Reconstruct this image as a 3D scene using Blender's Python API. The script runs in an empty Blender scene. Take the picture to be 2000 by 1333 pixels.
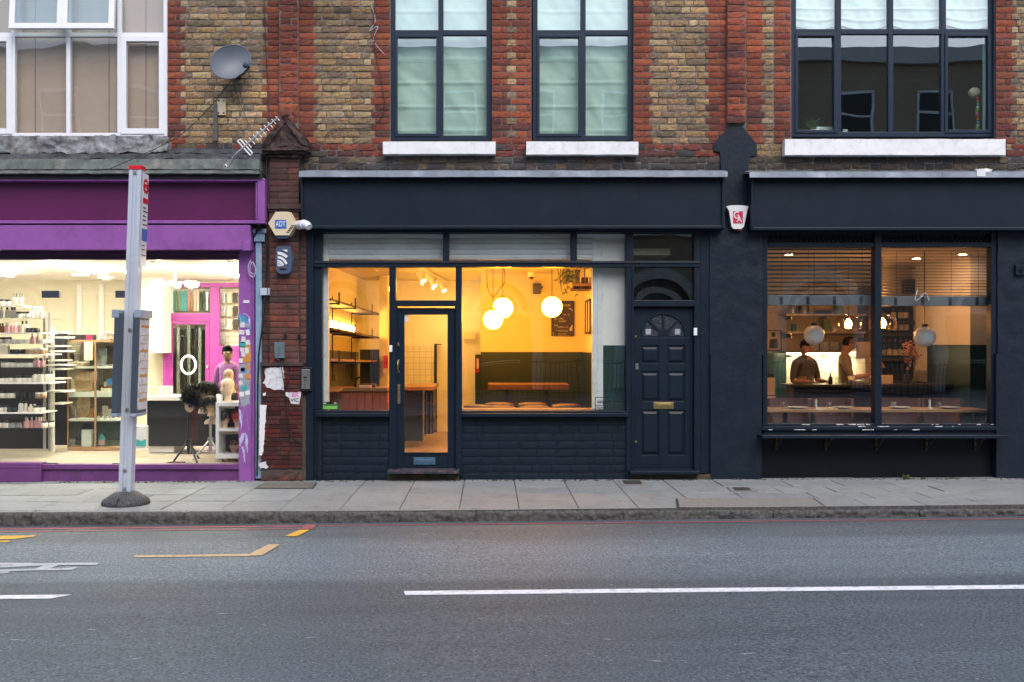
import bpy, bmesh, math, random
from mathutils import Vector, Matrix, noise

random.seed(7)
R = math.radians
sc = bpy.context.scene
COL = sc.collection

# ---------------------------------------------------------------- camera
F, CX, CY, H, D = 1944.0, 957.0, 672.0, 1.635, 11.86     # photo pixels, metres
cam = bpy.data.cameras.new('camera')
cam.sensor_width = 36.0
cam.lens = F / 2000 * 36
cam.shift_x = (1000 - CX) / 2000
cam.shift_y = (CY - 666.5) / 2000
cam.clip_start = 0.1
cam.clip_end = 4000
camo = bpy.data.objects.new('camera', cam)
COL.objects.link(camo)
camo.location = (0, -D, H)
camo.rotation_euler = (R(90), 0, 0)
sc.camera = camo

# ---------------------------------------------------------------- light
SUN_EL, SUN_AZ = 52.0, 160.0     # soft overcast light from over the roofs across the road
w = bpy.data.worlds.new('World')
sc.world = w
w.use_nodes = True
nt = w.node_tree
bg = nt.nodes['Background']
sky = nt.nodes.new('ShaderNodeTexSky')
sky.sky_type = 'NISHITA'
sky.sun_disc = False
sky.sun_elevation = R(SUN_EL)
sky.sun_rotation = R(SUN_AZ)
sky.air_density = 1.0
sky.dust_density = 2.5
sky.ozone_density = 1.0
nt.links.new(sky.outputs[0], bg.inputs[0])
bg.inputs[1].default_value = 0.13
sl = bpy.data.lights.new('sun', 'SUN')
sl.energy = 0.6
sl.angle = R(40)
sl.color = (1.0, 0.975, 0.94)
so = bpy.data.objects.new('sun', sl)
COL.objects.link(so)
_a = R(SUN_AZ)
sd = Vector((math.sin(_a) * math.cos(R(SUN_EL)), math.cos(_a) * math.cos(R(SUN_EL)), math.sin(R(SUN_EL))))
so.rotation_euler = sd.to_track_quat('Z', 'Y').to_euler()
sc.view_settings.view_transform = 'Standard'
sc.view_settings.look = 'None'
sc.view_settings.exposure = 1.2
sc.view_settings.gamma = 1
sc.cycles.use_denoising = True
sc.cycles.max_bounces = 8
sc.cycles.transparent_max_bounces = 12
sc.cycles.caustics_reflective = False
sc.cycles.caustics_refractive = False

# ---------------------------------------------------------------- pixel helpers
def gx(px, Y=0.0): return (px - CX) * (Y + D) / F
def gz(py, Y=0.0): return H - (py - CY) * (Y + D) / F
def gp(px, py, Y=0.0): return Vector((gx(px, Y), Y, gz(py, Y)))
def zpav(x): return 0.016 + 0.004 * x
def zroad(x): return -0.085 + 0.010 * x
def ground(px, py, zf):
    x = 0.0
    for _ in range(8):
        d = (H - zf(x)) * F / (py - CY)
        x = (px - CX) * d / F
    return Vector((x, d - D, zf(x)))

# ---------------------------------------------------------------- materials
MATS = {}
def _nodes(name):
    m = bpy.data.materials.new(name)
    m.use_nodes = True
    n = m.node_tree
    return m, n, n.nodes['Principled BSDF'], n.nodes, n.links

def mat(name, col, rough=0.6, metal=0.0, var=0.12, scale=6.0, bump=0.0, bscale=60.0, col2=None, attr=None, spec=0.5,
        stretch=(1, 1, 1), dirt=None, dscale=2.0, damt=0.5, coat=0.0, sheen=0.0, detail=6.0, spots=None):
    m, n, p, N, L = _nodes(name)
    tc = N.new('ShaderNodeTexCoord')
    mp = N.new('ShaderNodeMapping')
    mp.inputs['Scale'].default_value = stretch
    L.new(tc.outputs['Object'], mp.inputs[0])
    nz = N.new('ShaderNodeTexNoise')
    nz.inputs['Scale'].default_value = scale
    nz.inputs['Detail'].default_value = detail
    nz.inputs['Roughness'].default_value = 0.65
    L.new(mp.outputs[0], nz.inputs['Vector'])
    ramp = N.new('ShaderNodeValToRGB')
    ramp.color_ramp.elements[0].position = 0.3
    ramp.color_ramp.elements[1].position = 0.7
    c = Vector(col)
    a = [max(0, v * (1 - var)) for v in c]
    b = list(col2) if col2 else [min(1, v * (1 + var)) for v in c]
    if attr:
        a = [1 - var] * 3
        b = [1 + var] * 3
    ramp.color_ramp.elements[0].color = (*a, 1)
    ramp.color_ramp.elements[1].color = (*b, 1)
    L.new(nz.outputs['Fac'], ramp.inputs[0])
    out = ramp.outputs[0]
    if attr:
        at = N.new('ShaderNodeAttribute')
        at.attribute_name = attr
        mx = N.new('ShaderNodeMix')
        mx.data_type = 'RGBA'
        mx.blend_type = 'MULTIPLY'
        mx.inputs[0].default_value = 1
        L.new(at.outputs['Color'], mx.inputs[6])
        L.new(out, mx.inputs[7])
        out = mx.outputs[2]
    if dirt:
        n2 = N.new('ShaderNodeTexNoise')
        n2.inputs['Scale'].default_value = dscale
        n2.inputs['Detail'].default_value = 8
        n2.inputs['Roughness'].default_value = 0.7
        L.new(tc.outputs['Object'], n2.inputs['Vector'])
        r2 = N.new('ShaderNodeValToRGB')
        r2.color_ramp.elements[0].position = 0.5
        r2.color_ramp.elements[1].position = 0.66
        r2.color_ramp.elements[1].color = (damt, damt, damt, 1)
        L.new(n2.outputs['Fac'], r2.inputs[0])
        m2 = N.new('ShaderNodeMix')
        m2.data_type = 'RGBA'
        L.new(r2.outputs[0], m2.inputs[0])
        L.new(out, m2.inputs[6])
        m2.inputs[7].default_value = (*dirt, 1)
        out = m2.outputs[2]
    if spots:
        v = N.new('ShaderNodeTexVoronoi'); v.inputs['Scale'].default_value = 5.5
        L.new(tc.outputs['Object'], v.inputs['Vector'])
        lt = N.new('ShaderNodeMapRange'); lt.inputs[1].default_value = 0.10; lt.inputs[2].default_value = 0.13; lt.inputs[3].default_value = 0.55; lt.inputs[4].default_value = 0.0
        L.new(v.outputs['Distance'], lt.inputs[0])
        m4 = N.new('ShaderNodeMix'); m4.data_type = 'RGBA'
        L.new(lt.outputs[0], m4.inputs[0]); L.new(out, m4.inputs[6]); m4.inputs[7].default_value = (*spots, 1)
        out = m4.outputs[2]
    L.new(out, p.inputs['Base Color'])
    p.inputs['Roughness'].default_value = rough
    p.inputs['Metallic'].default_value = metal
    p.inputs['Specular IOR Level'].default_value = spec
    if coat: p.inputs['Coat Weight'].default_value = coat
    if sheen: p.inputs['Sheen Weight'].default_value = sheen
    if bump:
        nb = N.new('ShaderNodeTexNoise')
        nb.inputs['Scale'].default_value = bscale
        nb.inputs['Detail'].default_value = 5
        L.new(mp.outputs[0], nb.inputs['Vector'])
        bp = N.new('ShaderNodeBump')
        bp.inputs['Strength'].default_value = bump
        bp.inputs['Distance'].default_value = 0.01
        L.new(nb.outputs['Fac'], bp.inputs['Height'])
        L.new(bp.outputs[0], p.inputs['Normal'])
    MATS[name] = m
    return m

def emit(name, col, strength):
    m, n, p, N, L = _nodes(name)
    p.inputs['Base Color'].default_value = (0.8, 0.8, 0.8, 1)
    p.inputs['Emission Color'].default_value = (*col, 1)
    p.inputs['Emission Strength'].default_value = strength
    MATS[name] = m
    return m

def glass(name, tint=(0.95, 0.97, 0.96), refl=1.0, wave=0.0, ior=1.5):
    m = bpy.data.materials.new(name)
    m.use_nodes = True
    N, L = m.node_tree.nodes, m.node_tree.links
    N.remove(N['Principled BSDF'])
    t = N.new('ShaderNodeBsdfTransparent')
    t.inputs[0].default_value = (*tint, 1)
    g = N.new('ShaderNodeBsdfGlossy')
    g.inputs['Roughness'].default_value = 0.0
    g.inputs['Color'].default_value = (refl, refl, refl, 1)
    fr = N.new('ShaderNodeFresnel')
    geo = N.new('ShaderNodeNewGeometry')                 # thin sheet: same reflectance from both sides
    mr = N.new('ShaderNodeMapRange')
    mr.inputs[3].default_value = ior
    mr.inputs[4].default_value = 1 / ior
    L.new(geo.outputs['Backfacing'], mr.inputs[0])
    L.new(mr.outputs[0], fr.inputs[0])
    if wave:
        tc = N.new('ShaderNodeTexCoord')
        nz = N.new('ShaderNodeTexNoise')
        nz.inputs['Scale'].default_value = 1.6
        nz.inputs['Detail'].default_value = 1
        L.new(tc.outputs['Object'], nz.inputs['Vector'])
        bp = N.new('ShaderNodeBump')
        bp.inputs['Strength'].default_value = wave
        bp.inputs['Distance'].default_value = 0.02
        L.new(nz.outputs['Fac'], bp.inputs['Height'])
        L.new(bp.outputs[0], g.inputs['Normal'])
    mx = N.new('ShaderNodeMixShader')
    L.new(fr.outputs[0], mx.inputs[0])
    L.new(t.outputs[0], mx.inputs[1])
    L.new(g.outputs[0], mx.inputs[2])
    L.new(mx.outputs[0], N['Material Output'].inputs[0])
    MATS[name] = m
    return m

NAVY = mat('navy paint', (0.0045, 0.0125, 0.024), 0.42, var=0.18, scale=3, bump=0.06, bscale=25, dirt=(0.016, 0.023, 0.033), dscale=5, damt=0.3, spec=0.3)
NAVYR = mat('navy rough masonry paint', (0.0045, 0.012, 0.023), 0.5, var=0.2, scale=4, bump=0.35, bscale=22, dirt=(0.018, 0.025, 0.035), dscale=7, damt=0.35, spec=0.3)
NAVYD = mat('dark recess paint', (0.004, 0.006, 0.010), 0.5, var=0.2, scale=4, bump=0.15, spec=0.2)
ALU = mat('blue grey aluminium', (0.010, 0.022, 0.042), 0.4, var=0.06, spec=0.3)
PURPL = mat('shaded purple plinth paint', (0.145, 0.040, 0.165), 0.5, var=0.2, scale=3, dirt=(0.07, 0.03, 0.08), dscale=5, damt=0.6)  # purple paint darkened, the weaker light near the ground put into its colour
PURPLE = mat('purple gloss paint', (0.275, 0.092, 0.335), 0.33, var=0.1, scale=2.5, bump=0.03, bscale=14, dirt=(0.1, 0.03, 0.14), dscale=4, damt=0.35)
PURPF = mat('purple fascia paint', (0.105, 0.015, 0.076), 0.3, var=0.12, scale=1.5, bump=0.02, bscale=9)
PURPD = mat('dark purple paint', (0.05, 0.012, 0.06), 0.4, var=0.2)
PINKP = mat('magenta interior paint', (0.36, 0.05, 0.30), 0.4, var=0.08)
WHITEP = mat('white paint', (0.80, 0.80, 0.80), 0.5, var=0.04, bump=0.05, bscale=30, dirt=(0.50, 0.49, 0.46), dscale=11, damt=0.45)
UPVC = mat('white plastic', (0.78, 0.79, 0.82), 0.3, var=0.03)
CREAM = mat('cream plastic', (0.66, 0.55, 0.38), 0.45, var=0.06)
LEAD = mat('lead sheet', (0.23, 0.26, 0.31), 0.45, 0.25, var=0.2, scale=5, bump=0.12, bscale=12, dirt=(0.42, 0.46, 0.52), dscale=4, damt=0.45)
CONC = mat('crumbling render', (0.235, 0.24, 0.25), 0.9, var=0.5, scale=12, bump=0.9, bscale=40, dirt=(0.10, 0.075, 0.045), dscale=4, damt=1.0)
LEDGE = mat('weathered ledge', (0.075, 0.08, 0.088), 0.8, var=0.6, scale=7, bump=0.4, bscale=30, dirt=(0.05, 0.05, 0.05), dscale=6, damt=0.9)
GREENF = mat('peeling green board', (0.13, 0.155, 0.14), 0.75, var=0.4, scale=8, bump=0.3, bscale=30, dirt=(0.30, 0.28, 0.25), dscale=6, damt=0.9)
BLACKW = mat('plain black board', (0.012, 0.012, 0.013), 0.6, var=0.3)
BRICK = mat('brick faces', (1, 1, 1), 0.9, var=0.34, scale=38, bump=0.7, bscale=120, attr='Col', dirt=(0.035, 0.026, 0.02), dscale=42, damt=0.55)
MORTAR = mat('mortar', (0.165, 0.148, 0.136), 0.95, var=0.3, scale=14, bump=0.4, bscale=80, dirt=(0.09, 0.08, 0.072), dscale=3, damt=0.6)
MORTARD = mat('dark mortar', (0.085, 0.07, 0.06), 0.95, var=0.3, scale=14, bump=0.4, bscale=80)
PILBR = mat('sooty red brick faces', (1, 1, 1), 0.7, var=0.35, scale=20, bump=0.3, bscale=60, attr='Col', dirt=(0.02, 0.012, 0.01), dscale=5, damt=0.75)
GLAZBR = mat('glazed burgundy brick', (1, 1, 1), 0.28, var=0.3, scale=18, bump=0.12, bscale=40, attr='Col', dirt=(0.10, 0.09, 0.09), dscale=7, damt=0.35)
TERRA = mat('sooty terracotta', (0.06, 0.032, 0.027), 0.75, var=0.4, scale=9, bump=0.3, bscale=40, dirt=(0.015, 0.012, 0.012), dscale=5, damt=0.9)
GLASS = glass('shop glass', wave=0.10, ior=1.66)
GLASSU = glass('upstairs glass', tint=(0.90, 0.96, 0.94), wave=0.08, ior=2.05)
GLASSP = glass('lightly reflecting shop glass', tint=(0.97, 0.98, 0.97), ior=1.45)
GLASSL = glass('plain house glass', tint=(0.96, 0.96, 0.96), wave=0.16, ior=1.6)
GLASSC = glass('clear cabinet glass', tint=(0.93, 0.97, 0.94))
BLINDC = mat('pale green blind cloth', (0.76, 0.88, 0.80), 0.8, var=0.05, scale=3, bump=0.1, bscale=8)
BLINDW = mat('white blind cloth', (0.84, 0.89, 0.85), 0.8, var=0.05, scale=3, bump=0.1, bscale=8)
VENB = mat('tan venetian slat', (0.56, 0.45, 0.35), 0.5, var=0.05)
VENR = mat('dark venetian slat', (0.018, 0.016, 0.018), 0.4, var=0.12)
VENG = mat('grey blind rail', (0.13, 0.14, 0.155), 0.5, var=0.12)
STEEL = mat('galvanised shutter', (0.86, 0.85, 0.84), 0.35, 0.0, var=0.12, scale=3)
GALV = mat('pole grey coating', (0.50, 0.55, 0.63), 0.35, 0.1, var=0.07)
CASEM = mat('dark grey blue case', (0.055, 0.075, 0.10), 0.35, var=0.1)
CASEL = mat('grey case end', (0.27, 0.32, 0.40), 0.35, var=0.08)
RED = mat('bus red', (0.60, 0.012, 0.02), 0.35, var=0.05)
BLACK = mat('black plastic', (0.012, 0.012, 0.014), 0.4, var=0.2)
RUBBER = mat('recycled rubber', (0.02, 0.021, 0.024), 0.7, var=0.3, scale=60, bump=0.3, dirt=(0.4, 0.4, 0.4), dscale=110, damt=0.5)
IRON = mat('old dark bronze', (0.07, 0.055, 0.03), 0.5, 0.6, var=0.3, scale=20)
BRASS = mat('brass', (0.42, 0.32, 0.15), 0.35, 0.9, var=0.2, scale=20)
CHROME = mat('satin metal', (0.5, 0.5, 0.5), 0.3, 0.9, var=0.1)
DISHM = mat('dish grey', (0.095, 0.112, 0.14), 0.45, var=0.12, scale=4)
ASPH = None
SLAB = mat('paving slab', (1, 1, 1), 0.78, var=0.13, scale=22, bump=0.25, bscale=120, attr='Col', dirt=(0.12, 0.122, 0.12), dscale=3.2, damt=0.45, spots=(0.12, 0.12, 0.12))
GRANT = mat('pale granite kerb top', (0.21, 0.21, 0.205), 0.85, var=0.2, scale=30, bump=0.4, bscale=70)  # paler granite tone for the top faces of the kerb stones
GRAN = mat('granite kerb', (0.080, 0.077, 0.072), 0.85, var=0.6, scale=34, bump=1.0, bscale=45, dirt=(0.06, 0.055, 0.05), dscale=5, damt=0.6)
JOINT = mat('paving joint', (0.06, 0.055, 0.05), 0.95, var=0.3)
WHITEL = mat('road paint white', (0.72, 0.73, 0.74), 0.7, var=0.06, scale=30, bump=0.2, bscale=150, dirt=(0.30, 0.31, 0.33), dscale=16, damt=0.75)
WORNL = mat('worn road paint white', (0.42, 0.44, 0.45), 0.7, var=0.12, scale=30, bump=0.2, bscale=150, dirt=(0.16, 0.16, 0.17), dscale=14, damt=0.6)
REDL = mat('worn road paint red', (0.30, 0.085, 0.095), 0.75, var=0.25, scale=20, dirt=(0.11, 0.075, 0.08), dscale=10, damt=1.0)
ORANGEL = mat('road paint orange', (0.52, 0.36, 0.19), 0.75, var=0.1, scale=20, dirt=(0.2, 0.18, 0.15), dscale=16, damt=0.85)
YELLOWL = mat('road paint yellow', (0.62, 0.35, 0.035), 0.75, var=0.1, scale=20, dirt=(0.22, 0.16, 0.08), dscale=16, damt=0.9)
# interiors
WALLW = mat('matt white wall', (0.88, 0.84, 0.79), 0.8, var=0.03)
WALLM = mat('amber lit white wall', (0.76, 0.66, 0.40), 0.8, var=0.03)  # white paint yellowed, part of the amber lamplight put into the colour
WALLA = mat('warm cream wall', (0.76, 0.70, 0.54), 0.8, var=0.03)
WAINB = mat('amber lit green wainscot', (0.012, 0.026, 0.018), 0.35, var=0.1)  # WAIN made darker and browner, look under amber lamps put into the colour
WAIN = mat('dark green wainscot', (0.014, 0.045, 0.040), 0.35, var=0.1)
WAINO = mat('olive wainscot', (0.05, 0.055, 0.042), 0.4, var=0.1)
WOOD = mat('oiled oak', (0.34, 0.185, 0.085), 0.45, var=0.3, scale=5, stretch=(1, 8, 8))
WOODS = mat('brown shelf slats', (0.075, 0.028, 0.013), 0.5, var=0.3, scale=6, stretch=(1, 8, 8))
WOODD = mat('dark shelf wood', (0.115, 0.052, 0.026), 0.5, var=0.3, scale=6, stretch=(1, 8, 8))
WOODL = mat('light wood floor', (0.40, 0.28, 0.17), 0.35, var=0.2, scale=5, stretch=(1, 7, 1))
LINO = mat('pale vinyl floor', (0.42, 0.37, 0.28), 0.35, var=0.12, scale=5)
TERRAP = mat('terracotta panel', (0.40, 0.115, 0.05), 0.45, var=0.12)
TILE = None
LEATHER = mat('brown leather', (0.085, 0.032, 0.022), 0.45, var=0.2)
DKWOOD = mat('dark brown timber', (0.035, 0.022, 0.016), 0.5, var=0.3, scale=6, stretch=(1, 6, 6))
CHAIRP = mat('dusty pink upholstery', (0.17, 0.085, 0.072), 0.8, var=0.1)
PORC = mat('white porcelain', (0.75, 0.75, 0.75), 0.25, var=0.02)
PAPERW = mat('white paper', (0.66, 0.66, 0.68), 0.85, var=0.12, scale=14, bump=0.2, bscale=30, dirt=(0.24, 0.22, 0.27), dscale=17, damt=0.85)
PAPERC = mat('cream label', (0.74, 0.62, 0.47), 0.8, var=0.05)
PINKPR = mat('pink print', (0.66, 0.14, 0.42), 0.7, var=0.15, scale=30)
LEAFY = mat('yellow green leaf', (0.17, 0.20, 0.04), 0.5, var=0.4, scale=12)
LEAF = mat('leaf green', (0.07, 0.11, 0.025), 0.5, var=0.4, scale=12)
LEAFD = mat('dark leaf', (0.03, 0.06, 0.02), 0.5, var=0.4, scale=12)
DRIED = mat('dried flower', (0.36, 0.14, 0.09), 0.8, var=0.4, scale=40)
BOTTLE = mat('dark bottle glass', (0.010, 0.014, 0.010), 0.12, var=0.1)
SIGNBLUE = mat('sign blue', (0.02, 0.12, 0.42), 0.4, var=0.04)
ALARMB = mat('slate blue plastic', (0.06, 0.085, 0.15), 0.4, var=0.08)
SIGNRED = mat('sign crimson', (0.55, 0.02, 0.08), 0.4, var=0.04)
STGREEN = mat('sticker green', (0.16, 0.50, 0.09), 0.5, var=0.06)
STORG = mat('sticker orange', (0.55, 0.25, 0.06), 0.6, var=0.1)
STBLUE = mat('sticker blue', (0.06, 0.22, 0.5), 0.6, var=0.2, scale=20)
PIPEB = mat('flaking pale blue paint', (0.20, 0.33, 0.46), 0.6, var=0.2, scale=8, dirt=(0.42, 0.42, 0.40), dscale=9, damt=0.9)
SKIND = mat('dark brown skin', (0.17, 0.08, 0.045), 0.5, var=0.06)
SKINL = mat('light skin', (0.42, 0.22, 0.15), 0.5, var=0.06)
SKINM = mat('mannequin cream', (0.70, 0.52, 0.34), 0.4, var=0.03)
SHIRTP = mat('mauve jumper', (0.30, 0.11, 0.33), 0.85, var=0.12)
SHIRTD = mat('charcoal shirt', (0.10, 0.092, 0.09), 0.85, var=0.15)
SHIRTB = mat('brown grey jumper', (0.28, 0.22, 0.17), 0.9, var=0.15)
TROUS = mat('dark trousers', (0.02, 0.02, 0.025), 0.8, var=0.15)
HAIRB = mat('black hair', (0.004, 0.0035, 0.0035), 0.6, var=0.3, scale=20, spec=0.15)
HAIRBR = mat('brown black hair', (0.012, 0.007, 0.005), 0.6, var=0.3, scale=20, spec=0.15)
HAIRR = mat('red hair', (0.48, 0.03, 0.012), 0.5, var=0.3, scale=20)
HAIRA = mat('auburn hair', (0.07, 0.012, 0.010), 0.5, var=0.3, scale=20)
EYEW = mat('eye white', (0.7, 0.7, 0.68), 0.3, var=0.0)
LIP = mat('lip pink', (0.4, 0.1, 0.09), 0.4, var=0.05)
CHALKB = mat('blackboard', (0.030, 0.020, 0.016), 0.7, var=0.2, scale=8)
CHALK = mat('chalk', (0.62, 0.52, 0.42), 0.9, var=0.2)
DARKART = mat('dark print', (0.03, 0.03, 0.04), 0.5, var=0.2)
GREYART = mat('grey print', (0.30, 0.31, 0.36), 0.6, var=0.35, scale=14)
AMBERB = mat('amber bottle', (0.30, 0.11, 0.03), 0.25, var=0.1)
PINKB = mat('pink bottle', (0.60, 0.32, 0.34), 0.3, var=0.1)
CYANB = mat('teal packet', (0.05, 0.36, 0.38), 0.4, var=0.15)
GREENB = mat('green bottle', (0.16, 0.26, 0.15), 0.3, var=0.1)
TANB = mat('tan packet', (0.36, 0.22, 0.11), 0.5, var=0.2, scale=20)
WHITEB = mat('white tub', (0.74, 0.68, 0.58), 0.4, var=0.06)
CLEARTINT = mat('silver packet', (0.45, 0.46, 0.44), 0.25, 0.5, var=0.5, scale=25)
# lamps
GLOBEON = emit('lit opal globe', (1.0, 0.36, 0.018), 34)
SPOTON = emit('spot lamp face', (1.0, 0.58, 0.16), 340)
LEDA = emit('amber led strip', (1.0, 0.55, 0.11), 20)
FLUO = emit('warm white tube', (1.0, 0.93, 0.78), 90)
BULBW = emit('warm white bulb', (1.0, 0.85, 0.56), 60)
FILAM = emit('filament', (1.0, 0.55, 0.2), 150)
BULBG = emit('amber bulb glass', (1.0, 0.46, 0.12), 85)
LEDW = emit('backsplash led strip', (1.0, 0.76, 0.42), 45)
DOWNL = emit('ceiling downlight', (1.0, 0.50, 0.22), 95)
RINGL = emit('ring lamp', (1.0, 0.93, 0.8), 1.6)
OPAL = mat('opal glass unlit', (0.93, 0.94, 0.95), 0.25, var=0.02)
SMOKEG = glass('smoked pendant glass', tint=(0.88, 0.76, 0.62), ior=2.2)

def special_materials():
    global ASPH, TILE, STONEB, SLATWALL
    m, n, p, N, L = _nodes('asphalt')
    tc = N.new('ShaderNodeTexCoord')
    n1 = N.new('ShaderNodeTexNoise'); n1.inputs['Scale'].default_value = 52; n1.inputs['Detail'].default_value = 5; n1.inputs['Roughness'].default_value = 0.75
    L.new(tc.outputs['Object'], n1.inputs['Vector'])
    r1 = N.new('ShaderNodeValToRGB')
    r1.color_ramp.elements[0].position = 0.36; r1.color_ramp.elements[0].color = (0.030, 0.039, 0.046, 1)
    r1.color_ramp.elements[1].position = 0.60; r1.color_ramp.elements[1].color = (0.148, 0.185, 0.208, 1)
    L.new(n1.outputs['Fac'], r1.inputs[0])
    # pale chippings
    v = N.new('ShaderNodeTexVoronoi'); v.inputs['Scale'].default_value = 75
    L.new(tc.outputs['Object'], v.inputs['Vector'])
    vr = N.new('ShaderNodeValToRGB')
    vr.color_ramp.elements[0].position = 0.955; vr.color_ramp.elements[0].color = (0, 0, 0, 1)
    vr.color_ramp.elements[1].position = 0.985; vr.color_ramp.elements[1].color = (1, 1, 1, 1)
    sx = N.new('ShaderNodeSeparateColor'); L.new(v.outputs['Color'], sx.inputs[0])
    L.new(sx.outputs[0], vr.inputs[0])
    vd = N.new('ShaderNodeMath'); vd.operation = 'LESS_THAN'; vd.inputs[1].default_value = 0.38
    L.new(v.outputs['Distance'], vd.inputs[0])
    vm = N.new('ShaderNodeMath'); vm.operation = 'MULTIPLY'
    L.new(vr.outputs[0], vm.inputs[0]); L.new(vd.outputs[0], vm.inputs[1])
    m1 = N.new('ShaderNodeMix'); m1.data_type = 'RGBA'
    L.new(vm.outputs[0], m1.inputs[0]); L.new(r1.outputs[0], m1.inputs[6]); m1.inputs[7].default_value = (0.36, 0.38, 0.40, 1)
    # worn wheel lanes along the street, polished paler
    sp = N.new('ShaderNodeSeparateXYZ'); L.new(tc.outputs['Object'], sp.inputs[0])
    nl = N.new('ShaderNodeTexNoise'); nl.inputs['Scale'].default_value = 1.0; nl.inputs['Detail'].default_value = 6
    mp = N.new('ShaderNodeMapping'); mp.inputs['Scale'].default_value = (0.35, 3.0, 1); L.new(tc.outputs['Object'], mp.inputs[0]); L.new(mp.outputs[0], nl.inputs['Vector'])
    ad = N.new('ShaderNodeMath'); ad.operation = 'MULTIPLY_ADD'; ad.inputs[1].default_value = 0.5; L.new(nl.outputs['Fac'], ad.inputs[0]); L.new(sp.outputs[1], ad.inputs[2])
    rg = N.new('ShaderNodeMapRange'); rg.inputs[1].default_value = -10; rg.inputs[2].default_value = -2; L.new(ad.outputs[0], rg.inputs[0])
    lr = N.new('ShaderNodeValToRGB')
    E = lr.color_ramp.elements
    def yy(Y): return (Y + 0.25 + 10) / 8
    E[0].position = yy(-9.5); E[0].color = (0.78,) * 3 + (1,)
    E[1].position = yy(-2.3); E[1].color = (0.72, 0.70, 0.69, 1)
    for Y, c in ((-8.0, 1.02), (-6.6, 0.84), (-5.6, 0.74), (-4.72, 0.72), (-4.52, 1.12), (-3.7, 1.32), (-3.25, 1.2), (-2.98, 0.84)):
        e = E.new(yy(Y)); e.color = (c, c, c, 1)
    L.new(rg.outputs[0], lr.inputs[0])
    m2 = N.new('ShaderNodeMix'); m2.data_type = 'RGBA'; m2.blend_type = 'MULTIPLY'; m2.inputs[0].default_value = 1
    L.new(m1.outputs[2], m2.inputs[6]); L.new(lr.outputs[0], m2.inputs[7])
    # broad stains
    n3 = N.new('ShaderNodeTexNoise'); n3.inputs['Scale'].default_value = 0.9; n3.inputs['Detail'].default_value = 8; n3.inputs['Roughness'].default_value = 0.7
    L.new(mp.outputs[0], n3.inputs['Vector'])
    r3 = N.new('ShaderNodeValToRGB'); r3.color_ramp.elements[0].position = 0.3; r3.color_ramp.elements[0].color = (0.8, 0.8, 0.8, 1)
    r3.color_ramp.elements[1].position = 0.7; r3.color_ramp.elements[1].color = (1.15, 1.15, 1.15, 1)
    L.new(n3.outputs['Fac'], r3.inputs[0])
    m3 = N.new('ShaderNodeMix'); m3.data_type = 'RGBA'; m3.blend_type = 'MULTIPLY'; m3.inputs[0].default_value = 1
    L.new(m2.outputs[2], m3.inputs[6]); L.new(r3.outputs[0], m3.inputs[7])
    L.new(m3.outputs[2], p.inputs['Base Color'])
    p.inputs['Roughness'].default_value = 0.68
    bp = N.new('ShaderNodeBump'); bp.inputs['Strength'].default_value = 0.55; bp.inputs['Distance'].default_value = 0.006
    L.new(n1.outputs['Fac'], bp.inputs['Height']); L.new(bp.outputs[0], p.inputs['Normal'])
    ASPH = m

    def tiles(name, c1, c2, mortar, sw, sh, rough, off=0.0, msz=0.008):
        m, n, p, N, L = _nodes(name)
        tc = N.new('ShaderNodeTexCoord')
        sp = N.new('ShaderNodeSeparateXYZ'); L.new(tc.outputs['Object'], sp.inputs[0])
        cb = N.new('ShaderNodeCombineXYZ'); L.new(sp.outputs[0], cb.inputs[0]); L.new(sp.outputs[2], cb.inputs[1])
        b = N.new('ShaderNodeTexBrick'); b.offset = off; b.squash = 1
        b.inputs['Color1'].default_value = (*c1, 1); b.inputs['Color2'].default_value = (*c2, 1); b.inputs['Mortar'].default_value = (*mortar, 1)
        b.inputs['Scale'].default_value = 1; b.inputs['Mortar Size'].default_value = msz
        b.inputs['Brick Width'].default_value = sw; b.inputs['Row Height'].default_value = sh
        L.new(cb.outputs[0], b.inputs['Vector']); L.new(b.outputs['Color'], p.inputs['Base Color'])
        p.inputs['Roughness'].default_value = rough
        return m
    TILE = tiles('white wall tiles', (0.80, 0.78, 0.70), (0.77, 0.75, 0.67), (0.52, 0.48, 0.40), 0.10, 0.10, 0.2, 0.0, 0.004)
    STONEB = tiles('brown brick across the road', (0.40, 0.28, 0.17), (0.46, 0.33, 0.21), (0.3, 0.28, 0.25), 0.22, 0.075, 0.85, 0.5)
    SLATWALL = tiles('slatwall', (0.66, 0.6, 0.46), (0.66, 0.6, 0.46), (0.3, 0.26, 0.2), 5.0, 0.11, 0.5)
special_materials()
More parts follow.
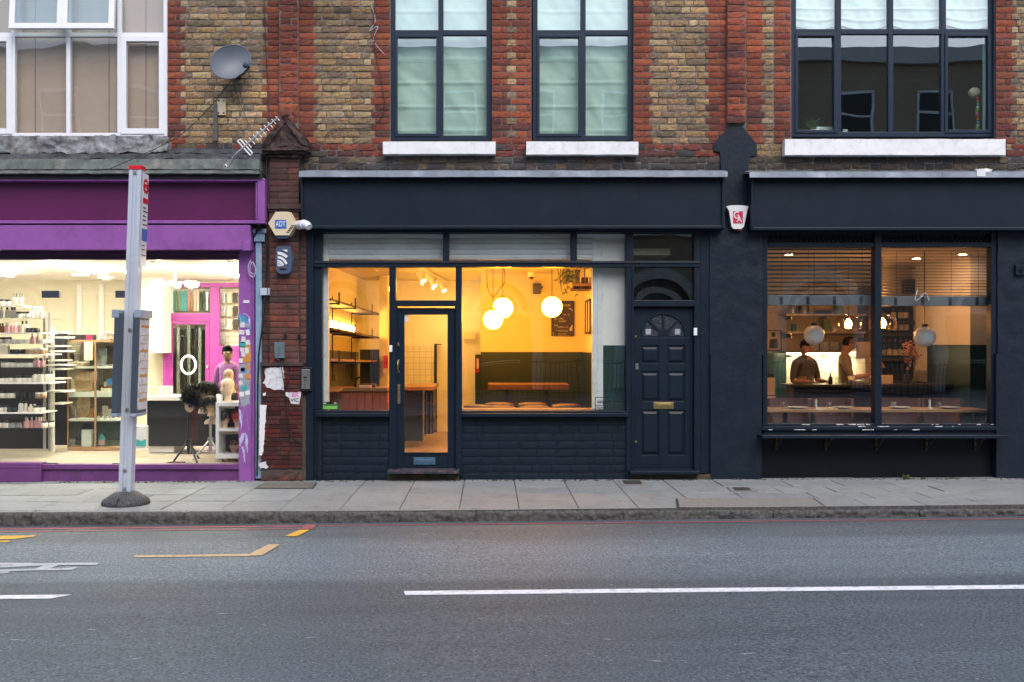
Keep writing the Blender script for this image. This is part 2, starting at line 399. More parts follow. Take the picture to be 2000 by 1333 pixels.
# ---------------------------------------------------------------- mesh builder
WLOC = {}
class MB:
    def __init__(s):
        s.v, s.f, s.m, s.c = [], [], [], []
        s.sm = []
    def add(s, vs, fs, m=0, col=None, smooth=False):
        o = len(s.v)
        s.v += [tuple(v) for v in vs]
        for f in fs:
            s.f.append(tuple(i + o for i in f)); s.m.append(m); s.c.append(col); s.sm.append(smooth)
        return s
    def box(s, x0, x1, y0, y1, z0, z1, m=0, col=None):
        x0, x1 = min(x0, x1), max(x0, x1); y0, y1 = min(y0, y1), max(y0, y1); z0, z1 = min(z0, z1), max(z0, z1)
        v = [(x0, y0, z0), (x1, y0, z0), (x1, y1, z0), (x0, y1, z0), (x0, y0, z1), (x1, y0, z1), (x1, y1, z1), (x0, y1, z1)]
        return s.add(v, [(0, 3, 2, 1), (4, 5, 6, 7), (0, 1, 5, 4), (1, 2, 6, 5), (2, 3, 7, 6), (3, 0, 4, 7)], m, col)
    def P(s, px0, px1, py0, py1, Y0, Y1, m=0, col=None):     # box whose front face covers a pixel rectangle at depth Y0
        return s.box(gx(px0, Y0), gx(px1, Y0), Y0, Y1, gz(py1, Y0), gz(py0, Y0), m, col)
    def hexa(s, pts, m=0, col=None):                         # 8 points: bottom 4 (ccw from front left), top 4
        return s.add(pts, [(0, 3, 2, 1), (4, 5, 6, 7), (0, 1, 5, 4), (1, 2, 6, 5), (2, 3, 7, 6), (3, 0, 4, 7)], m, col)
    def prism(s, poly, y0, y1, m=0, smooth=False):            # polygon in x,z (seen from the street), extruded along y
        a = sum(poly[i][0] * poly[(i + 1) % len(poly)][1] - poly[(i + 1) % len(poly)][0] * poly[i][1] for i in range(len(poly)))
        if a < 0: poly = poly[::-1]
        n = len(poly)
        v = [(x, y0, z) for x, z in poly] + [(x, y1, z) for x, z in poly]
        fs = [tuple(range(n)), tuple(range(2 * n - 1, n - 1, -1))]
        s.add(v, fs, m)
        return s.add(v, [(i, i + n, (i + 1) % n + n, (i + 1) % n) for i in range(n)], m, None, smooth)
    def exx(s, prof, x0, x1, m=0, smooth=False):             # profile in y,z extruded along x
        n = len(prof)
        v = [(x0, y, z) for y, z in prof] + [(x1, y, z) for y, z in prof]
        a = sum(prof[i][0] * prof[(i + 1) % n][1] - prof[(i + 1) % n][0] * prof[i][1] for i in range(n))
        q = range(n)
        fs = [tuple(q), tuple(reversed(range(n, 2 * n)))] + [(i, i + n, (i + 1) % n + n, (i + 1) % n) for i in q]
        if a > 0: fs = [tuple(reversed(f)) for f in fs]
        return s.add(v, fs, m, None, smooth)
    def cyl(s, p0, p1, r0, r1=None, n=14, m=0, caps=True, smooth=True):
        r1 = r0 if r1 is None else r1
        p0, p1 = Vector(p0), Vector(p1)
        d = (p1 - p0).normalized()
        a = d.orthogonal().normalized(); b = d.cross(a)
        v = []
        for p, r in ((p0, r0), (p1, r1)):
            v += [p + (a * math.cos(2 * math.pi * i / n) + b * math.sin(2 * math.pi * i / n)) * r for i in range(n)]
        s.add(v, [(i, (i + 1) % n, (i + 1) % n + n, i + n) for i in range(n)], m, None, smooth)
        if caps:
            s.add(v, [tuple(reversed(range(n))), tuple(range(n, 2 * n))], m)
        return s
    def tube(s, pts, r, n=6, m=0, r1=None):
        pts = [Vector(p) for p in pts]
        v, k = [], len(pts)
        a = None
        for i, p in enumerate(pts):
            d = (pts[min(i + 1, k - 1)] - pts[max(i - 1, 0)])
            d = d.normalized() if d.length > 1e-9 else Vector((0, 0, 1))
            if a is None: a = d.orthogonal().normalized()
            a = (a - d * a.dot(d)); a = a.normalized() if a.length > 1e-6 else d.orthogonal().normalized()
            b = d.cross(a)
            rr = r if r1 is None else r + (r1 - r) * i / max(1, k - 1)
            v += [p + (a * math.cos(2 * math.pi * j / n) + b * math.sin(2 * math.pi * j / n)) * rr for j in range(n)]
        fs = [(i * n + j, i * n + (j + 1) % n, (i + 1) * n + (j + 1) % n, (i + 1) * n + j) for i in range(k - 1) for j in range(n)]
        s.add(v, fs, m, None, True)
        return s.add(v, [tuple(reversed(range(n))), tuple(range((k - 1) * n, k * n))], m)
    def ell(s, c, r, nu=16, nv=10, m=0, rot=None):
        c = Vector(c)
        r = Vector((r, r, r)) if not hasattr(r, '__len__') else Vector(r)
        v = []
        for j in range(1, nv):
            t = math.pi * j / nv
            for i in range(nu):
                q = Vector((r.x * math.sin(t) * math.cos(2 * math.pi * i / nu), r.y * math.sin(t) * math.sin(2 * math.pi * i / nu), r.z * math.cos(t)))
                v.append(c + (rot @ q if rot else q))
        top, bot = Vector((0, 0, r.z)), Vector((0, 0, -r.z))
        v += [c + (rot @ top if rot else top), c + (rot @ bot if rot else bot)]
        T, Bt = len(v) - 2, len(v) - 1
        fs = [(j * nu + i, (j + 1) * nu + i, (j + 1) * nu + (i + 1) % nu, j * nu + (i + 1) % nu) for j in range(nv - 2) for i in range(nu)]
        fs += [(T, i, (i + 1) % nu) for i in range(nu)] + [(Bt, (nv - 2) * nu + (i + 1) % nu, (nv - 2) * nu + i) for i in range(nu)]
        return s.add(v, fs, m, None, True)
    def lathe(s, prof, c=(0, 0, 0), n=18, m=0, sx=1, sy=1):  # profile r,z from bottom to top
        v = []
        for r, z in prof:
            v += [(c[0] + r * sx * math.cos(2 * math.pi * i / n), c[1] + r * sy * math.sin(2 * math.pi * i / n), c[2] + z) for i in range(n)]
        k = len(prof)
        fs = [(j * n + i, j * n + (i + 1) % n, (j + 1) * n + (i + 1) % n, (j + 1) * n + i) for j in range(k - 1) for i in range(n)]
        s.add(v, fs, m, None, True)
        ends = []
        if prof[0][0] > 1e-5: ends.append(tuple(reversed(range(n))))
        if prof[-1][0] > 1e-5: ends.append(tuple(range((k - 1) * n, k * n)))
        return s.add(v, ends, m)
    def grid(s, fn, nu, nv, m=0, smooth=True, col=None):
        v = [fn(i / nu, j / nv) for j in range(nv + 1) for i in range(nu + 1)]
        fs = [(j * (nu + 1) + i, j * (nu + 1) + i + 1, (j + 1) * (nu + 1) + i + 1, (j + 1) * (nu + 1) + i) for j in range(nv) for i in range(nu)]
        return s.add(v, fs, m, col, smooth)
    def rough(s, x0, x1, y0, y1, z0, z1, step=0.04, amp=0.012, fr=7, m=0, seed=0):   # a box with an uneven weathered skin
        def dsp(p):
            q = Vector(p) * fr + Vector((seed, seed * 1.7, 0))
            return Vector(p) + noise.noise_vector(q) * amp + noise.noise_vector(q * 3.1) * amp * 0.5
        nx = max(1, int((x1 - x0) / step)); ny = max(1, int((y1 - y0) / step)); nz = max(1, int((z1 - z0) / step))
        L = lambda a, b, t: a + (b - a) * t
        s.grid(lambda u, v: dsp((L(x0, x1, u), y0, L(z0, z1, v))), nx, nz, m)
        s.grid(lambda u, v: dsp((L(x0, x1, u), L(y0, y1, v), z1)), nx, ny, m)
        s.grid(lambda u, v: dsp((L(x0, x1, u), L(y1, y0, v), z0)), nx, ny, m)
        s.grid(lambda u, v: dsp((x0, L(y1, y0, u), L(z0, z1, v))), ny, nz, m)
        s.grid(lambda u, v: dsp((x1, L(y0, y1, u), L(z0, z1, v))), ny, nz, m)
        return s
    def rot(s, start, ang, axis, piv):                        # rotate the vertices added since START
        M = Matrix.Translation(Vector(piv)) @ Matrix.Rotation(ang, 4, axis) @ Matrix.Translation(-Vector(piv))
        for i in range(start, len(s.v)): s.v[i] = tuple(M @ Vector(s.v[i]))
        return s
    def mesh(s, name, mats, origin):
        me = bpy.data.meshes.new(name)
        o = Vector(origin)
        me.from_pydata([tuple(Vector(v) - o) for v in s.v], [], s.f)
        for m in (mats if isinstance(mats, (list, tuple)) else [mats]): me.materials.append(m)
        me.polygons.foreach_set('material_index', s.m)
        me.polygons.foreach_set('use_smooth', s.sm)
        if any(c is not None for c in s.c):
            at = me.attributes.new('Col', 'FLOAT_COLOR', 'FACE')
            at.data.foreach_set('color', [x for c in s.c for x in ((*c, 1) if c else (0.2, 0.2, 0.2, 1))])
        me.update()
        return me
    def build(s, name, mats, parent=None, bevel=0.0, origin=None, seg=2):
        if parent is not None: origin = WLOC[parent.name]
        elif origin is None:
            xs = [v[0] for v in s.v]; ys = [v[1] for v in s.v]; zs = [v[2] for v in s.v]
            origin = ((min(xs) + max(xs)) / 2, (min(ys) + max(ys)) / 2, min(zs))
        o = bpy.data.objects.new(name, s.mesh(name, mats, origin))
        COL.objects.link(o)
        WLOC[o.name] = Vector(origin)
        if parent is not None: o.parent = parent
        else: o.location = origin
        if bevel:
            b = o.modifiers.new('edge', 'BEVEL'); b.width = bevel; b.segments = seg; b.limit_method = 'ANGLE'; b.angle_limit = R(40)
        return o

def tag(o, label=None, cat=None, group=None, kind=None):
    if label: o['label'] = label
    if cat: o['category'] = cat
    if group: o['group'] = group
    if kind: o['kind'] = kind
    return o
def thing(name, label, cat, loc=(0, 0, 0), group=None):
    o = bpy.data.objects.new(name, None)
    COL.objects.link(o)
    o.empty_display_size = 0.1
    o.location = loc
    WLOC[o.name] = Vector(loc)
    return tag(o, label, cat, group)
def dup(root, loc, label=None, group=None, rz=None):
    r = root.copy(); COL.objects.link(r); r.location = loc
    if rz is not None: r.rotation_euler = (0, 0, rz)
    if label: r['label'] = label
    if group: r['group'] = group
    for ch in list(root.children):
        c = ch.copy(); COL.objects.link(c); c.parent = r
        for g in ch.children:
            d = g.copy(); COL.objects.link(d); d.parent = c
    return r
def text(body, name, px, py, hpx, Y, m, parent=None, width=None, extr=0.0015, align='CENTER', face='S', at=None, hm=None, shear=0.0):
    """Lettering as a mesh; cap height in photo pixels at depth Y (or metres)."""
    cu = bpy.data.curves.new(name, 'FONT')
    cu.body = body; cu.size = 1; cu.align_x = align; cu.align_y = 'CENTER'; cu.extrude = 0; cu.shear = shear
    cu.offset = 0.012
    o = bpy.data.objects.new(name + '_tmp', cu); COL.objects.link(o)
    bpy.context.view_layer.update()
    me = bpy.data.meshes.new_from_object(o.evaluated_get(bpy.context.evaluated_depsgraph_get()))
    bpy.data.objects.remove(o)
    xs = [v.co.x for v in me.vertices]; ys = [v.co.y for v in me.vertices]
    h0 = 0.7
    h = hm if hm else hpx * (Y + D) / F
    sy_ = h / h0
    sx_ = sy_
    if width: sx_ = (width * (Y + D) / F if not hm else width) / (max(xs) - min(xs))
    c = Vector(at) if at else gp(px, py, Y)
    cy = (max(ys) + min(ys)) / 2 if False else 0.0
    mb = MB()
    if face == 'S': fn = lambda x, y: (c.x + x * sx_, c.y, c.z + y * sy_)
    else: fn = lambda x, y: (c.x, c.y + x * sx_, c.z + y * sy_)
    mb.add([fn(v.co.x, v.co.y - cy) for v in me.vertices], [tuple(p.vertices) for p in me.polygons])
    bpy.data.meshes.remove(me)
    return mb.build(name, m, parent)

# ---------------------------------------------------------------- brickwork
REDS = [(0.26, 0.062, 0.027), (0.225, 0.052, 0.024), (0.29, 0.075, 0.033), (0.19, 0.045, 0.025), (0.24, 0.068, 0.034), (0.165, 0.045, 0.03)]
DREDS = [(0.15, 0.040, 0.028), (0.19, 0.045, 0.025), (0.12, 0.040, 0.032), (0.24, 0.06, 0.03), (0.10, 0.035, 0.03)]
YELS = [(0.32, 0.203, 0.093), (0.267, 0.175, 0.088), (0.368, 0.245, 0.121), (0.207, 0.145, 0.082), (0.309, 0.21, 0.116), (0.178, 0.129, 0.08), (0.333, 0.203, 0.099), (0.273, 0.172, 0.099), (0.392, 0.285, 0.16), (0.237, 0.163, 0.105)]
DARKS = [(0.060, 0.050, 0.045), (0.045, 0.040, 0.040), (0.085, 0.065, 0.05), (0.10, 0.075, 0.055), (0.05, 0.048, 0.05), (0.12, 0.085, 0.055)]
BURG = [(0.075, 0.016, 0.012), (0.06, 0.014, 0.012), (0.095, 0.020, 0.013), (0.045, 0.014, 0.013), (0.07, 0.026, 0.020)]
PILR = [(0.105, 0.034, 0.025), (0.085, 0.029, 0.023), (0.12, 0.037, 0.024), (0.065, 0.026, 0.021), (0.095, 0.04, 0.032)]
def brick(mb, x0, x1, z0, z1, Y, col, amp, m=0, jag=0.002, proud=0.0, nx=None, edge_d=0.0035):
    w = x1 - x0
    nx = nx or max(2, int(w / 0.035)); nz = 3
    j = lambda: random.uniform(-jag, jag)
    xa, xb, za, zb = x0 + j(), x1 + j(), z0 + j(), z1 + j()
    tw = random.uniform(-0.0025, 0.0025)
    sd = random.uniform(0, 100)
    pr = proud + random.uniform(-0.003, 0.003) * (amp / 0.004)
    vs, fs = [], []
    for k in range(nz + 1):
        for i in range(nx + 1):
            u, t = i / nx, k / nz
            x = xa + (xb - xa) * u; z = za + (zb - za) * t + tw * (u - 0.5)
            edge = (i in (0, nx)) + (k in (0, nz))
            n = noise.noise(Vector((x * 28 + sd, z * 34, sd)))
            n2 = noise.noise(Vector((x * 70 + sd, z * 80, sd + 9)))
            dy = amp * (n + 0.5 * n2) + edge_d * edge * (1 + 0.8 * n2)
            if edge: x += n2 * jag * 0.8; z += n * jag * 0.8
            vs.append((x, Y - pr + dy, z))
    fs = [(k * (nx + 1) + i, k * (nx + 1) + i + 1, (k + 1) * (nx + 1) + i + 1, (k + 1) * (nx + 1) + i) for k in range(nz) for i in range(nx)]
    rim = [i for i in range(nx + 1)] + [k * (nx + 1) + nx for k in range(1, nz + 1)] + [nz * (nx + 1) + i for i in range(nx - 1, -1, -1)] + [k * (nx + 1) for k in range(nz - 1, 0, -1)]
    o = len(vs)
    vs += [(vs[i][0], Y + 0.02, vs[i][2]) for i in rim]
    q = len(rim)
    fs += [(rim[(i + 1) % q], rim[i], o + i, o + (i + 1) % q) for i in range(q)]
    kk = random.uniform(0.86, 1.14) * (1.0 + 0.55 * noise.noise(Vector((x0 * 0.7, z0 * 1.0, 4))) + 0.3 * noise.noise(Vector((x0 * 2.2, z0 * 2.8, 9)))); c = tuple(v * kk * random.uniform(0.97, 1.03) for v in col)
    mb.add(vs, fs, m, c, False)
def course(mb, x0, x1, z, h, Y, pal, kind, amp, joint=0.010, m=0, jag=0.002, proud=0.0, st=0.222, hd=0.108, edge_d=0.0035):
    x = x0
    flip = random.random() < 0.5
    if kind == 'one': ws = [x1 - x0]
    elif kind == 'two':
        a = (x1 - x0) * random.uniform(0.60, 0.68)
        ws = [a, x1 - x0 - a] if flip else [a, x1 - x0 - a]
    else:
        ws = []
        left = x1 - x0
        if random.random() < 0.5 and left > 0.5: ws.append(hd * random.uniform(0.5, 1.0)); left -= ws[-1]
        while left > 1e-6:
            wd = {'flem': (st if flip else hd), 'str': st, 'mix': random.choice((st, st, hd))}[kind] * random.uniform(0.95, 1.06)
            flip = not flip
            if left - wd < 0.06: wd = left
            ws.append(wd); left -= wd
    for wd in ws:
        if wd > 0.03:
            brick(mb, x + joint / 2, x + wd - joint / 2, z + joint / 2, z + h - joint / 2, Y, random.choice(pal), amp, m, jag, proud, None, edge_d)
        x += wd

# ---------------------------------------------------------------- people
def skinned(joints, links, tags, sub=2):
    """joints: name -> (x,y,z,r); links: pairs. Returns verts, faces and the tag of each face (from the nearest joint pair)."""
    names = list(joints)
    me = bpy.data.meshes.new('tmp')
    me.from_pydata([joints[n][:3] for n in names], [(names.index(a), names.index(b)) for a, b in links], [])
    ob = bpy.data.objects.new('tmp', me); COL.objects.link(ob)
    sk = ob.modifiers.new('skin', 'SKIN'); sk.use_smooth_shade = True
    sv = me.skin_vertices[0].data
    for i, n in enumerate(names):
        r = joints[n][3]
        sv[i].radius = (r, r) if not hasattr(r, '__len__') else r
        sv[i].use_root = (i == 0)
    su = ob.modifiers.new('sub', 'SUBSURF'); su.levels = sub; su.render_levels = sub
    bpy.context.view_layer.update()
    ev = ob.evaluated_get(bpy.context.evaluated_depsgraph_get())
    m2 = bpy.data.meshes.new_from_object(ev)
    vs = [v.co.copy() for v in m2.vertices]; fs = [tuple(p.vertices) for p in m2.polygons]
    segs = [(Vector(joints[a][:3]), Vector(joints[b][:3]), tags.get((a, b), tags.get(b, 0))) for a, b in links]
    ft = []
    for f in fs:
        c = sum((vs[i] for i in f), Vector()) / len(f)
        best = None
        for a, b, t in segs:
            ab = b - a
            u = max(0, min(1, (c - a).dot(ab) / max(ab.length_squared, 1e-9)))
            dd = (a + ab * u - c).length
            if best is None or dd < best[0]: best = (dd, t)
        ft.append(best[1])
    bpy.data.objects.remove(ob); bpy.data.meshes.remove(me); bpy.data.meshes.remove(m2)
    return vs, fs, ft
def person(label, loc, height, yaw, mats, arms, hair, head_pitch=0.0, head_yaw=0.0, group=None, broad=1.0):
    """mats: skin, top, trousers, hair. arms: per side (elbow, wrist) offsets from the shoulder in body axes (x right, y back, z up), unit = height."""
    S = height
    J, Lk, T = {}, [], {}
    def j(n, x, y, z, r, par=None, t=0):
        J[n] = (x * S, y * S, z * S, r * S if not hasattr(r, '__len__') else (r[0] * S, r[1] * S))
        if par: Lk.append((par, n)); T[(par, n)] = t
    b = broad
    j('pelvis', 0, 0, 0.52, (0.080 * b, 0.062))
    j('waist', 0, 0, 0.61, (0.076 * b, 0.058), 'pelvis', 1)
    j('chest', 0, -0.005, 0.72, (0.092 * b, 0.066), 'waist', 1)
    j('collar', 0, 0.004, 0.805, (0.066, 0.050), 'chest', 1)
    j('neck', 0, 0.004, 0.845, 0.032, 'collar', 0)
    hx, hy = math.sin(head_yaw) * math.sin(head_pitch), -math.cos(head_yaw) * math.sin(head_pitch)
    j('jaw', hx * 0.04, hy * 0.05, 0.885, (0.041, 0.044), 'neck', 0)
    j('skull', hx * 0.10, hy * 0.12, 0.942, (0.045, 0.054), 'jaw', 0)
    for s, (el, wr) in zip((-1, 1), arms):
        k = 'l' if s < 0 else 'r'
        sx, sy, sz = s * 0.098 * b, 0.004, 0.785
        j('sh' + k, sx, sy, sz, 0.040, 'collar', 1)
        ex, ey, ez = sx + el[0], sy + el[1], sz + el[2]
        j('el' + k, ex, ey, ez, 0.029, 'sh' + k, 1)
        wx, wy, wz = ex + wr[0], ey + wr[1], ez + wr[2]
        j('wr' + k, wx, wy, wz, 0.018, 'el' + k, 0)
        d = Vector(wr).normalized()
        side = d.cross(Vector((0, 0, 1))); side = side.normalized() if side.length > 1e-3 else Vector((1, 0, 0))
        up = side.cross(d)
        p = Vector((wx, wy, wz)) + d * 0.032
        j('pa' + k, *p, (0.019, 0.013), 'wr' + k, 0)
        for q, (off, ln) in enumerate(((-0.016, 0.030), (-0.006, 0.036), (0.005, 0.034), (0.014, 0.026))):
            a0 = p + d * 0.018 + side * off
            a1 = a0 + d * ln * 0.6 - up * 0.006
            a2 = a1 + d * ln * 0.4 - up * 0.016
            j(f'f{q}a' + k, *a0, 0.0062, 'pa' + k, 0); j(f'f{q}b' + k, *a1, 0.0056, f'f{q}a' + k, 0); j(f'f{q}c' + k, *a2, 0.0048, f'f{q}b' + k, 0)
        t0 = p - d * 0.012 - side * s * 0.022
        j('ta' + k, *t0, 0.0075, 'wr' + k, 0); j('tb' + k, *(t0 + d * 0.024 - side * s * 0.008), 0.006, 'ta' + k, 0)
        j('hip' + k, s * 0.052 * b, 0, 0.49, 0.056, 'pelvis', 2)
        j('kn' + k, s * 0.055, -0.008, 0.275, 0.036, 'hip' + k, 2)
        j('an' + k, s * 0.055, 0.008, 0.05, 0.024, 'kn' + k, 2)
        j('to' + k, s * 0.062, -0.075, 0.018, 0.019, 'an' + k, 3)
    vs, fs, ft = skinned(J, Lk, T)
    mb = MB()
    for f, t in zip(fs, ft): pass
    mb.v = [tuple(v) for v in vs]; mb.f = list(fs); mb.m = list(ft); mb.c = [None] * len(fs); mb.sm = [True] * len(fs)
    hc = Vector(J['skull'][:3])
    f0 = len(mb.v)
    c = hc + Vector((0, 0, -0.012 * S))
    mb.ell(c + Vector((0, -0.058 * S, -0.018 * S)), (0.009 * S, 0.012 * S, 0.017 * S), 10, 8, 0)          # nose
    for s in (-1, 1):
        mb.ell(c + Vector((s * 0.019 * S, -0.048 * S, 0.0)), (0.008 * S, 0.006 * S, 0.005 * S), 10, 6, 4)  # eyes
        mb.ell(c + Vector((s * 0.019 * S, -0.0525 * S, 0.0)), (0.0028 * S, 0.003 * S, 0.0032 * S), 8, 6, 5)
        mb.ell(c + Vector((s * 0.019 * S, -0.050 * S, 0.013 * S)), (0.010 * S, 0.003 * S, 0.0014 * S), 8, 6, 5)
        mb.ell(c + Vector((s * 0.046 * S, 0.004 * S, -0.008 * S)), (0.006 * S, 0.012 * S, 0.019 * S), 8, 8, 0)
    mb.ell(c + Vector((0, -0.050 * S, -0.042 * S)), (0.014 * S, 0.006 * S, 0.004 * S), 10, 6, 6)          # mouth
    mb.rot(f0, head_yaw, 'Z', c)
    root = thing('person', label, 'person', loc, group)
    mb2 = MB()
    h0 = len(mb2.v)
    mb2.ell(hc + Vector((0, 0.010 * S, 0.004 * S)), (0.0475 * S, 0.057 * S, 0.053 * S), 28, 20, 0)
    if hair == 'short':                                        # cut the cap above the brow and behind the ears
        keep = []
        for f, mi, c_, s_ in zip(mb2.f, mb2.m, mb2.c, mb2.sm):
            q = sum((Vector(mb2.v[i]) for i in f), Vector()) / len(f) - hc
            if q.z > 0.030 * S - 0.35 * q.y or (q.y > 0.014 * S and q.z > -0.03 * S): keep.append((f, mi, c_, s_))
        mb2.f, mb2.m, mb2.c, mb2.sm = [k[0] for k in keep], [k[1] for k in keep], [k[2] for k in keep], [k[3] for k in keep]
    mb2.v = [tuple(Vector(v) + noise.noise_vector(Vector(v) * 40) * 0.006) for v in mb2.v]
    mb2.rot(h0, head_yaw, 'Z', hc)
    for mm in (mb, mb2):
        M = Matrix.Translation(Vector(loc)) @ Matrix.Rotation(yaw, 4, 'Z')
        mm.v = [tuple(M @ Vector(v)) for v in mm.v]
    mb.build('body', [mats[0], mats[1], mats[2], BLACK, EYEW, BLACK, LIP], root)
    mb2.build('hair', mats[3], root)
    return root
# ================================================================ SETTING: ground, road, pavement
XL, XR = -16.0, 16.0
mb = MB(); mb.add([(-1500, -1500, -1.2), (1500, -1500, -1.2), (1500, 1500, -1.2), (-1500, 1500, -1.2)], [(0, 1, 2, 3)])
tag(mb.build('ground', JOINT), kind='structure')
YK = -2.22                                              # kerb face
mb = MB()
mb.grid(lambda u, v: (-40 + 80 * u, -10.8 + (YK + 0.05 + 10.8) * v, zroad(-40 + 80 * u)), 40, 8, smooth=False)
tag(mb.build('road', ASPH, origin=(0, 0, 0)), kind='structure')
mb = MB()
mb.grid(lambda u, v: (-40 + 80 * u, -19 + 8.2 * v, zroad(-40 + 80 * u) + 0.12), 20, 2, smooth=False)
mb.grid(lambda u, v: (-40 + 80 * u, -10.8, zroad(-40 + 80 * u) + 0.12 * v - 0.1 * (1 - v)), 20, 1, smooth=False)
tag(mb.build('pavement', mat('far paving', (0.25, 0.245, 0.24), 0.85), origin=(0, 0, 0)), kind='structure')

mb = MB()
mb.grid(lambda u, v: (XL + (XR - XL) * u, YK + 0.1 + (0.6 - YK) * v, zpav(XL + (XR - XL) * u) - 0.012), 30, 2, 1, False)
rows = [0.25, -0.16, -0.62, -1.09, -1.54, -2.085]
JX = [-1.478 + 0.588 * k for k in range(-25, 31)]
for k in range(5):
    ya, yb = rows[k + 1], rows[k]
    xo = 0.19 if k % 2 else -0.06
    js = sorted(x if -3.4 < x < 3.0 else x + xo for x in JX)
    for x0_, x1_ in zip(js, js[1:]):
        g = 0.0045
        t = random.uniform(0.90, 1.07)
        c = (0.212 * t, 0.230 * t, 0.229 * t)
        zt = [random.uniform(-0.004, 0.003) for _ in range(4)]
        xa, xb = x0_ + g, x1_ - g
        gy = 0.009
        a = [(xa, ya + gy), (xb, ya + gy), (xb, yb - gy), (xa, yb - gy)]
        mb.hexa([(p[0], p[1], zpav(p[0]) - 0.03) for p in a] + [(p[0], p[1], zpav(p[0]) + q) for p, q in zip(a, zt)], 0, c)
tag(mb.build('pavement', [SLAB, JOINT], origin=(0, 0, 0), bevel=0.004, seg=1), kind='structure')

mb = MB()
xk = gx(37, YK) - 1.437 * 8
while xk < XR:
    ln = 1.437 * random.uniform(0.97, 1.03)
    a, b = xk + 0.006, xk + ln - 0.006
    sd = random.uniform(0, 50)
    def kp(u, v, a=a, b=b, sd=sd):
        x = a + (b - a) * u
        zt, zb = zpav(x) + 0.002, zroad(x) - 0.03
        if v > 0.45:
            t = (v - 0.45) / 0.55
            y, z = YK + 0.012 + (0.125 - 0.012) * t, zt
            am = 0.004
        else:
            t = v / 0.45
            y, z = YK, zb + (zt - 0.012 - zb) * t
            am = 0.020
        e = 0.006 if u < 0.02 or u > 0.98 else 0
        n = noise.noise(Vector((x * 16 + z * 9 + sd, z * 22, sd))) + 0.6 * noise.noise(Vector((x * 45 + z * 30, z * 60, sd)))
        return (x, y + n * am * (0.4 if v > 0.45 else 1) + e, z + noise.noise(Vector((x * 9, y * 20, sd))) * 0.004 - (e if v > 0.4 else 0))
    f0 = len(mb.f)
    mb.grid(kp, 72, 12, 0, True)
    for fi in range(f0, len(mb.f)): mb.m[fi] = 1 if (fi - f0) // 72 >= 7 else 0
    xk += ln
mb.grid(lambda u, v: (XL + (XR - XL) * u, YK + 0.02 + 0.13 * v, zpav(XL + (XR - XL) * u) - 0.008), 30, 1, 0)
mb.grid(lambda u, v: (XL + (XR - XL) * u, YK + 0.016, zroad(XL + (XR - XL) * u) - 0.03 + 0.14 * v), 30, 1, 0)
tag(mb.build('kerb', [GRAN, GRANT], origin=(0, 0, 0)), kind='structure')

def paint(name, pts, m, lift=0.004):
    mb = MB()
    V = [ground(px, py, zroad) + Vector((0, 0, lift)) for px, py in pts]
    mb.add(V, [tuple(range(len(V)))])
    return tag(mb.build(name, m), kind='structure')
def strip(name, x0, x1, y0, y1, m, lift=0.004, sk0=0.0, sk1=0.0):
    mb = MB()
    n = max(1, int((x1 - x0) / 0.5))
    mb.grid(lambda u, v: (x0 + sk0 * v + (x1 + sk1 * v - x0 - sk0 * v) * u, y0 + (y1 - y0) * v, zroad(x0 + (x1 - x0) * u) + lift), n, 1, 0, False)
    return tag(mb.build(name, m), kind='structure')
# red route lines along the kerb
g0 = ground(617, 1030, zroad); yr = ground(1000, 1024, zroad).y
strip('road_marking', XL, g0.x, yr - 0.045, yr + 0.035, REDL)
strip('road_marking', g0.x + 0.02, XR, yr - 0.022, yr + 0.022, REDL)
yr2 = ground(540, 1033, zroad).y
strip('road_marking', XL, g0.x - 0.05, yr2 - 0.055, yr2 - 0.015, REDL)
paint('road_marking', [(588, 1035), (612, 1035), (617, 1026), (597, 1026)], REDL, 0.007)
# bay end strokes and long line
paint('road_marking', [(262, 1086), (488, 1083), (488, 1087.5), (262, 1090)], ORANGEL)
paint('road_marking', [(488, 1083), (525, 1065), (548, 1065), (512, 1086.5), (488, 1087.5)], ORANGEL, 0.007)
paint('road_marking', [(556, 1049), (580, 1049), (606, 1036), (586, 1036)], YELLOWL, 0.006)
# tail of the lettering in the bay
mb = MB()
for pts in ([(-120, 1050), (40, 1047.5), (72, 1047), (66, 1049), (30, 1054), (-120, 1058), (-120, 1054.5), (10, 1051.5), (-120, 1053)],
            [(-120, 1059), (20, 1057), (16, 1060), (-120, 1062)]):
    mb.add([ground(px, py, zroad) + Vector((0, 0, 0.005)) for px, py in pts], [tuple(range(len(pts)))])
tag(mb.build('road_lettering', YELLOWL), kind='structure')
mb = MB()
for pts in ([(-60, 1101), (60, 1100.5), (66, 1102), (160, 1100.5), (194, 1100.5), (188, 1104.5), (160, 1105), (115, 1105), (98, 1111.5), (118, 1112), (148, 1109), (150, 1110.5), (141, 1114.5), (20, 1117), (-60, 1118), (-60, 1115.5), (68, 1112.5), (86, 1105.5), (10, 1110), (-60, 1112), (-60, 1109), (30, 1105), (-60, 1106)],
            [(-60, 1119), (20, 1117.6), (16, 1120.5), (-60, 1124)]):
    mb.add([ground(px, py, zroad) + Vector((0, 0, 0.005)) for px, py in pts], [tuple(range(len(pts)))])
tag(mb.build('road_lettering', WORNL), kind='structure')
# centre line dashes
yc = ground(957, 1158, zroad).y
def dash(px0, px1, pyl):
    a = ground(px0, pyl, zroad); 
    return a
mbx0 = ground(790, 1160, zroad).x
strip('road_marking', mbx0 + 0.01, 9.5, yc - 0.055, yc + 0.055, WHITEL, sk0=-0.02)
strip('road_marking', -9.0, ground(96, 1172, zroad).x, yc - 0.055, yc + 0.055, WHITEL, sk1=0.1)

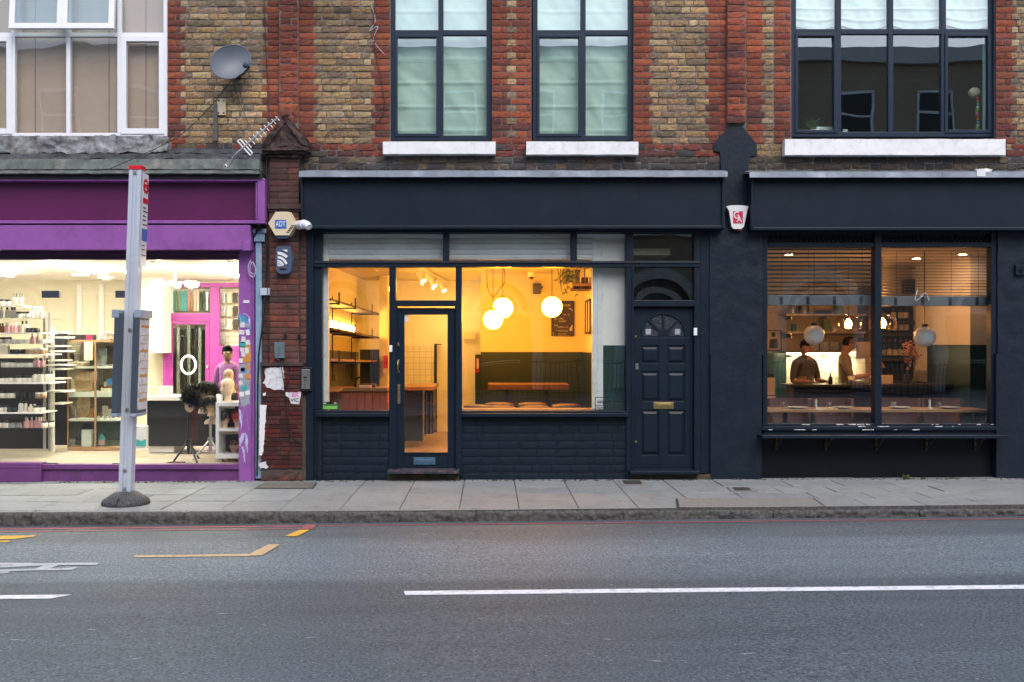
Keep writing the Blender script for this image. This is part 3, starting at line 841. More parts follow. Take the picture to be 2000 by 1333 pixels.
# covers let into the pavement
def cover(name, label, pts, inner, m1, m2, cat='cover'):
    V = [ground(px, py, zpav) for px, py in pts]
    c = sum(V, Vector()) / 4
    root = thing(name, label, cat, c)
    up = Vector((0, 0, 0.006))
    mb = MB(); mb.hexa([v - up for v in V] + [v + up for v in V]); mb.build('frame', m1, root)
    W = [c + (v - c) * inner for v in V]
    mb = MB(); mb.hexa([v for v in W] + [v + up * 1.6 for v in W]); mb.build('lid', m2, root)
COVC = mat('concrete cover', (0.20, 0.19, 0.175), 0.85, var=0.25, scale=40, bump=0.4, bscale=100)
COVI = mat('iron cover', (0.06, 0.055, 0.05), 0.6, 0.3, var=0.3, scale=30, bump=0.6, bscale=60)
cover('inspection_cover', 'long concrete inspection cover by the kerb in front of the navy restaurant', [(1322, 993), (1616, 993), (1590, 974), (1322 - 3, 975)], 0.965, COVI, COVC)
cover('inspection_cover', 'small square metal cover in the paving near the navy front door', [(1428, 961.5), (1480, 961.5), (1468, 952), (1420, 952)], 0.62, COVC, COVI)
cover('pavement_grate', 'dark cellar grate set in paving under the navy front door', [(1214, 949), (1264, 949), (1256, 938.5), (1206, 938.5)], 0.7, COVC, COVI, 'grate')
cover('pavement_grate', 'wide dark metal grate in paving before the narrow brick pillar', [(498, 955), (612, 955), (620, 944), (518, 944)], 0.95, COVI, mat('worn grate', (0.13, 0.12, 0.10), 0.8, var=0.4, scale=40, bump=0.6, bscale=90), 'grate')

# ================================================================ BUILDINGS
GB = 'terraced brick buildings along the pavement'
LB = thing('terraced_building', 'yellow and red brick building with purple beauty shop front and white upper windows', 'building', (gx(100), 0.2, 0), GB)
CB = thing('terraced_building', 'brick building with empty amber lit navy shopfront between two matching tall upper windows', 'building', (gx(990), 0.2, 0), GB)
RB = thing('terraced_building', 'brick building with navy restaurant front and wide four light upper window', 'building', (gx(1900), 0.2, 0), GB)
YB = 0.03
HC = 0.078
PXL, PXR = -420, 2420
TOPZ = gz(-150, YB)
def bx(px): return gx(px, YB)
Z0 = gz(332, YB)

def wall_courses(mb, k, z):
    pass
def segs(par):
    """(px0, px1, palette, bond, roughness, building) along one course"""
    A = par == 0
    S = []
    S += [(PXL, -330, 'Y', 'flem', 'L')]
    S += [(327, 362 if A else 352, 'R', 'one' if A else 'two', 'L'), (362 if A else 352, 512 if A else 522, 'Y', 'flem', 'L'), (512 if A else 522, 545, 'R', 'one', 'L')]
    S += [(583, 620 if A else 612, 'R', 'one', 'C'), (620 if A else 612, 725 if A else 732, 'Y', 'flem', 'C'), (725 if A else 732, 762, 'R', 'one', 'C')]
    if A: S += [(960, 998, 'R', 'one', 'C'), (999, 1038, 'R', 'one', 'C')]
    else: S += [(960, 990, 'R', 'two', 'C'), (990, 1009, 'Y', 'one', 'C'), (1009, 1038, 'R', 'two', 'C')]
    S += [(1237, 1275 if A else 1268, 'R', 'one' if A else 'two', 'C'), (1275 if A else 1268, 1385 if A else 1378, 'Y', 'flem', 'C'), (1385 if A else 1378, 1420, 'R', 'one' if A else 'two', 'C')]
    S += [(1458, 1495 if A else 1488, 'R', 'one', 'R'), (1495 if A else 1488, 1512, 'Y', 'one', 'R'), (1512, 1545, 'R', 'one' if A else 'two', 'R')]
    S += [(1945, 1985 if A else 1976, 'R', 'one' if A else 'two', 'R'), (1985 if A else 1976, PXR, 'Y', 'flem', 'R')]
    return S
walls = {'L': MB(), 'C': MB(), 'R': MB()}
k = 0
z = Z0
while z < TOPZ:
    py = 672 - (z + HC / 2 - H) * F / (YB + D)
    par = k % 2
    if py > 303:
        for b, a0, a1 in (('C', 590, 1412), ('R', 1462, PXR)):
            course(walls[b], bx(a0), bx(a1), z, HC, YB, DARKS, 'flem', 0.008, jag=0.005)
    elif py > 276:
        for b, a0, a1 in (('C', 590, 748), ('C', 968, 1028), ('C', 1247, 1408), ('R', 1468, 1532), ('R', 1965, PXR)):
            course(walls[b], bx(a0), bx(a1), z, HC, YB, DREDS + DARKS[:2] if b == 'C' else DREDS + YELS[:2], 'mix', 0.007, jag=0.004)
        course(walls['L'], bx(332), bx(545), z, HC, YB, DREDS + REDS[:2] + DARKS, 'flem', 0.006, jag=0.003)
    else:
        for a0, a1, pal, bond, b in segs(par):
            P_ = (REDS if py < 190 or random.random() < 0.45 else DREDS) if pal == 'R' else YELS
            yel = pal == 'Y'
            course(walls[b], bx(a0), bx(a1), z, HC, YB, P_, bond, 0.0065 if yel else 0.0035, jag=0.0032 if yel else 0.002, joint=0.014 if yel else 0.011)
    # two projecting piers
    if py < 248:
        for b, a0, a1, pal in (('C', 546, 582, REDS + DREDS[:2]), ('R', 1421, 1457, DREDS + REDS)):
            course(walls[b], gx(a0, -0.03), gx(a1, -0.03), z, HC, -0.03, pal, 'one' if par else 'two', 0.006, jag=0.004)
    z += HC; k += 1
def mort(b, a0, a1, p0, p1, Y=YB + 0.012, t=0.2, m=1): walls[b].P(a0, a1, p0, p1, Y, Y + t, m)
T_ = -150
mort('L', PXL, -331, T_, 345); mort('L', 327.5, 546, T_, 300); mort('L', -331, 327.5, 266, 345)
mort('C', 582, 762.5, T_, 345); mort('C', 762.5, 960.5, 276, 345); mort('C', 960.5, 1038, T_, 345); mort('C', 1038, 1237.5, 276, 345); mort('C', 1237.5, 1421, T_, 345)
mort('C', 546, 582, T_, 345, -0.018, 0.25)
mort('R', 1421, 1457, T_, 238, -0.018, 0.25); mort('R', 1457, 1545.5, T_, 345); mort('R', 1545.5, 1945.5, 272, 345); mort('R', 1945.5, PXR, T_, 345); mort('R', 1421, 1457, 238, 345)
walls['L'].build('brick_wall', [BRICK, MORTAR], LB)
walls['C'].build('brick_wall', [BRICK, MORTAR], CB)
walls['R'].build('brick_wall', [BRICK, MORTAR], RB)

# rear shells: party walls, floors between storeys, roof, back wall
SHELL = mat('plain plaster', (0.35, 0.33, 0.30), 0.9, var=0.05)
ROOFM = mat('roof felt', (0.06, 0.06, 0.065), 0.9)
def shell(root, a0, a1, zc):
    x0, x1 = gx(a0), gx(a1)
    mb = MB()
    mb.box(x0, x0 + 0.1, 0.25, 7.2, 0, TOPZ); mb.box(x1 - 0.1, x1, 0.25, 7.2, 0, TOPZ)
    mb.box(x0 + 0.1, x1 - 0.1, 7.1, 7.2, 0, TOPZ)
    mb.build('party_wall', SHELL, root)
    mb = MB(); mb.box(x0 + 0.1, x1 - 0.1, 0.30, 7.1, zc, zc + 0.14); mb.build('floor_slab', SHELL, root)
    mb = MB(); mb.box(x0, x1, 0.0, 7.2, TOPZ, TOPZ + 0.15); mb.build('roof', ROOFM, root)
shell(LB, PXL, 549, 2.98); shell(CB, 550, 1437, 2.98); shell(RB, 1439, PXR, 2.98)

# ---------------------------------------------------------------- windows
def window(root, a0, a1, b0, b1, cols, rows_, fr, m, Y=0.10, name='window', sub=(), gl=GLASSU, subf=9, dep=0.07):
    """cols/rows_: pixel edges of the openings between bars; frame bars are cut as solid boxes; sub: (i, j) with an inner casement."""
    mb = MB()
    xs = [a0] + list(cols) + [a1]
    mb.P(a0, a0 + fr, b0, b1, Y, Y + dep); mb.P(a1 - fr, a1, b0, b1, Y, Y + dep)
    mb.P(a0 + fr, a1 - fr, b1 - fr, b1, Y + 0.001, Y + dep); mb.P(a0 + fr, a1 - fr, b0, b0 + fr, Y + 0.001, Y + dep)
    ce = [a0 + fr / 2] + list(cols) + [a1 - fr / 2]
    re = [b0 + fr / 2] + list(rows_) + [b1 - fr / 2]
    for c in cols: mb.P(c - fr / 2, c + fr / 2, b0 + fr, b1 - fr, Y + 0.002, Y + dep)
    for r in rows_:
        for i in range(len(ce) - 1): mb.P(ce[i] + fr / 2, ce[i + 1] - fr / 2, r - fr / 2, r + fr / 2, Y + 0.003, Y + dep)
    cells = []
    for i in range(len(ce) - 1):
        for j in range(len(re) - 1):
            q = [ce[i] + fr / 2, ce[i + 1] - fr / 2, re[j] + fr / 2, re[j + 1] - fr / 2]
            if (i, j) in sub:
                s_ = subf
                mb.P(q[0] - 2, q[0] + s_, q[2] - 2, q[3] + 2, Y - 0.012, Y + 0.05); mb.P(q[1] - s_, q[1] + 2, q[2] - 2, q[3] + 2, Y - 0.012, Y + 0.05)
                mb.P(q[0] + s_, q[1] - s_, q[2] - 2, q[2] + s_, Y - 0.011, Y + 0.05); mb.P(q[0] + s_, q[1] - s_, q[3] - s_, q[3] + 2, Y - 0.011, Y + 0.05)
                q = [q[0] + s_, q[1] - s_, q[2] + s_, q[3] - s_]
            cells.append(q)
    o = mb.build(name, m, root, bevel=0.004)
    for q in cells:
        p = MB(); p.P(q[0] - 1, q[1] + 1, q[2] - 1, q[3] + 1, Y + 0.03, Y + 0.036)
        p.build('pane', gl, o)
    return o, cells
def sill(parent, a0, a1, b0, b1, Y0, Y1, m, seed=1):
    mb = MB()
    mb.rough(gx(a0, Y0), gx(a1, Y0), Y0, Y1, gz(b1, Y0), gz(b0, Y0), 0.03, 0.004, 6, 0, seed)
    mb.build('sill', m, parent)
w1, _ = window(CB, 762, 960, -140, 275, [861], [64], 10, ALU, sub=((0, 1),), subf=4)
sill(w1, 748, 968, 277, 301, -0.07, 0.1, WHITEP, 3)
w2, _ = window(CB, 1040, 1237, -140, 275, [1139], [64], 10, ALU, sub=((0, 1),), subf=4)
sill(w2, 1028, 1247, 277, 302, -0.07, 0.1, WHITEP, 11)
w3, _ = window(RB, 1545, 1944, -140, 268, [1638, 1740, 1843], [62], 10, ALU, sub=((0, 1), (3, 1)), subf=4)
sill(w3, 1533, 1964, 272, 303, -0.07, 0.1, WHITEP, 19)
wl, _ = window(LB, -330, 327, -140, 268, [-210, -100, 25, 133, 233], [68], 8, UPVC, Y=0.06, sub=((1, 1), (5, 1), (2, 1)), subf=9, gl=GLASSL)
# two top hung casements, pushed open
for a0, a1 in ((24, 128), (126, 228)):
    mb = MB()
    s0 = 0
    Yc = 0.045
    mb.P(a0, a0 + 11, -140, 62, Yc - 0.05, Yc); mb.P(a1 - 11, a1, -140, 62, Yc - 0.05, Yc)
    mb.P(a0 + 11, a1 - 11, 51, 62, Yc - 0.049, Yc); mb.P(a0 + 11, a1 - 11, -140, -129, Yc - 0.049, Yc)
    piv = (0, Yc, gz(-140, Yc))
    mb.rot(0, R(-4.5), 'X', piv)
    c = mb.build('casement', UPVC, LB, bevel=0.004)
    mb = MB(); mb.P(a0 + 10, a1 - 10, -130, 52, Yc - 0.03, Yc - 0.024); mb.rot(0, R(-4.5), 'X', piv); mb.build('pane', GLASSU, c)
mb = MB(); mb.rough(gx(-340), gx(333), -0.06, 0.06, gz(301), gz(268), 0.02, 0.034, 6, 0, 5)
mb.build('sill', CONC, LB)
mb = MB(); 
mb.rough(gx(PXL), gx(516), -0.16, 0.06, gz(311, -0.16), gz(300, -0.16), 0.02, 0.02, 6, 0, 8)
mb.rough(gx(330), gx(514), -0.05, 0.06, gz(300, -0.05), gz(291, -0.05), 0.03, 0.014, 6, 0, 9)
mb.build('ledge', LEDGE, LB)
mb = MB(); mb.rough(gx(PXL), gx(514), -0.19, 0.0, gz(331, -0.19), gz(311, -0.19), 0.03, 0.006, 4, 0, 15)
mb.rough(gx(PXL), gx(516), -0.27, 0.0, gz(339, -0.27), gz(333, -0.27), 0.03, 0.006, 8, 0, 16)
mb.build('cornice_board', GREENF, LB)
mb = MB(); mb.P(PXL, 512, 338, 350, -0.21, 0.0); mb.build('cornice_black_board', BLACKW, LB)  # flat black strip below the cornice board

# ---------------------------------------------------------------- left shopfront
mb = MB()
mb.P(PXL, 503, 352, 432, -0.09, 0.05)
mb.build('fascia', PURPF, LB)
mb = MB()
mb.P(PXL, 517, 348, 354, -0.20, 0.05); mb.P(PXL, 517, 431, 437, -0.20, 0.05); mb.P(503, 517, 354, 431, -0.199, 0.05)
mb.P(499, 503, 356, 430, -0.18, 0.04)
mb.build('fascia_moulding', PURPLE, LB, bevel=0.006)
mb = MB(); mb.P(PXL, 489, 440, 488, -0.19, 0.05); mb.P(473, 489, 472, 490, -0.21, -0.19)
mb.build('shutter_box', PURPLE, LB, bevel=0.004)
mb = MB(); mb.P(PXL, 467, 487, 497, -0.05, 0.1); mb.P(PXL, 467, 496, 507, 0.0, 0.1)
mb.build('shutter_slot', PURPD, LB, bevel=0.003)
mb = MB(); mb.P(466, 491, 488, 940, -0.03, 0.12); mb.P(491, 497, 445, 940, -0.01, 0.12); mb.build('door_post', PURPLE, LB, bevel=0.004)
mb = MB(); mb.P(499, 511, 472, 935, -0.045, 0.03); mb.P(494, 520, 447, 455, -0.09, 0.03); mb.P(496, 517, 455, 472, -0.07, 0.03)
mb.build('corner_post', PIPEB, LB, bevel=0.004)
mb = MB(); mb.P(PXL, 80, 905, 950, -0.06, 0.1); mb.P(PXL, 76, 912, 915, -0.065, -0.06); mb.P(80, 466, 908, 917, -0.02, 0.1); mb.P(80, 466, 917, 950, 0.01, 0.1)
mb.build('plinth', PURPL, LB, bevel=0.004)
sw = MB(); sw.P(PXL, 466, 503, 508, 0.03, 0.09)
sw = sw.build('shop_window', PURPD, LB)
for a0, a1 in ((PXL, -90), (-88, 84.5), (246.5, 466)):
    p = MB(); p.P(a0, a1, 507, 909, 0.05, 0.058); p.build('pane', GLASSP, sw)
gd = MB(); gd.P(86, 245, 575, 909, 0.05, 0.058)
gdo = gd.build('glass_door', GLASSP, LB)
p = MB(); p.P(86, 245, 507, 573.5, 0.05, 0.058); p.build('pane', GLASSP, sw)
for a0, a1, b0, b1 in ((81, 116, 568, 582), (225, 250, 568, 582), (83, 111, 905, 912), (219, 250, 905, 912)):
    p = MB(); p.P(a0, a1, b0, b1, 0.035, 0.072); p.build('patch_fitting', mat('patch fitting', (0.09, 0.10, 0.13), 0.35, 0.5), gdo if b0 > 800 else gdo, bevel=0.003)
# interior shell of the left shop
def room(root, x0, x1, zf, zc, yb, wm, fm, cm, y0=0.12):
    mb = MB(); mb.box(x0, x1, yb, yb + 0.06, zf, zc); mb.box(x0 - 0.06, x0, y0, yb + 0.06, zf, zc); mb.box(x1, x1 + 0.06, y0, yb + 0.06, zf, zc)
    mb.build('interior_wall', wm, root)
    mb = MB(); mb.box(x0 - 0.06, x1 + 0.06, y0, yb + 0.06, zf - 0.12, zf); mb.build('interior_floor', fm, root)
    mb = MB(); mb.box(x0 - 0.06, x1 + 0.06, y0, yb + 0.06, zc, zc + 0.08); mb.build('interior_ceiling', cm, root)
room(LB, -9.4, -2.95, 0.185, 2.66, 4.25, WALLA, LINO, WALLW)
# magenta partition with a door and borrowed lights, at the rear of the shop
YP = 4.0
mb = MB()
for q_, (a0, a1, b0, b1) in enumerate(((318, 328, 560, 900), (410, 428, 560, 900), (328, 410, 612, 628), (428, 470, 676, 684), (318, 470, 553, 561))):
    mb.P(a0, a1, b0, b1, YP - 0.003 * q_, YP + 0.06)
mb.P(428, 475, 684, 900, YP + 0.01, YP + 0.05)
mb.build('partition', PINKP, LB, bevel=0.003)
mb = MB(); mb.P(328.5, 337, 628.5, 890, YP + 0.01, YP + 0.05); mb.P(401, 409.5, 628.5, 890, YP + 0.01, YP + 0.05); mb.P(337, 401, 628.5, 634, YP + 0.011, YP + 0.05); mb.P(337, 401, 800, 890, YP + 0.011, YP + 0.05)
dd = mb.build('inner_door', PINKP, LB, bevel=0.003)
p = MB(); p.P(336, 402, 633, 801, YP + 0.025, YP + 0.031); p.build('pane', GLASSC, dd)
p = MB(); p.ell(gp(405, 717, YP), 0.025, 10, 8); p.build('handle', CHROME, dd)
mb = MB()
for a in (150, 193): mb.P(a, a + 9, 556, 860, 4.20, 4.249)
mb.P(275, 318, 540, 690, 3.6, 4.249)
mb.build('wall_batten', WALLW, LB)
mb = MB(); mb.P(326, 470, 560, 800, 4.22, 4.249); mb.build('slatwall', SLATWALL, LB)

# ---------------------------------------------------------------- brick pillar between the shops
pm = MB()
def pcourses(a0, a1, p0, p1, Y, pal, h, m, bond, amp=0.0014):
    z = gz(p1, Y); zt = gz(p0, Y); i = 0
    n = max(1, round((zt - z) / h)); h = (zt - z) / n
    for i in range(n):
        course(pm, gx(a0, Y), gx(a1, Y), z + i * h, h, Y, pal, bond, amp, joint=0.007, m=m, jag=0.0015, edge_d=0.0016)
PILP = -0.07
pcourses(526, 584, 305, 399, PILP, PILR, 0.073, 0, 'flem')
pcourses(526, 584, 412, 712, PILP, PILR + DREDS[:2], 0.073, 0, 'flem')
pcourses(510, 590, 716, 916, PILP - 0.015, BURG, 0.052, 1, 'flem', 0.0015)
pcourses(510, 590, 916, 940, PILP, PILR + [(0.22, 0.09, 0.05)], 0.075, 0, 'str', 0.006)
pm.P(526, 584, 300, 714, PILP + 0.012, 0.1, 2); pm.P(510, 590, 714, 942, PILP + 0.002, 0.1, 2)
pm.P(584, 600, 447, 938, -0.02, 0.1, 2); pm.P(512, 526, 300, 942, -0.01, 0.1, 2)
pcourses(586, 600, 447, 712, -0.035, PILR, 0.073, 0, 'one')
pcourses(512, 526, 447, 712, -0.035, PILR, 0.073, 0, 'one')
pil = pm.build('brick_pillar', [PILBR, GLAZBR, MORTARD], CB)
mb = MB()
mb.rough(gx(522, -.11), gx(590, -.11), -0.11, 0.04, gz(408, -.11), gz(399, -.11), 0.02, 0.006, 8)
mb.rough(gx(524, -.09), gx(587, -.09), -0.09, 0.04, gz(413, -.09), gz(408, -.09), 0.02, 0.005, 8)
mb.build('moulding', TERRA, pil); mb = MB(); mb.P(508, 592, 708, 715, -0.11, 0.03)
mb.build('moulding', TERRA, pil)
mb = MB()
Yc = -0.17
def pz(l, Y): return [(gx(a, Y), gz(b, Y)) for a, b in l]
mb.prism(pz([(516, 290), (524, 268), (544, 243), (556, 232), (567, 240), (594, 276), (594, 290)], Yc), Yc, 0.03)
mb.prism(pz([(552, 226), (558, 224), (604, 276), (602, 287), (590, 282), (556, 238)], -0.2), -0.2, 0.03)
mb.prism(pz([(556, 229), (552, 228), (511, 283), (513, 292), (524, 284), (556, 240)], -0.19), -0.19, 0.03)
mb.P(510, 602, 286, 294, -0.19, 0.03); mb.P(516, 596, 294, 300, -0.15, 0.03); mb.P(523, 588, 300, 307, -0.11, 0.03)
mb.prism(pz([(556, 262), (548, 272), (549, 286), (566, 286), (566, 272)], -0.185), -0.185, -0.16)
cap = mb.build('gabled_capital', TERRA, pil)
sm_ = cap.modifiers.new('fine', 'SUBSURF'); sm_.subdivision_type = 'SIMPLE'; sm_.levels = 4; sm_.render_levels = 4
tx = bpy.data.textures.new('erosion', 'CLOUDS'); tx.noise_scale = 0.09; tx.noise_depth = 4
dm = cap.modifiers.new('wear', 'DISPLACE'); dm.texture = tx; dm.strength = 0.055; dm.mid_level = 0.55; dm.texture_coords = 'GLOBAL'

# ---------------------------------------------------------------- middle shopfront
def flash(root, a0, a1, p0, p1, Yf=-0.26):
    mb = MB()
    x0, x1 = gx(a0, Yf), gx(a1, Yf)
    zb, zt = gz(p1, Yf), gz(p0 + 5, Yf)
    n = max(4, int((x1 - x0) / 0.05))
    wv = lambda x, k: 0.004 * noise.noise(Vector((x * 2.2, k, 3))) + 0.002 * noise.noise(Vector((x * 11, k, 5)))
    prof = [(-0.005 + YB, zt + 0.055), (Yf + 0.02, zt), (Yf, zt - 0.006), (Yf - 0.004, zb), (Yf + 0.012, zb - 0.002), (Yf + 0.02, zt - 0.02), (YB, zt + 0.03)]
    q = len(prof)
    v = []
    for i in range(n + 1):
        x = x0 + (x1 - x0) * i / n
        v += [(x, y + wv(x, j) , z_ + wv(x, j + 7)) for j, (y, z_) in enumerate(prof)]
    mb.add(v, [(i * q + j, (i + 1) * q + j, (i + 1) * q + (j + 1) % q, i * q + (j + 1) % q) for i in range(n) for j in range(q)], 0, None, False)
    mb.add(v[:q] + v[-q:], [tuple(range(q)), tuple(range(2 * q - 1, q - 1, -1))])
    xs = x0 + 0.9
    while xs < x1 - 0.3:                                       # welted seams
        mb.hexa([(xs, Yf - 0.008, zb), (xs + 0.02, Yf - 0.008, zb), (xs + 0.02, Yf, zb), (xs, Yf, zb), (xs, Yf - 0.006, zt - 0.004), (xs + 0.02, Yf - 0.006, zt - 0.004), (xs + 0.02, Yf, zt), (xs, Yf, zt)])
        xs += 1.35
    mb.build('lead_flashing', LEAD, root)
flash(CB, 584, 1421, 329, 346)
mb = MB(); mb.P(592, 1410, 346, 443, -0.15, 0.05); mb.build('fascia', NAVY, CB)
mb = MB(); mb.P(588, 592, 344, 447, -0.18, 0.05); mb.P(1410, 1416, 344, 447, -0.18, 0.05); mb.P(592, 1410, 441, 447, -0.179, 0.05); mb.P(592, 1410, 350, 353, -0.16, 0.0)
mb.build('fascia_moulding', NAVY, CB, bevel=0.006)
mb = MB(); mb.P(584, 1416, 330, 450, 0.06, 0.24); mb.build('fascia_backing', SHELL, CB)
mb = MB()
J = [(598, 612, 447, 938, -0.04), (612, 629, 450, 814, 0.0), (760, 773, 522, 930, -0.02), (890, 902, 522, 930, -0.02), (1223, 1237, 522, 938, -0.02), (1356, 1368, 450, 928, -0.02), (1368, 1389, 447, 925, -0.005), (1234, 1238, 522, 925, -0.03)]
for a0, a1, b0, b1, Y in J: mb.P(a0, a1, b0, b1, Y, 0.12)
mb.P(612, 1368, 447, 455, -0.035, 0.12)
mb.P(612, 1368, 510, 522, -0.03, 0.12); mb.P(612, 1368, 512, 515, -0.04, 0.12)
for a in (865, 1115, 1223): mb.P(a, a + (14 if a == 1223 else 12), 455, 510, -0.02, 0.12)
mb.P(773, 890, 587, 598, -0.02, 0.12); mb.P(1237, 1356, 587, 599, -0.02, 0.12)
mb.P(773, 776, 598, 915, 0.0, 0.12); mb.P(888, 890, 598, 915, 0.0, 0.12)
sf = mb.build('shop_window', NAVY, CB, bevel=0.004)
for a0, a1, b0, b1 in ((629, 865, 455, 510), (877, 1115, 455, 510), (1127, 1223, 455, 510), (1237, 1356, 455, 510), (629, 760, 522, 803), (773, 890, 522, 587), (902, 1223, 522, 803), (1237, 1356, 522, 587)):
    p = MB(); p.P(a0, a1, b0, b1, 0.05, 0.057); p.build('pane', GLASS, sf)
for a0, a1 in ((617, 760), (902, 1228)):
    mb = MB(); mb.P(a0, a1, 803, 807, -0.03, 0.12); mb.exx([(0.1, gz(806)), (-0.10, gz(808, -0.1)), (-0.10, gz(814.5, -0.1)), (-0.07, gz(816, -0.07)), (0.1, gz(818))], gx(a0, -0.1), gx(a1, -0.1))
    mb.build('window_sill', NAVY, CB, bevel=0.003)
# painted brick stall riser
mb = MB()
for a0, a1 in ((630, 760), (902, 1224)):
    z, zt = gz(938, 0.0), gz(816, 0.0); n = 8; h = (zt - z) / n
    for i in range(n): course(mb, gx(a0, 0), gx(a1, 0), z + i * h, h, 0.000, [(1, 1, 1)], 'flem', 0.0014, edge_d=0.0020, joint=0.012, jag=0.0025, st=0.225, hd=0.225)
    mb.P(a0 - 2, a1 + 2, 816, 940, 0.0095, 0.12)
mb.P(611, 629, 816, 938, 0.008, 0.1); mb.P(621, 628, 816, 938, -0.02, 0.008)
mb.build('stall_riser', NAVYR, CB)
# glazed door
mb = MB()
Yd = 0.03
for a0, a1, b0, b1 in ((776, 790, 602, 915), (874, 888, 602, 915)): mb.P(a0, a1, b0, b1, Yd, Yd + 0.045)
mb.P(790, 874, 602, 615, Yd, Yd + 0.045); mb.P(790, 874, 885, 915, Yd, Yd + 0.045)
mb.P(787, 877, 884, 887, Yd - 0.012, Yd)
dr = mb.build('door', NAVY, CB, bevel=0.003)
p = MB(); p.P(789, 875, 614, 886, Yd + 0.02, Yd + 0.026); p.build('pane', GLASS, dr)
p = MB(); p.tube([gp(777.5, 704, Yd - 0.005), gp(777, 708, Yd - 0.04), gp(777, 722, Yd - 0.045), gp(777.5, 726, Yd - 0.005)], 0.008); p.P(774.5, 780.5, 702, 707, Yd - 0.006, Yd); p.P(774.5, 780.5, 724, 729, Yd - 0.006, Yd); p.build('handle', BRASS, dr)
p = MB(); p.P(774.5, 781.5, 752, 789, Yd - 0.006, Yd); p.build('finger_plate', BRASS, dr, bevel=0.002)
p = MB(); p.cyl(gp(777, 673, Yd), gp(777, 673, Yd - 0.014), 0.022); p.build('lock', BRASS, dr)
p = MB(); p.P(808, 850, 894, 908, Yd - 0.008, Yd); p.P(813, 845, 898, 904, Yd - 0.014, Yd - 0.008); p.build('letterbox', mat('tarnished letterbox', (0.10, 0.20, 0.30), 0.35, 0.6, var=0.4, scale=20), dr, bevel=0.002)
p = MB(); p.P(790, 797, 615, 630, Yd + 0.012, Yd + 0.018); p.build('sticker', PAPERW, dr)
mb = MB(); mb.exx([(0.1, gz(915)), (-0.03, gz(916)), (-0.14, gz(920, -0.14)), (-0.14, gz(926, -0.14)), (0.1, gz(926))], gx(757, -0.1), gx(897, -0.1))
mb.build('doorstep', mat('chipped step paint', (0.02, 0.03, 0.045), 0.5, dirt=(0.35, 0.12, 0.1), dscale=14, damt=0.7), CB, bevel=0.004)
# panelled front door
mb = MB(); Yd = 0.04
FX = [(1238, 1252), (1287, 1303), (1338, 1355)]
mb.P(1239, 1355, 600, 916, Yd + 0.016, Yd + 0.05)
PN = [(1252, 1287, 677, 709), (1303, 1338, 677, 709), (1252, 1287, 728, 783), (1303, 1338, 728, 783), (1252, 1287, 803, 888), (1303, 1338, 803, 888)]
for a0, a1 in FX: mb.P(a0, a1, 660, 916, Yd, Yd + 0.02)
for b0, b1 in ((660, 675), (711, 726), (785, 801), (890, 916)):
    for i in (0, 1): mb.P(FX[i][1], FX[i + 1][0], b0, b1, Yd, Yd + 0.02)
for a0, a1, b0, b1 in PN:                                     # raised and fielded panels
    xa, xb, za, zb = gx(a0 + 2, Yd), gx(a1 - 2, Yd), gz(b1 - 1, Yd), gz(b0 + 1, Yd)
    i_ = 0.028
    o = Yd + 0.017; f_ = Yd - 0.002
    v = [(xa, o, za), (xb, o, za), (xb, o, zb), (xa, o, zb), (xa + i_, f_, za + i_), (xb - i_, f_, za + i_), (xb - i_, f_, zb - i_), (xa + i_, f_, zb - i_)]
    mb.add(v, [(0, 1, 5, 4), (1, 2, 6, 5), (2, 3, 7, 6), (3, 0, 4, 7), (4, 5, 6, 7)])
# top with a sunburst light: solid surround cut to a half round
cx, cyp, ro, ri = 1296, 655, 41, 11
arc = [(cx - ro * math.cos(math.pi * i / 24), cyp - ro * math.sin(math.pi * i / 24)) for i in range(25)]
left = [(1238, 660), (1238, 602), (cx, 602)] + [arc[12 - i] for i in range(13)] + [(cx - ro, 660)]
right = [(1355, 660), (1355, 602), (cx, 602)] + [arc[12 + i] for i in range(13)] + [(cx + ro, 660)]
mb.prism(pz(left, Yd), Yd, Yd + 0.02); mb.prism(pz(right, Yd), Yd, Yd + 0.02)
mb.P(cx - ro, cx + ro, 655, 660, Yd, Yd + 0.02)
for i in range(24):
    t0, t1 = math.pi * i / 24, math.pi * (i + 1) / 24
    q = lambda r, t: (cx - r * math.cos(t), cyp - r * math.sin(t))
    mb.prism(pz([q(ro + 3, t0), q(ro + 3, t1), q(ro, t1), q(ro, t0)], Yd), Yd - 0.012, Yd + 0.016)
mb.prism(pz([(cx - ri * math.cos(math.pi * i / 10), cyp - ri * math.sin(math.pi * i / 10)) for i in range(11)], Yd), Yd - 0.004, Yd + 0.017)
for t in (R(45), R(90), R(135)):
    d = (-math.cos(t), -math.sin(t)); n_ = (-d[1] * 2, d[0] * 2)
    mb.prism(pz([(cx + d[0] * ri + n_[0], cyp + d[1] * ri + n_[1]), (cx + d[0] * ro + n_[0], cyp + d[1] * ro + n_[1]), (cx + d[0] * ro - n_[0], cyp + d[1] * ro - n_[1]), (cx + d[0] * ri - n_[0], cyp + d[1] * ri - n_[1])], Yd), Yd - 0.006, Yd + 0.016)
fd = mb.build('panelled_door', NAVY, CB, bevel=0.003)
p = MB(); p.prism(pz([(cx - (ro - 1) * math.cos(math.pi * i / 24), cyp - (ro - 1) * math.sin(math.pi * i / 24)) for i in range(25)], Yd + .008), Yd + 0.009, Yd + 0.014)
p.build('fanlight_glass', mat('pebbled dark glass', (0.035, 0.04, 0.05), 0.18, var=0.5, scale=30, bump=0.9, bscale=45), fd)
for a in (1261, 1318): 
    p = MB(); p.P(a, a + 10.5, 643, 654, Yd + 0.003, Yd + 0.008); p.build('sticker', GREYART, fd)
for py in (657, 863):
    p = MB(); p.cyl(gp(1242, py, Yd), gp(1242, py, Yd - 0.012), 0.014); p.build('lock', BRASS, fd)
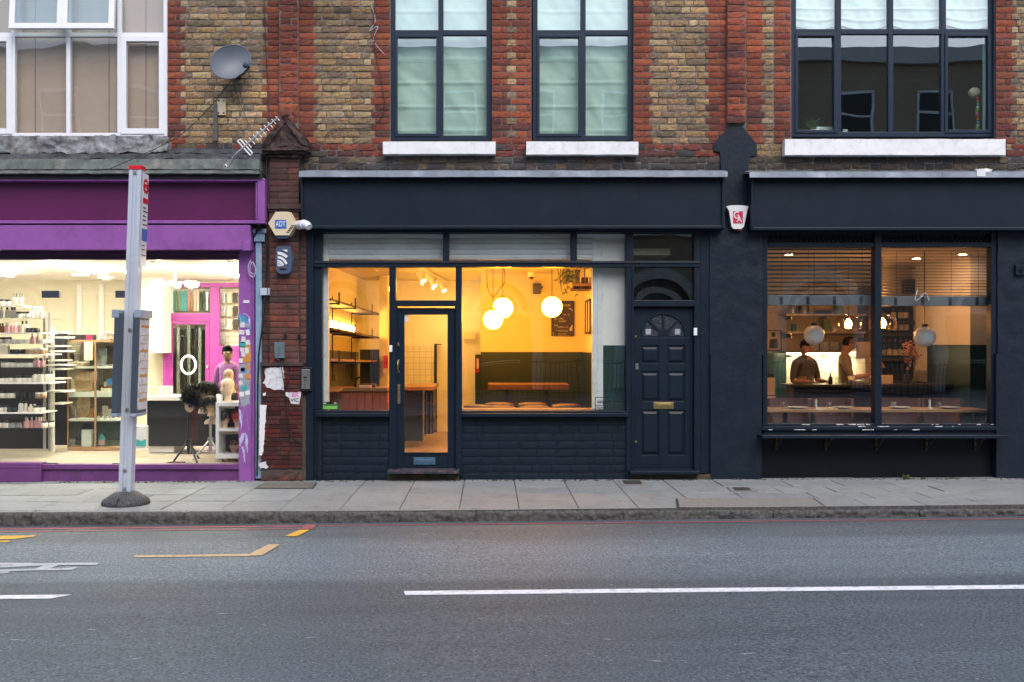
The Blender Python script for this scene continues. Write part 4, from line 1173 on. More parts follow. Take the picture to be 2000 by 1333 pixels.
p = MB(); p.P(1241, 1247, 710, 722, Yd - 0.01, Yd); p.cyl(gp(1244, 713, Yd), gp(1244, 713, Yd - 0.02), 0.014); p.build('lock', CHROME, fd)
p = MB(); p.P(1276, 1316, 786, 799, Yd - 0.008, Yd); p.P(1281, 1311, 789, 795, Yd - 0.013, Yd - 0.008); p.build('letterbox', BRASS, fd, bevel=0.002)
mb = MB(); mb.exx([(0.1, gz(916)), (-0.03, gz(917)), (-0.13, gz(921, -0.13)), (-0.13, gz(927, -0.13)), (0.1, gz(927))], gx(1230, -0.1), gx(1367, -0.1))
mb.build('doorstep', NAVY, CB, bevel=0.004)
mb = MB(); RUB = mat('damp rubble', (0.07, 0.055, 0.035), 0.9, var=0.5, scale=12, bump=0.4); mb.rough(gx(757), gx(897), -0.02, 0.1, gz(944), gz(926), 0.04, 0.006, 8); mb.build('rubble_base', RUB, CB); mb = MB(); mb.rough(gx(1230), gx(1389), -0.03, 0.1, gz(944), gz(926), 0.03, 0.012, 8)
mb.build('rubble_base', RUB, CB)
p = MB(); p.P(1355, 1362, 641, 656, -0.04, -0.02); p.build('contact_sensor', UPVC, CB, bevel=0.006)
p = MB(); p.P(759.5, 766, 675, 688, -0.045, -0.02); p.build('contact_sensor', UPVC, CB, bevel=0.006)

# painted masonry pier between the navy shopfronts
mb = MB()
mb.prism(pz([(1424, 247), (1452, 249), (1478, 281), (1480, 303), (1465, 306), (1461, 334), (1466, 350), (1466, 448), (1414, 448), (1414, 350), (1409, 330), (1407, 298), (1395, 294), (1395, 281)], 0.0), 0.008, 0.07)
mb.rough(gx(1386, -.02), gx(1490, -.02), -0.02, 0.1, gz(694, -.02), gz(446, -.02), 0.035, 0.007, 6, 0, 30)
mb.rough(gx(1388, -.04), gx(1488, -.04), -0.04, 0.1, gz(945, -.04), gz(692, -.04), 0.05, 0.003, 5, 0, 33)
mb.build('painted_pier', NAVYR, CB)

# interior of the middle shop
zf, zc = 0.13, 2.72
def bxz(*a): pass
mb = MB()
mb.hexa([(-2.36, 0.12, zf), (-2.30, 0.12, zf), (-2.13, 5.3, zf), (-2.19, 5.3, zf), (-2.36, 0.12, zc), (-2.30, 0.12, zc), (-2.13, 5.3, zc), (-2.19, 5.3, zc)])
mb.P(1,2,1,2,5.5,5.51) if False else None
mb.box(gx(939, 3.54), 1.47, 3.54, 3.6, 1.51, zc); mb.box(gx(939, 3.54), gx(939, 3.54) + 0.06, 3.6, 5.26, zf, zc)
mb.box(1.45, 1.51, 0.42, 3.54, 1.51, zc)
mb.build('interior_wall', WALLM, CB)
mb = MB(); mb.P(700, 939, 520, 860, 5.2, 5.26); mb.build('rear_wall', WALLW, CB)
mb = MB(); mb.P(1178, 1226, 450, 675, 0.14, 0.20); mb.build('partition_end', WALLW, CB)
mb = MB(); mb.box(gx(939, 3.54), 1.47, 3.53, 3.6, zf, 1.51); mb.build('wainscot', WAINB, CB)
mb = MB(); mb.box(1.44, 1.5, 0.42, 3.53, zf, 1.51); mb.build('wainscot', WAINB, CB)
mb = MB(); mb.P(1178, 1226, 675, 820, 0.135, 0.20); mb.build('wainscot', WAIN, CB)
mb = MB(); mb.P(928, 939, 693, 806, 5.19, 5.22)
mb.build('wainscot', WAIN, CB)
mb = MB()
mb.hexa([(-2.30, 0.30, zf), (-2.275, 0.30, zf), (-2.145, 4.4, zf), (-2.17, 4.4, zf), (-2.30, 0.30, 1.58), (-2.275, 0.30, 1.58), (-2.145, 4.4, 1.50), (-2.17, 4.4, 1.50)])
mb.build('wainscot', WAINO, CB)
mb = MB(); mb.P(703, 741, 683, 770, 4.3, 4.36)
mb.build('wainscot', WAINO, CB)
mb = MB(); mb.P(741, 757, 526, 800, 4.2, 4.5); mb.build('chimney_breast', WALLM, CB)
mb = MB(); mb.box(-2.36, 2.2, 0.12, 5.3, zf - 0.12, zf); mb.build('interior_floor', WOODL, CB)
mb = MB(); mb.box(-2.36, 2.2, 0.30, 5.3, zc, zc + 0.08); mb.build('interior_ceiling', WALLM, CB)
mb = MB(); mb.P(1157, 1178, 450, 806, 0.12, 0.22); mb.P(1167, 1169, 522, 806, 0.115, 0.13); mb.build('shutter_guide', WHITEP, CB, bevel=0.004)
mb = MB(); mb.P(629, 641, 450, 806, 0.10, 0.2)
mb.build('shutter_guide', WHITEP, CB, bevel=0.004)
mb = MB(); mb.P(902, 1178, 800, 806, 0.12, 0.42); mb.build('window_board', WOOD, CB)
mb = MB(); mb.P(786, 848, 676, 862, 5.10, 5.16); mb.build('tiled_splashback', TILE, CB)
mb = MB(); mb.P(848, 853, 672, 852, 5.08, 5.14); mb.P(852, 862, 672, 674, 5.08, 5.14); mb.build('door_lining', NAVY, CB)
mb = MB(); mb.P(904, 928, 648, 663, 5.05, 5.2); mb.build('boxed_beam', WALLA, CB)
# rear shutter housing above the transom: ribbed steel, seen through the top lights
mb = MB()
z = gz(508, 0.16)
n = 5
for i in range(n):
    za = z + i * 0.064; Yq = 0.13
    mb.exx([(Yq + 0.012, za), (Yq, za + 0.004), (Yq - 0.003, za + 0.03), (Yq, za + 0.058), (Yq + 0.012, za + 0.063), (Yq + 0.03, za + 0.03)], gx(641, Yq), gx(1168, Yq))
mb.P(636, 1170, 452, 512, 0.20, 0.26)
mb.build('roller_shutter', STEEL, CB)
mb = MB(); mb.P(1237, 1356, 452, 590, 0.9, 0.95); mb.build('hallway_wall', DKWOOD, CB)
mb = MB(); mb.box(1.56, 2.62, 0.12, 0.9, zf - .1, zf); mb.box(1.56, 1.6, 0.2, 0.9, zf, 2.95); mb.build('hallway_floor', DKWOOD, CB)

# ---------------------------------------------------------------- right shopfront
flash(RB, 1464, PXR, 331, 347)
mb = MB(); mb.P(1472, PXR, 347, 447, -0.15, 0.05); mb.build('fascia', NAVY, RB)
mb = MB(); mb.P(1467, 1472, 345, 450, -0.18, 0.05); mb.P(1472, PXR, 444, 450, -0.179, 0.05); mb.build('fascia_moulding', NAVY, RB, bevel=0.006)
mb = MB(); mb.P(1462, PXR, 330, 452, 0.06, 0.24); mb.build('fascia_backing', SHELL, RB)
mb = MB()
for a0, a1, Y in ((1490, 1499, 0.0), (1709, 1722, -0.01), (1936, 1947, 0.0)): mb.P(a0, a1, 450, 832, Y, 0.12)
mb.P(1499, 1936, 450, 458, 0.02, 0.12); mb.P(1499, 1936, 474, 483, 0.005, 0.12); mb.P(1499, 1936, 828, 834, 0.0, 0.12)
sw2 = mb.build('shop_window', NAVY, RB, bevel=0.004)
for a0, a1 in ((1499, 1709), (1722, 1936)):
    p = MB(); p.P(a0, a1, 483, 828, 0.05, 0.057); p.build('pane', GLASS, sw2)
    p = MB(); p.P(a0, a1, 458, 474, 0.07, 0.1, 1)
    n = int((a1 - a0) / 8.5)
    for i in range(n):
        c = gp(a0 + (i + 0.5) * (a1 - a0) / n, 466, 0.05)
        ring = []
        for j in range(12):
            t0, t1 = 2 * math.pi * j / 12, 2 * math.pi * (j + 1) / 12
            q = lambda r, t: (c.x + r * math.cos(t) * 0.75, c.z + r * math.sin(t) * 1.3)
            p.prism([q(0.03, t0), q(0.03, t1), q(0.019, t1), q(0.019, t0)], 0.04, 0.068)
    p.build('vent_grille', [NAVY, BLACK], sw2)
mb = MB(); mb.P(1488, 1948, 834, 841, -0.05, 0.12); mb.P(1492, 1945, 841, 849, -0.02, 0.12)
mb.build('window_sill', NAVY, RB, bevel=0.003)
mb = MB(); rq = random.Random(21)
for i in range(26):
    a = rq.uniform(1495, 1940); ln = rq.choice((3, 5, 8, 14, 22)); b, Yx = rq.choice(((833.2, -0.0515), (839.6, -0.0515), (829.5, -0.0015)))
    n_ = max(2, int(ln / 3)); top = [(a + ln * k / n_, b + rq.uniform(-0.9, 0)) for k in range(n_ + 1)]; bot = [(a + ln * k / n_, b + rq.uniform(0.4, 1.1)) for k in range(n_, -1, -1)]
    mb.prism(pz(top + bot, Yx), Yx, Yx + 0.002)
tag(mb.build('flaking_paint', WHITEP, RB), kind='stuff')
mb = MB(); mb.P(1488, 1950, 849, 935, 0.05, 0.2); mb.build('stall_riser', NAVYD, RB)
mb = MB(); mb.rough(gx(1947), gx(PXR), -0.02, 0.15, gz(694), gz(449), 0.04, 0.008, 6, 0, 41); mb.rough(gx(1946, -.05), gx(PXR), -0.05, 0.15, gz(945), gz(692), 0.06, 0.003, 5, 0, 44)
mb.build('painted_pier', NAVYR, RB)
p = MB(); p.P(1984, 2004, 518, 538, -0.05, -0.02); p.cyl(gp(1995, 528, -0.05), gp(1995, 528, -0.07), 0.02); p.build('tie_plate', NAVY, RB, bevel=0.003)
# interior
room(RB, gx(1493) + 0.02, 8.3, 0.08, 2.80, 3.75, mat('restaurant wall', (0.62, 0.56, 0.5), 0.8, var=0.03), DKWOOD, mat('restaurant ceiling', (0.6, 0.5, 0.42), 0.8, var=0.03))
mb = MB(); mb.P(1846, 1894, 480, 750, 2.6, 3.749); mb.P(1895, 1960, 480, 730, 1.3, 3.0); mb.build('interior_column', WALLW, RB)
for q_ in ((1845.5, 1894.5, 688, 860, 2.59, 3.0), (1894.5, 1962, 674, 860, 1.29, 2.58), (1494, 1535, 690, 860, 3.70, 3.749)):
    mb = MB(); mb.P(*q_); mb.build('wainscot', WAIN, RB)
mb = MB(); mb.P(1536, 1692, 688, 765, 3.68, 3.74); mb.build('tiled_splashback', TILE, RB)
mb = MB(); mb.P(1696, 1722, 560, 850, 3.3, 3.74); mb.build('timber_partition', WOODD, RB)
# ================================================================ STREET THINGS
# bus stop post: an aluminium column that leans a little
base = ground(246, 985, zpav)
bt = thing('bus_stop_post', 'grey metal bus stop post with red cap before purple shop', 'bus stop', base)
BX, BY, BZ = base
HP = 3.40
LEAN = 0.115 / HP
def px_(z): return BX + LEAN * (z - BZ)
def leanbox(mb, x0, x1, y0, y1, z0, z1, m=0):
    mb.hexa([(px_(z0) + x0, BY + y0, z0), (px_(z0) + x1, BY + y0, z0), (px_(z0) + x1, BY + y1, z0), (px_(z0) + x0, BY + y1, z0),
             (px_(z1) + x0, BY + y0, z1), (px_(z1) + x1, BY + y0, z1), (px_(z1) + x1, BY + y1, z1), (px_(z1) + x0, BY + y1, z1)], m)
mb = MB()
zt = BZ + HP
leanbox(mb, -0.062, -0.022, -0.06, 0.06, BZ + 0.1, zt); leanbox(mb, 0.022, 0.062, -0.06, 0.06, BZ + 0.1, zt)
leanbox(mb, -0.022, 0.022, -0.052, 0.055, BZ + 0.1, zt); leanbox(mb, -0.010, 0.010, -0.057, -0.052, BZ + 0.1, zt)
mb.build('post', GALV, bt, bevel=0.006)
mb = MB(); leanbox(mb, -0.065, 0.065, -0.064, 0.064, zt, zt + 0.045); mb.build('cap', RED, bt, bevel=0.005)
mb = MB(); mb.lathe([(0.235, 0.0), (0.24, 0.02), (0.225, 0.05), (0.115, 0.125), (0.085, 0.135), (0.0, 0.135)], (BX, BY, BZ), 24)
mb.box(BX - 0.003, BX + 0.003, BY - 0.243, BY - 0.1, BZ, BZ + 0.09); mb.build('base', RUBBER, bt)
def zp(py): return H - (py - CY) * (BY + D) / F
for py in (340, 645, 800, 918, 954):
    mb = MB(); q = zp(py); mb.cyl((px_(q), BY - 0.05, q), (px_(q), BY - 0.068, q), 0.013); mb.cyl((px_(q), BY - 0.06, q), (px_(q), BY - 0.061, q), 0.018)
    mb.build('bolt', CHROME, bt)
for s, nm in ((-1, 'l'), (1, 'r')):
    mb = MB(); a, b = (-0.125, -0.063) if s < 0 else (0.063, 0.125)
    leanbox(mb, a, b, -0.16, 0.16, zp(806), zp(612)); 
    c = mb.build('timetable_case', CASEM, bt, bevel=0.008)
    mb = MB(); leanbox(mb, a + s * 0.012 - (0.015 if s < 0 else 0), b + s * 0.012 + (0.015 if s > 0 else 0), -0.165, 0.165, zp(622), zp(606)); leanbox(mb, a, b + 0.001, -0.163, 0.165, zp(813), zp(806))
    mb.build('end_cap', CASEL, c, bevel=0.008)
    mb = MB(); e = 0.127 * s; leanbox(mb, min(e, e + s * 0.004), max(e, e + s * 0.004), -0.13, 0.145, zp(800), zp(626)); mb.build('timetable', PAPERW, c)
    mb = MB()
    for r_ in range(10):
        z_ = zp(640 + r_ * 16); leanbox(mb, min(e + s * .004, e + s * 0.0055), max(e + s * .004, e + s * 0.0055), -0.1, 0.12, z_ - 0.004, z_ + 0.004 + 0.02 * (r_ % 3 == 0))
    mb.build('timetable_print', SIGNBLUE if s < 0 else STORG, c)
# flag plate, edge on to the street
x0 = 0.066
def flagpoly(y0, y1, z0, z1, m, dx, mbx):
    leanbox(mbx, x0 + dx, x0 + dx + 0.003, y0, y1, z0, z1, m)
mb = MB(); flagpoly(0.0, 0.155, zp(520), zp(338), 0, -0.003, mb); fl = mb.build('flag', PORC, bt)
mb = MB(); cz, cy_ = zp(362), 0.078
for i in range(24):
    t0, t1 = 2 * math.pi * i / 24, 2 * math.pi * (i + 1) / 24
    f = lambda r, t: (px_(cz) + x0 + 0.003, BY + cy_ + r * math.cos(t), cz + r * math.sin(t))
    mb.add([f(0.076, t0), f(0.076, t1), f(0.045, t1), f(0.045, t0)], [(0, 1, 2, 3)])
flagpoly(0.0, 0.155, cz - 0.018, cz + 0.018, 0, 0.0015, mb); flagpoly(0.0, 0.155, zp(396), zp(386), 0, 0.0015, mb)
mb.build('roundel', RED, fl)
mb = MB(); flagpoly(0.0, 0.155, zp(470), zp(446), 0, 0.001, mb); mb.build('route_panel', SIGNBLUE, fl)
mb = MB()
for py in (404, 411, 420, 428, 437, 478, 486, 497): flagpoly(0.015, 0.14 if py % 2 else 0.1, zp(py + 2), zp(py), 0, 0.001, mb)
mb.build('route_print', BLACK, fl)

# satellite dish
dc = gp(451, 121, -0.22)
ds = thing('satellite_dish', 'grey oval satellite dish on yellow brick wall', 'satellite dish', gp(470, 160, 0.03))
mb = MB()
axis = Vector((0.32, -0.93, 0.18)).normalized()
tl = Vector((0, 0, 1)); ux = axis.cross(tl).normalized(); uz = ux.cross(axis).normalized()
ca, sa = math.cos(R(38)), math.sin(R(38))
e1 = (ux * ca - uz * sa); e2 = (ux * sa + uz * ca)
def dp(r, t, back=0.0): return dc + e1 * (0.25 * r * math.cos(t)) + e2 * (0.195 * r * math.sin(t)) + axis * (0.055 * (r * r - 1) - back)
n = 40
for k in range(8):
    r0, r1 = k / 8, (k + 1) / 8
    v = [dp(r0, 2 * math.pi * i / n) for i in range(n)] + [dp(r1, 2 * math.pi * i / n) for i in range(n)]
    mb.add(v, [(i, (i + 1) % n, (i + 1) % n + n, i + n) for i in range(n)], 0, None, True)
    v = [dp(r0, 2 * math.pi * i / n, 0.008) for i in range(n)] + [dp(r1, 2 * math.pi * i / n, 0.008) for i in range(n)]
    mb.add(v, [(i + n, (i + 1) % n + n, (i + 1) % n, i) for i in range(n)], 0, None, True)
mb.tube([dp(1.0, 2 * math.pi * i / n, 0.004) for i in range(n + 1)], 0.007, 6)
mb.build('reflector', DISHM, ds)
lnb = gp(487, 128, -0.5)
foot = dp(1.0, R(-75), 0.01)
mb = MB(); mb.tube([foot, foot * 0.4 + lnb * 0.6 + Vector((0, -0.02, -0.04)), lnb + Vector((0, 0, -0.02))], 0.012, 8); mb.build('feed_arm', BLACK, ds)
mb = MB(); mb.cyl(lnb + Vector((0.02, -0.03, 0.0)), lnb + Vector((-0.05, 0.06, 0.02)), 0.026); mb.cyl(lnb + Vector((-0.05, 0.06, 0.02)), lnb + Vector((-0.07, 0.08, 0.025)), 0.034); mb.build('receiver', DISHM, ds)
mb = MB(); mb.tube([dc - axis * 0.06, dc - axis * 0.14, Vector((dc.x + 0.02, 0.03, dc.z - 0.1))], 0.02, 8); mb.P(446, 470, 130, 152, 0.0, 0.04); mb.build('bracket', BLACK, ds)
# old bracket and pipe below
mb = MB(); mb.P(424, 440, 193, 225, 0.0, 0.035); pb = tag(mb.build('wall_plate', CREAM, bevel=0.004), 'small cream wall plate with four screws beneath satellite dish', 'wall plate')
for a, b in ((427, 197), (437, 197), (427, 221), (437, 221)):
    q = MB(); q.cyl(gp(a, b, 0.0), gp(a, b, -0.006), 0.010, n=8); q.build('screw', BLACK, pb)
mb = MB(); mb.P(417, 424, 203, 275, -0.02, 0.03); tag(mb.build('timber_batten', mat('grey old timber', (0.10, 0.10, 0.105), 0.8, var=0.3), bevel=0.003), 'grey upright timber batten fixed on yellow brickwork below dish', 'batten')
# fallen television aerial
ae = thing('television_aerial', 'silver rooftop television aerial leaning fallen against brick pillar capital', 'aerial', gp(448, 322, -0.3))
A0, A1 = gp(461, 301, -0.34), gp(543, 230, -0.3)
mb = MB(); mb.tube([A0, A1], 0.012, 8); mb.tube([A0, gp(456, 306, -0.34), gp(448, 324, -0.33), gp(444, 327, -0.33), gp(440, 322, -0.33)], 0.010, 8); mb.build('boom', CHROME, ae)
dd_ = (A1 - A0).normalized(); nn = Vector((-dd_.z, 0, dd_.x))
for i in range(9):
    q = A0 + (A1 - A0) * (0.28 + 0.70 * i / 8); l = 0.075 - 0.003 * i
    mb = MB(); mb.tube([q - nn * l * 0.8, q + nn * l * 0.6], 0.007, 6); mb.build('element', CHROME, ae)
q = A0 + (A1 - A0) * 0.2
mb = MB()
for o in (-0.018, 0.018):
    mb.tube([q + dd_ * o - nn * 0.12, q + dd_ * o + nn * 0.10], 0.009, 6)
for e in (-0.12, 0.10): mb.tube([q + nn * e - dd_ * 0.018, q + nn * e + dd_ * 0.018], 0.006, 6)
mb.build('dipole', UPVC, ae)

# alarm boxes
al = thing('alarm_box', 'cream hexagonal alarm box with blue lettered panel on brick pillar', 'alarm box', gp(550, 465, -0.08))
Ya = -0.19
hexo = [(525, 436.5), (539, 415), (564, 415), (577, 438), (564, 459), (538, 459)]
def tuck(mb, poly, Y0, Y1, infl):
    c = sum((Vector((a, b, 0)) for a, b in poly), Vector()) / len(poly)
    f = pz(poly, Y0); bk = pz([(c.x + (a - c.x) * infl, c.y + (b - c.y) * infl) for a, b in poly], Y0)
    n = len(poly)
    v = [(x, Y0, z) for x, z in f] + [(x, Y1, z) for x, z in bk]
    mb.add(v, [tuple(range(n)), tuple(range(2 * n - 1, n - 1, -1))] + [(i, (i + 1) % n, (i + 1) % n + n, i + n) for i in range(n)])
mb = MB(); tuck(mb, hexo, Ya, -0.08, 1.06); mb.build('cover', CREAM, al, bevel=0.006)
mb = MB(); mb.P(541, 563, 457, 466, Ya + 0.02, -0.08); mb.build('strobe', ALARMB, al, bevel=0.004)
mb = MB(); mb.P(537, 559, 430, 446.5, Ya - 0.004, Ya + 0.002); sg = mb.build('sign_panel', SIGNBLUE, al)
text('ADT', 'lettering', 548, 438.3, 10, Ya - 0.006, PORC, al, width=19)
mb = MB()
for i in range(5):
    t = i / 5; a, b = 562 + 12 * (1 - t), 440 + 16 * t
    mb.P(a - 5, a + 1, b, b + 2, Ya - 0.003, Ya + 0.004)
mb.build('grille', DKWOOD, al)

ab = thing('alarm_box', 'slate blue alarm box with white radiating stripes on brick pillar', 'alarm box', gp(554, 533, -0.08))
mb = MB(); tuck(mb, [(541, 485), (546, 483), (563, 483), (567, 487), (569, 507), (566, 531), (562, 533.5), (546, 533.5), (541, 529), (539, 508)], -0.15, -0.08, 1.05); mb.build('cover', ALARMB, ab, bevel=0.008)
mb = MB()
ox, oy = 541.5, 521
def band(r0, r1, t0, t1, clip=(541.5, 562.5, 488, 521)):
    pts = []
    for rr, rng in ((r0, range(0, 9)), (r1, range(8, -1, -1))):
        for i in rng:
            t = R(t0 + (t1 - t0) * i / 8)
            pts.append((min(clip[1], ox + rr * math.sin(t)), max(clip[2], oy - rr * math.cos(t))))
    mb.prism(pz(pts, -0.156), -0.157, -0.149)
for r0, r1, t1 in ((2, 3.3, 88), (4.4, 6, 88), (7.2, 9, 88), (10, 13, 80), (16, 20.5, 75), (23.5, 29, 46)): band(r0, r1, 2, t1)
mb.prism(pz([(551, 488), (561, 488), (561, 493)], -0.156), -0.157, -0.149)
mb.build('stripe_emblem', PORC, ab)
mb = MB(); mb.ell(gp(553, 525.5, -0.15), (0.05, 0.008, 0.018), 16, 8); mb.build('sounder', BLACK, ab)

ga = thing('alarm_box', 'white tapered alarm box with crimson lettered panel on navy painted pier', 'alarm box', gp(1440, 450, 0.0))
mb = MB(); tuck(mb, [(1420, 404), (1428, 402.5), (1440, 402), (1452, 402.7), (1461, 404), (1459, 410), (1452, 443), (1448, 446.5), (1433, 446.5), (1430, 443), (1425, 412)], -0.09, 0.01, 0.97); mb.build('cover', PORC, ga, bevel=0.006)
mb = MB(); mb.P(1432, 1451, 413, 436.5, -0.094, -0.088); mb.build('sign_panel', SIGNRED, ga)
text('G', 'lettering', 1438.5, 421, 14, -0.096, PORC, ga, width=10.5)
text('A', 'lettering', 1444, 429.3, 11, -0.0965, PORC, ga, width=10.5)
mb = MB(); mb.P(1432, 1449, 446, 450, -0.07, 0.0, 0); mb.build('base', BLACK, ga); mb = MB(); mb.P(1442, 1449, 447, 450.5, -0.075, -0.02); mb.build('strobe', SIGNRED, ga)

cc = thing('security_camera', 'white stubby security camera beside alarm box at fascia end', 'camera', gp(592, 440, -0.06))
mb = MB(); mb.cyl(gp(583, 440, -0.12), gp(594, 438.5, -0.22), 0.052, 0.054, 20); mb.build('housing', UPVC, cc, bevel=0.004)
mb = MB(); mb.tube([gp(594, 438.5, -0.21), gp(600, 440, -0.25), gp(604, 444, -0.27)], 0.052, 16, r1=0.04); mb.build('hood', UPVC, cc)
mb = MB(); mb.cyl(gp(585, 440, -0.14), gp(585, 442, -0.05), 0.03, 0.045); mb.build('bracket', UPVC, cc)
# intercom panel
ic = thing('intercom_panel', 'steel door entry panel in dark surround beside the glazed burgundy brick', 'intercom', gp(598, 764, -0.05))
mb = MB(); mb.P(586, 608, 718, 764, -0.09, -0.04); mb.build('surround', BLACK, ic, bevel=0.004)
mb = MB(); mb.P(589, 605, 722, 760, -0.098, -0.088); mb.build('panel', CHROME, ic, bevel=0.002)
mb = MB(); mb.P(592.5, 599, 736, 739, -0.101, -0.097); mb.P(594, 599, 742, 744, -0.101, -0.097)
for i in range(3): mb.cyl(gp(595.5, 748 + i * 3.5, -0.097), gp(595.5, 748 + i * 3.5, -0.101), 0.006, n=8)
mb.build('buttons', BLACK, ic)
mb = MB(); mb.P(535.5, 555.5, 669, 700, -0.12, -0.07); tag(mb.build('meter_box', mat('grey meter box', (0.10, 0.13, 0.15), 0.6, var=0.3, scale=12, dirt=(0.06, 0.25, 0.3), dscale=30, damt=0.6), bevel=0.006), 'small grey box with teal scrawl on red brick pillar', 'box')
mb = MB(); mb.P(508, 526, 563, 577, -0.10, -0.05); tag(mb.build('junction_box', GALV, bevel=0.004), 'pale grey cable junction box on edge of brick pillar', 'junction box')
for a in (555, 581):
    mb = MB(); mb.P(a, a + 5, 653, 661, -0.09, -0.05); tag(mb.build('wall_clip', BLACK), 'tiny grey cable clip on brick pillar, ' + ('nearer the meter box' if a == 555 else 'nearer the navy jamb'), 'clip')

# torn papers stuck on the pillar
def torn(name, label, pts, Y, m, jag=1.2, cat='poster'):
    rnd = random.Random(len(pts) + int(pts[0][0]))
    out = []
    for i, (a, b) in enumerate(pts):
        c, d = pts[(i + 1) % len(pts)]
        k = max(1, int(math.hypot(c - a, d - b) / 4))
        for j in range(k): out.append((a + (c - a) * j / k + rnd.uniform(-jag, jag), b + (d - b) * j / k + rnd.uniform(-jag, jag)))
    q = MB(); q.prism(pz(out, Y), Y, Y + 0.003)
    return tag(q.build(name, m), label, cat)
YP_ = PILP - 0.022
torn('torn_poster', 'torn white paper patch on burgundy brick beside entry panel', [(518, 719), (554, 718), (555, 762), (532, 761), (522, 757), (514, 748), (518, 735)], YP_, PAPERW, 1.5)
t3 = torn('torn_poster', 'torn white flyer with pink print and letters on burgundy brick', [(556, 767), (588, 766), (585, 786), (582, 789.5), (568, 788), (565, 778), (556, 772)], YP_, PAPERW, 0.8)
text('VIC', 'lettering', 576, 782.5, 7, YP_ - 0.002, BLACK, t3, width=17)
text('&', 'print', 573, 772, 9.5, YP_ - 0.002, PINKPR, t3, width=8); text('K', 'print', 580.5, 772, 9.5, YP_ - 0.002, PINKPR, t3, width=8)
torn('torn_poster', 'long torn white paper strip down edge of burgundy brick pillar', [(507, 791), (521, 792), (519, 818), (516, 850), (515, 880), (511, 890), (506, 888)], YP_, PORC, 1.0)
torn('torn_poster', 'ragged white paper remnant at foot of brick pillar', [(507, 906), (518, 902), (525, 912), (520, 916), (508, 915)], YP_, PAPERW, 1.5)
torn('torn_poster', 'small round white paper scrap on burgundy brick', [(513, 768), (519, 767), (519, 773), (514, 773)], YP_, PORC, 0.6)
# stickers and marks on the purple post
for lab_, pts_, m_ in (('broad blue sprayed arc at top of sticker cluster on purple post', [(466, 642), (466, 612), (474, 615), (484, 626), (490, 640), (489, 652), (480, 634), (470, 626)], STBLUE), ('faded orange sprayed patch among stickers on purple post', [(468, 672), (490, 668), (491, 706), (474, 710)], STORG), ('grey worn paste patch low in sticker cluster on purple post', [(466, 712), (489, 708), (488, 790), (470, 796)], GREYART)):
    torn('graffiti_patch', lab_, pts_, -0.0312, m_, 1.4, 'graffiti')
rnd = random.Random(4)
SC = [PAPERW, STORG, STBLUE, PORC, GREYART, PAPERW, CYANB, PORC, SIGNRED, STGREEN]
SN = ['torn white', 'orange', 'blue', 'white', 'grey', 'worn white', 'teal', 'clean white', 'crimson', 'green']
i = 0
for py in range(622, 776, 11):
    for px in ((466, 478) if i % 3 else (469,)):
        wv, hv = rnd.uniform(7, 11), rnd.uniform(8, 13)
        q = MB(); a, b = px + rnd.uniform(0, 3), py + rnd.uniform(-3, 3)
        k_ = len(q.v); q.P(a, a + wv, b, b + hv, -0.0335, -0.030); q.rot(k_, R(rnd.uniform(-12, 12)), 'Y', gp(a + 4, b + 4, -0.03))
        j_ = rnd.randrange(len(SC))
        tag(q.build('sticker', SC[j_]), f'{SN[j_]} sticker among the cluster of stickers on the purple shop post', 'sticker', 'stickers on the purple post')
    i += 1
q = MB(); q.P(475, 487, 587, 592, -0.0335, -0.030); tag(q.build('sticker', PORC), 'thin white label stuck high on purple shop post', 'sticker')
q = MB()
rn = random.Random(8)
for pa, pb, wdt in (((480, 640), (466, 615), 5), ((474, 612), (484, 616), 4), ((486, 618), (488, 640), 3), ((468, 800), (472, 835), 5), ((475, 846), (468, 872), 7), ((480, 846), (484, 885), 4), ((474, 872), (479, 905), 3)):
    pl, pr = [], []
    for t_ in range(9):
        t = t_ / 8; w_ = wdt * (math.sin(math.pi * min(1, t + 0.1)) * 0.5 + 0.15) * rn.uniform(0.6, 1.3)
        x_, y_ = pa[0] + (pb[0] - pa[0]) * t + rn.uniform(-.8, .8), pa[1] + (pb[1] - pa[1]) * t
        pl.append((max(467, x_ - w_), y_)); pr.append((min(490, x_ + w_), y_))
    k_ = 1 if False else 0
    for t_ in range(8): q.prism(pz([pl[t_], pr[t_], pr[t_ + 1], pl[t_ + 1]], -0.031), -0.0318, -0.0305)
for pts in ([(468, 640), (470, 622), (478, 612), (486, 620), (489, 640)], [(478, 790), (474, 815), (470, 840)], [(480, 790), (483, 815), (486, 842)], [(470, 848), (474, 862), (469, 872)], [(484, 850), (480, 865), (476, 905)]):
    q.tube([gp(a, b, -0.030) for a, b in pts], 0.0022, 4)
tag(q.build('graffiti', mat('graffiti paint', (0.46, 0.44, 0.66), 0.6, var=0.4, scale=12)), 'pale blue graffiti scrawl running down purple shop post', 'graffiti')

# cables on the walls
def cable(label, pts, r=0.006, m=BLACK):
    P_ = []
    V = [Vector(p) for p in pts]
    for i in range(len(V) - 1):
        p0, p1, p2, p3 = V[max(i - 1, 0)], V[i], V[i + 1], V[min(i + 2, len(V) - 1)]
        for j in range(6):
            t = j / 6
            P_.append(0.5 * ((2 * p1) + (p2 - p0) * t + (2 * p0 - 5 * p1 + 4 * p2 - p3) * t * t + (3 * p1 - p0 - 3 * p2 + p3) * t ** 3))
    P_.append(V[-1])
    q = MB(); q.tube(P_, r, 6, m=0)
    return tag(q.build('cable', m), label, 'cable')
cable('thin black cable hanging from satellite dish to fallen aerial', [gp(453, 158, -0.05), gp(470, 205, 0.0), gp(492, 258, -0.05), gp(500, 285, -0.2)], 0.004)
cable('thin black cable slanting from satellite dish to purple shop cornice', [gp(452, 158, -0.05), gp(405, 215, 0.0), gp(340, 272, -0.1), gp(215, 330, -0.3)], 0.005)
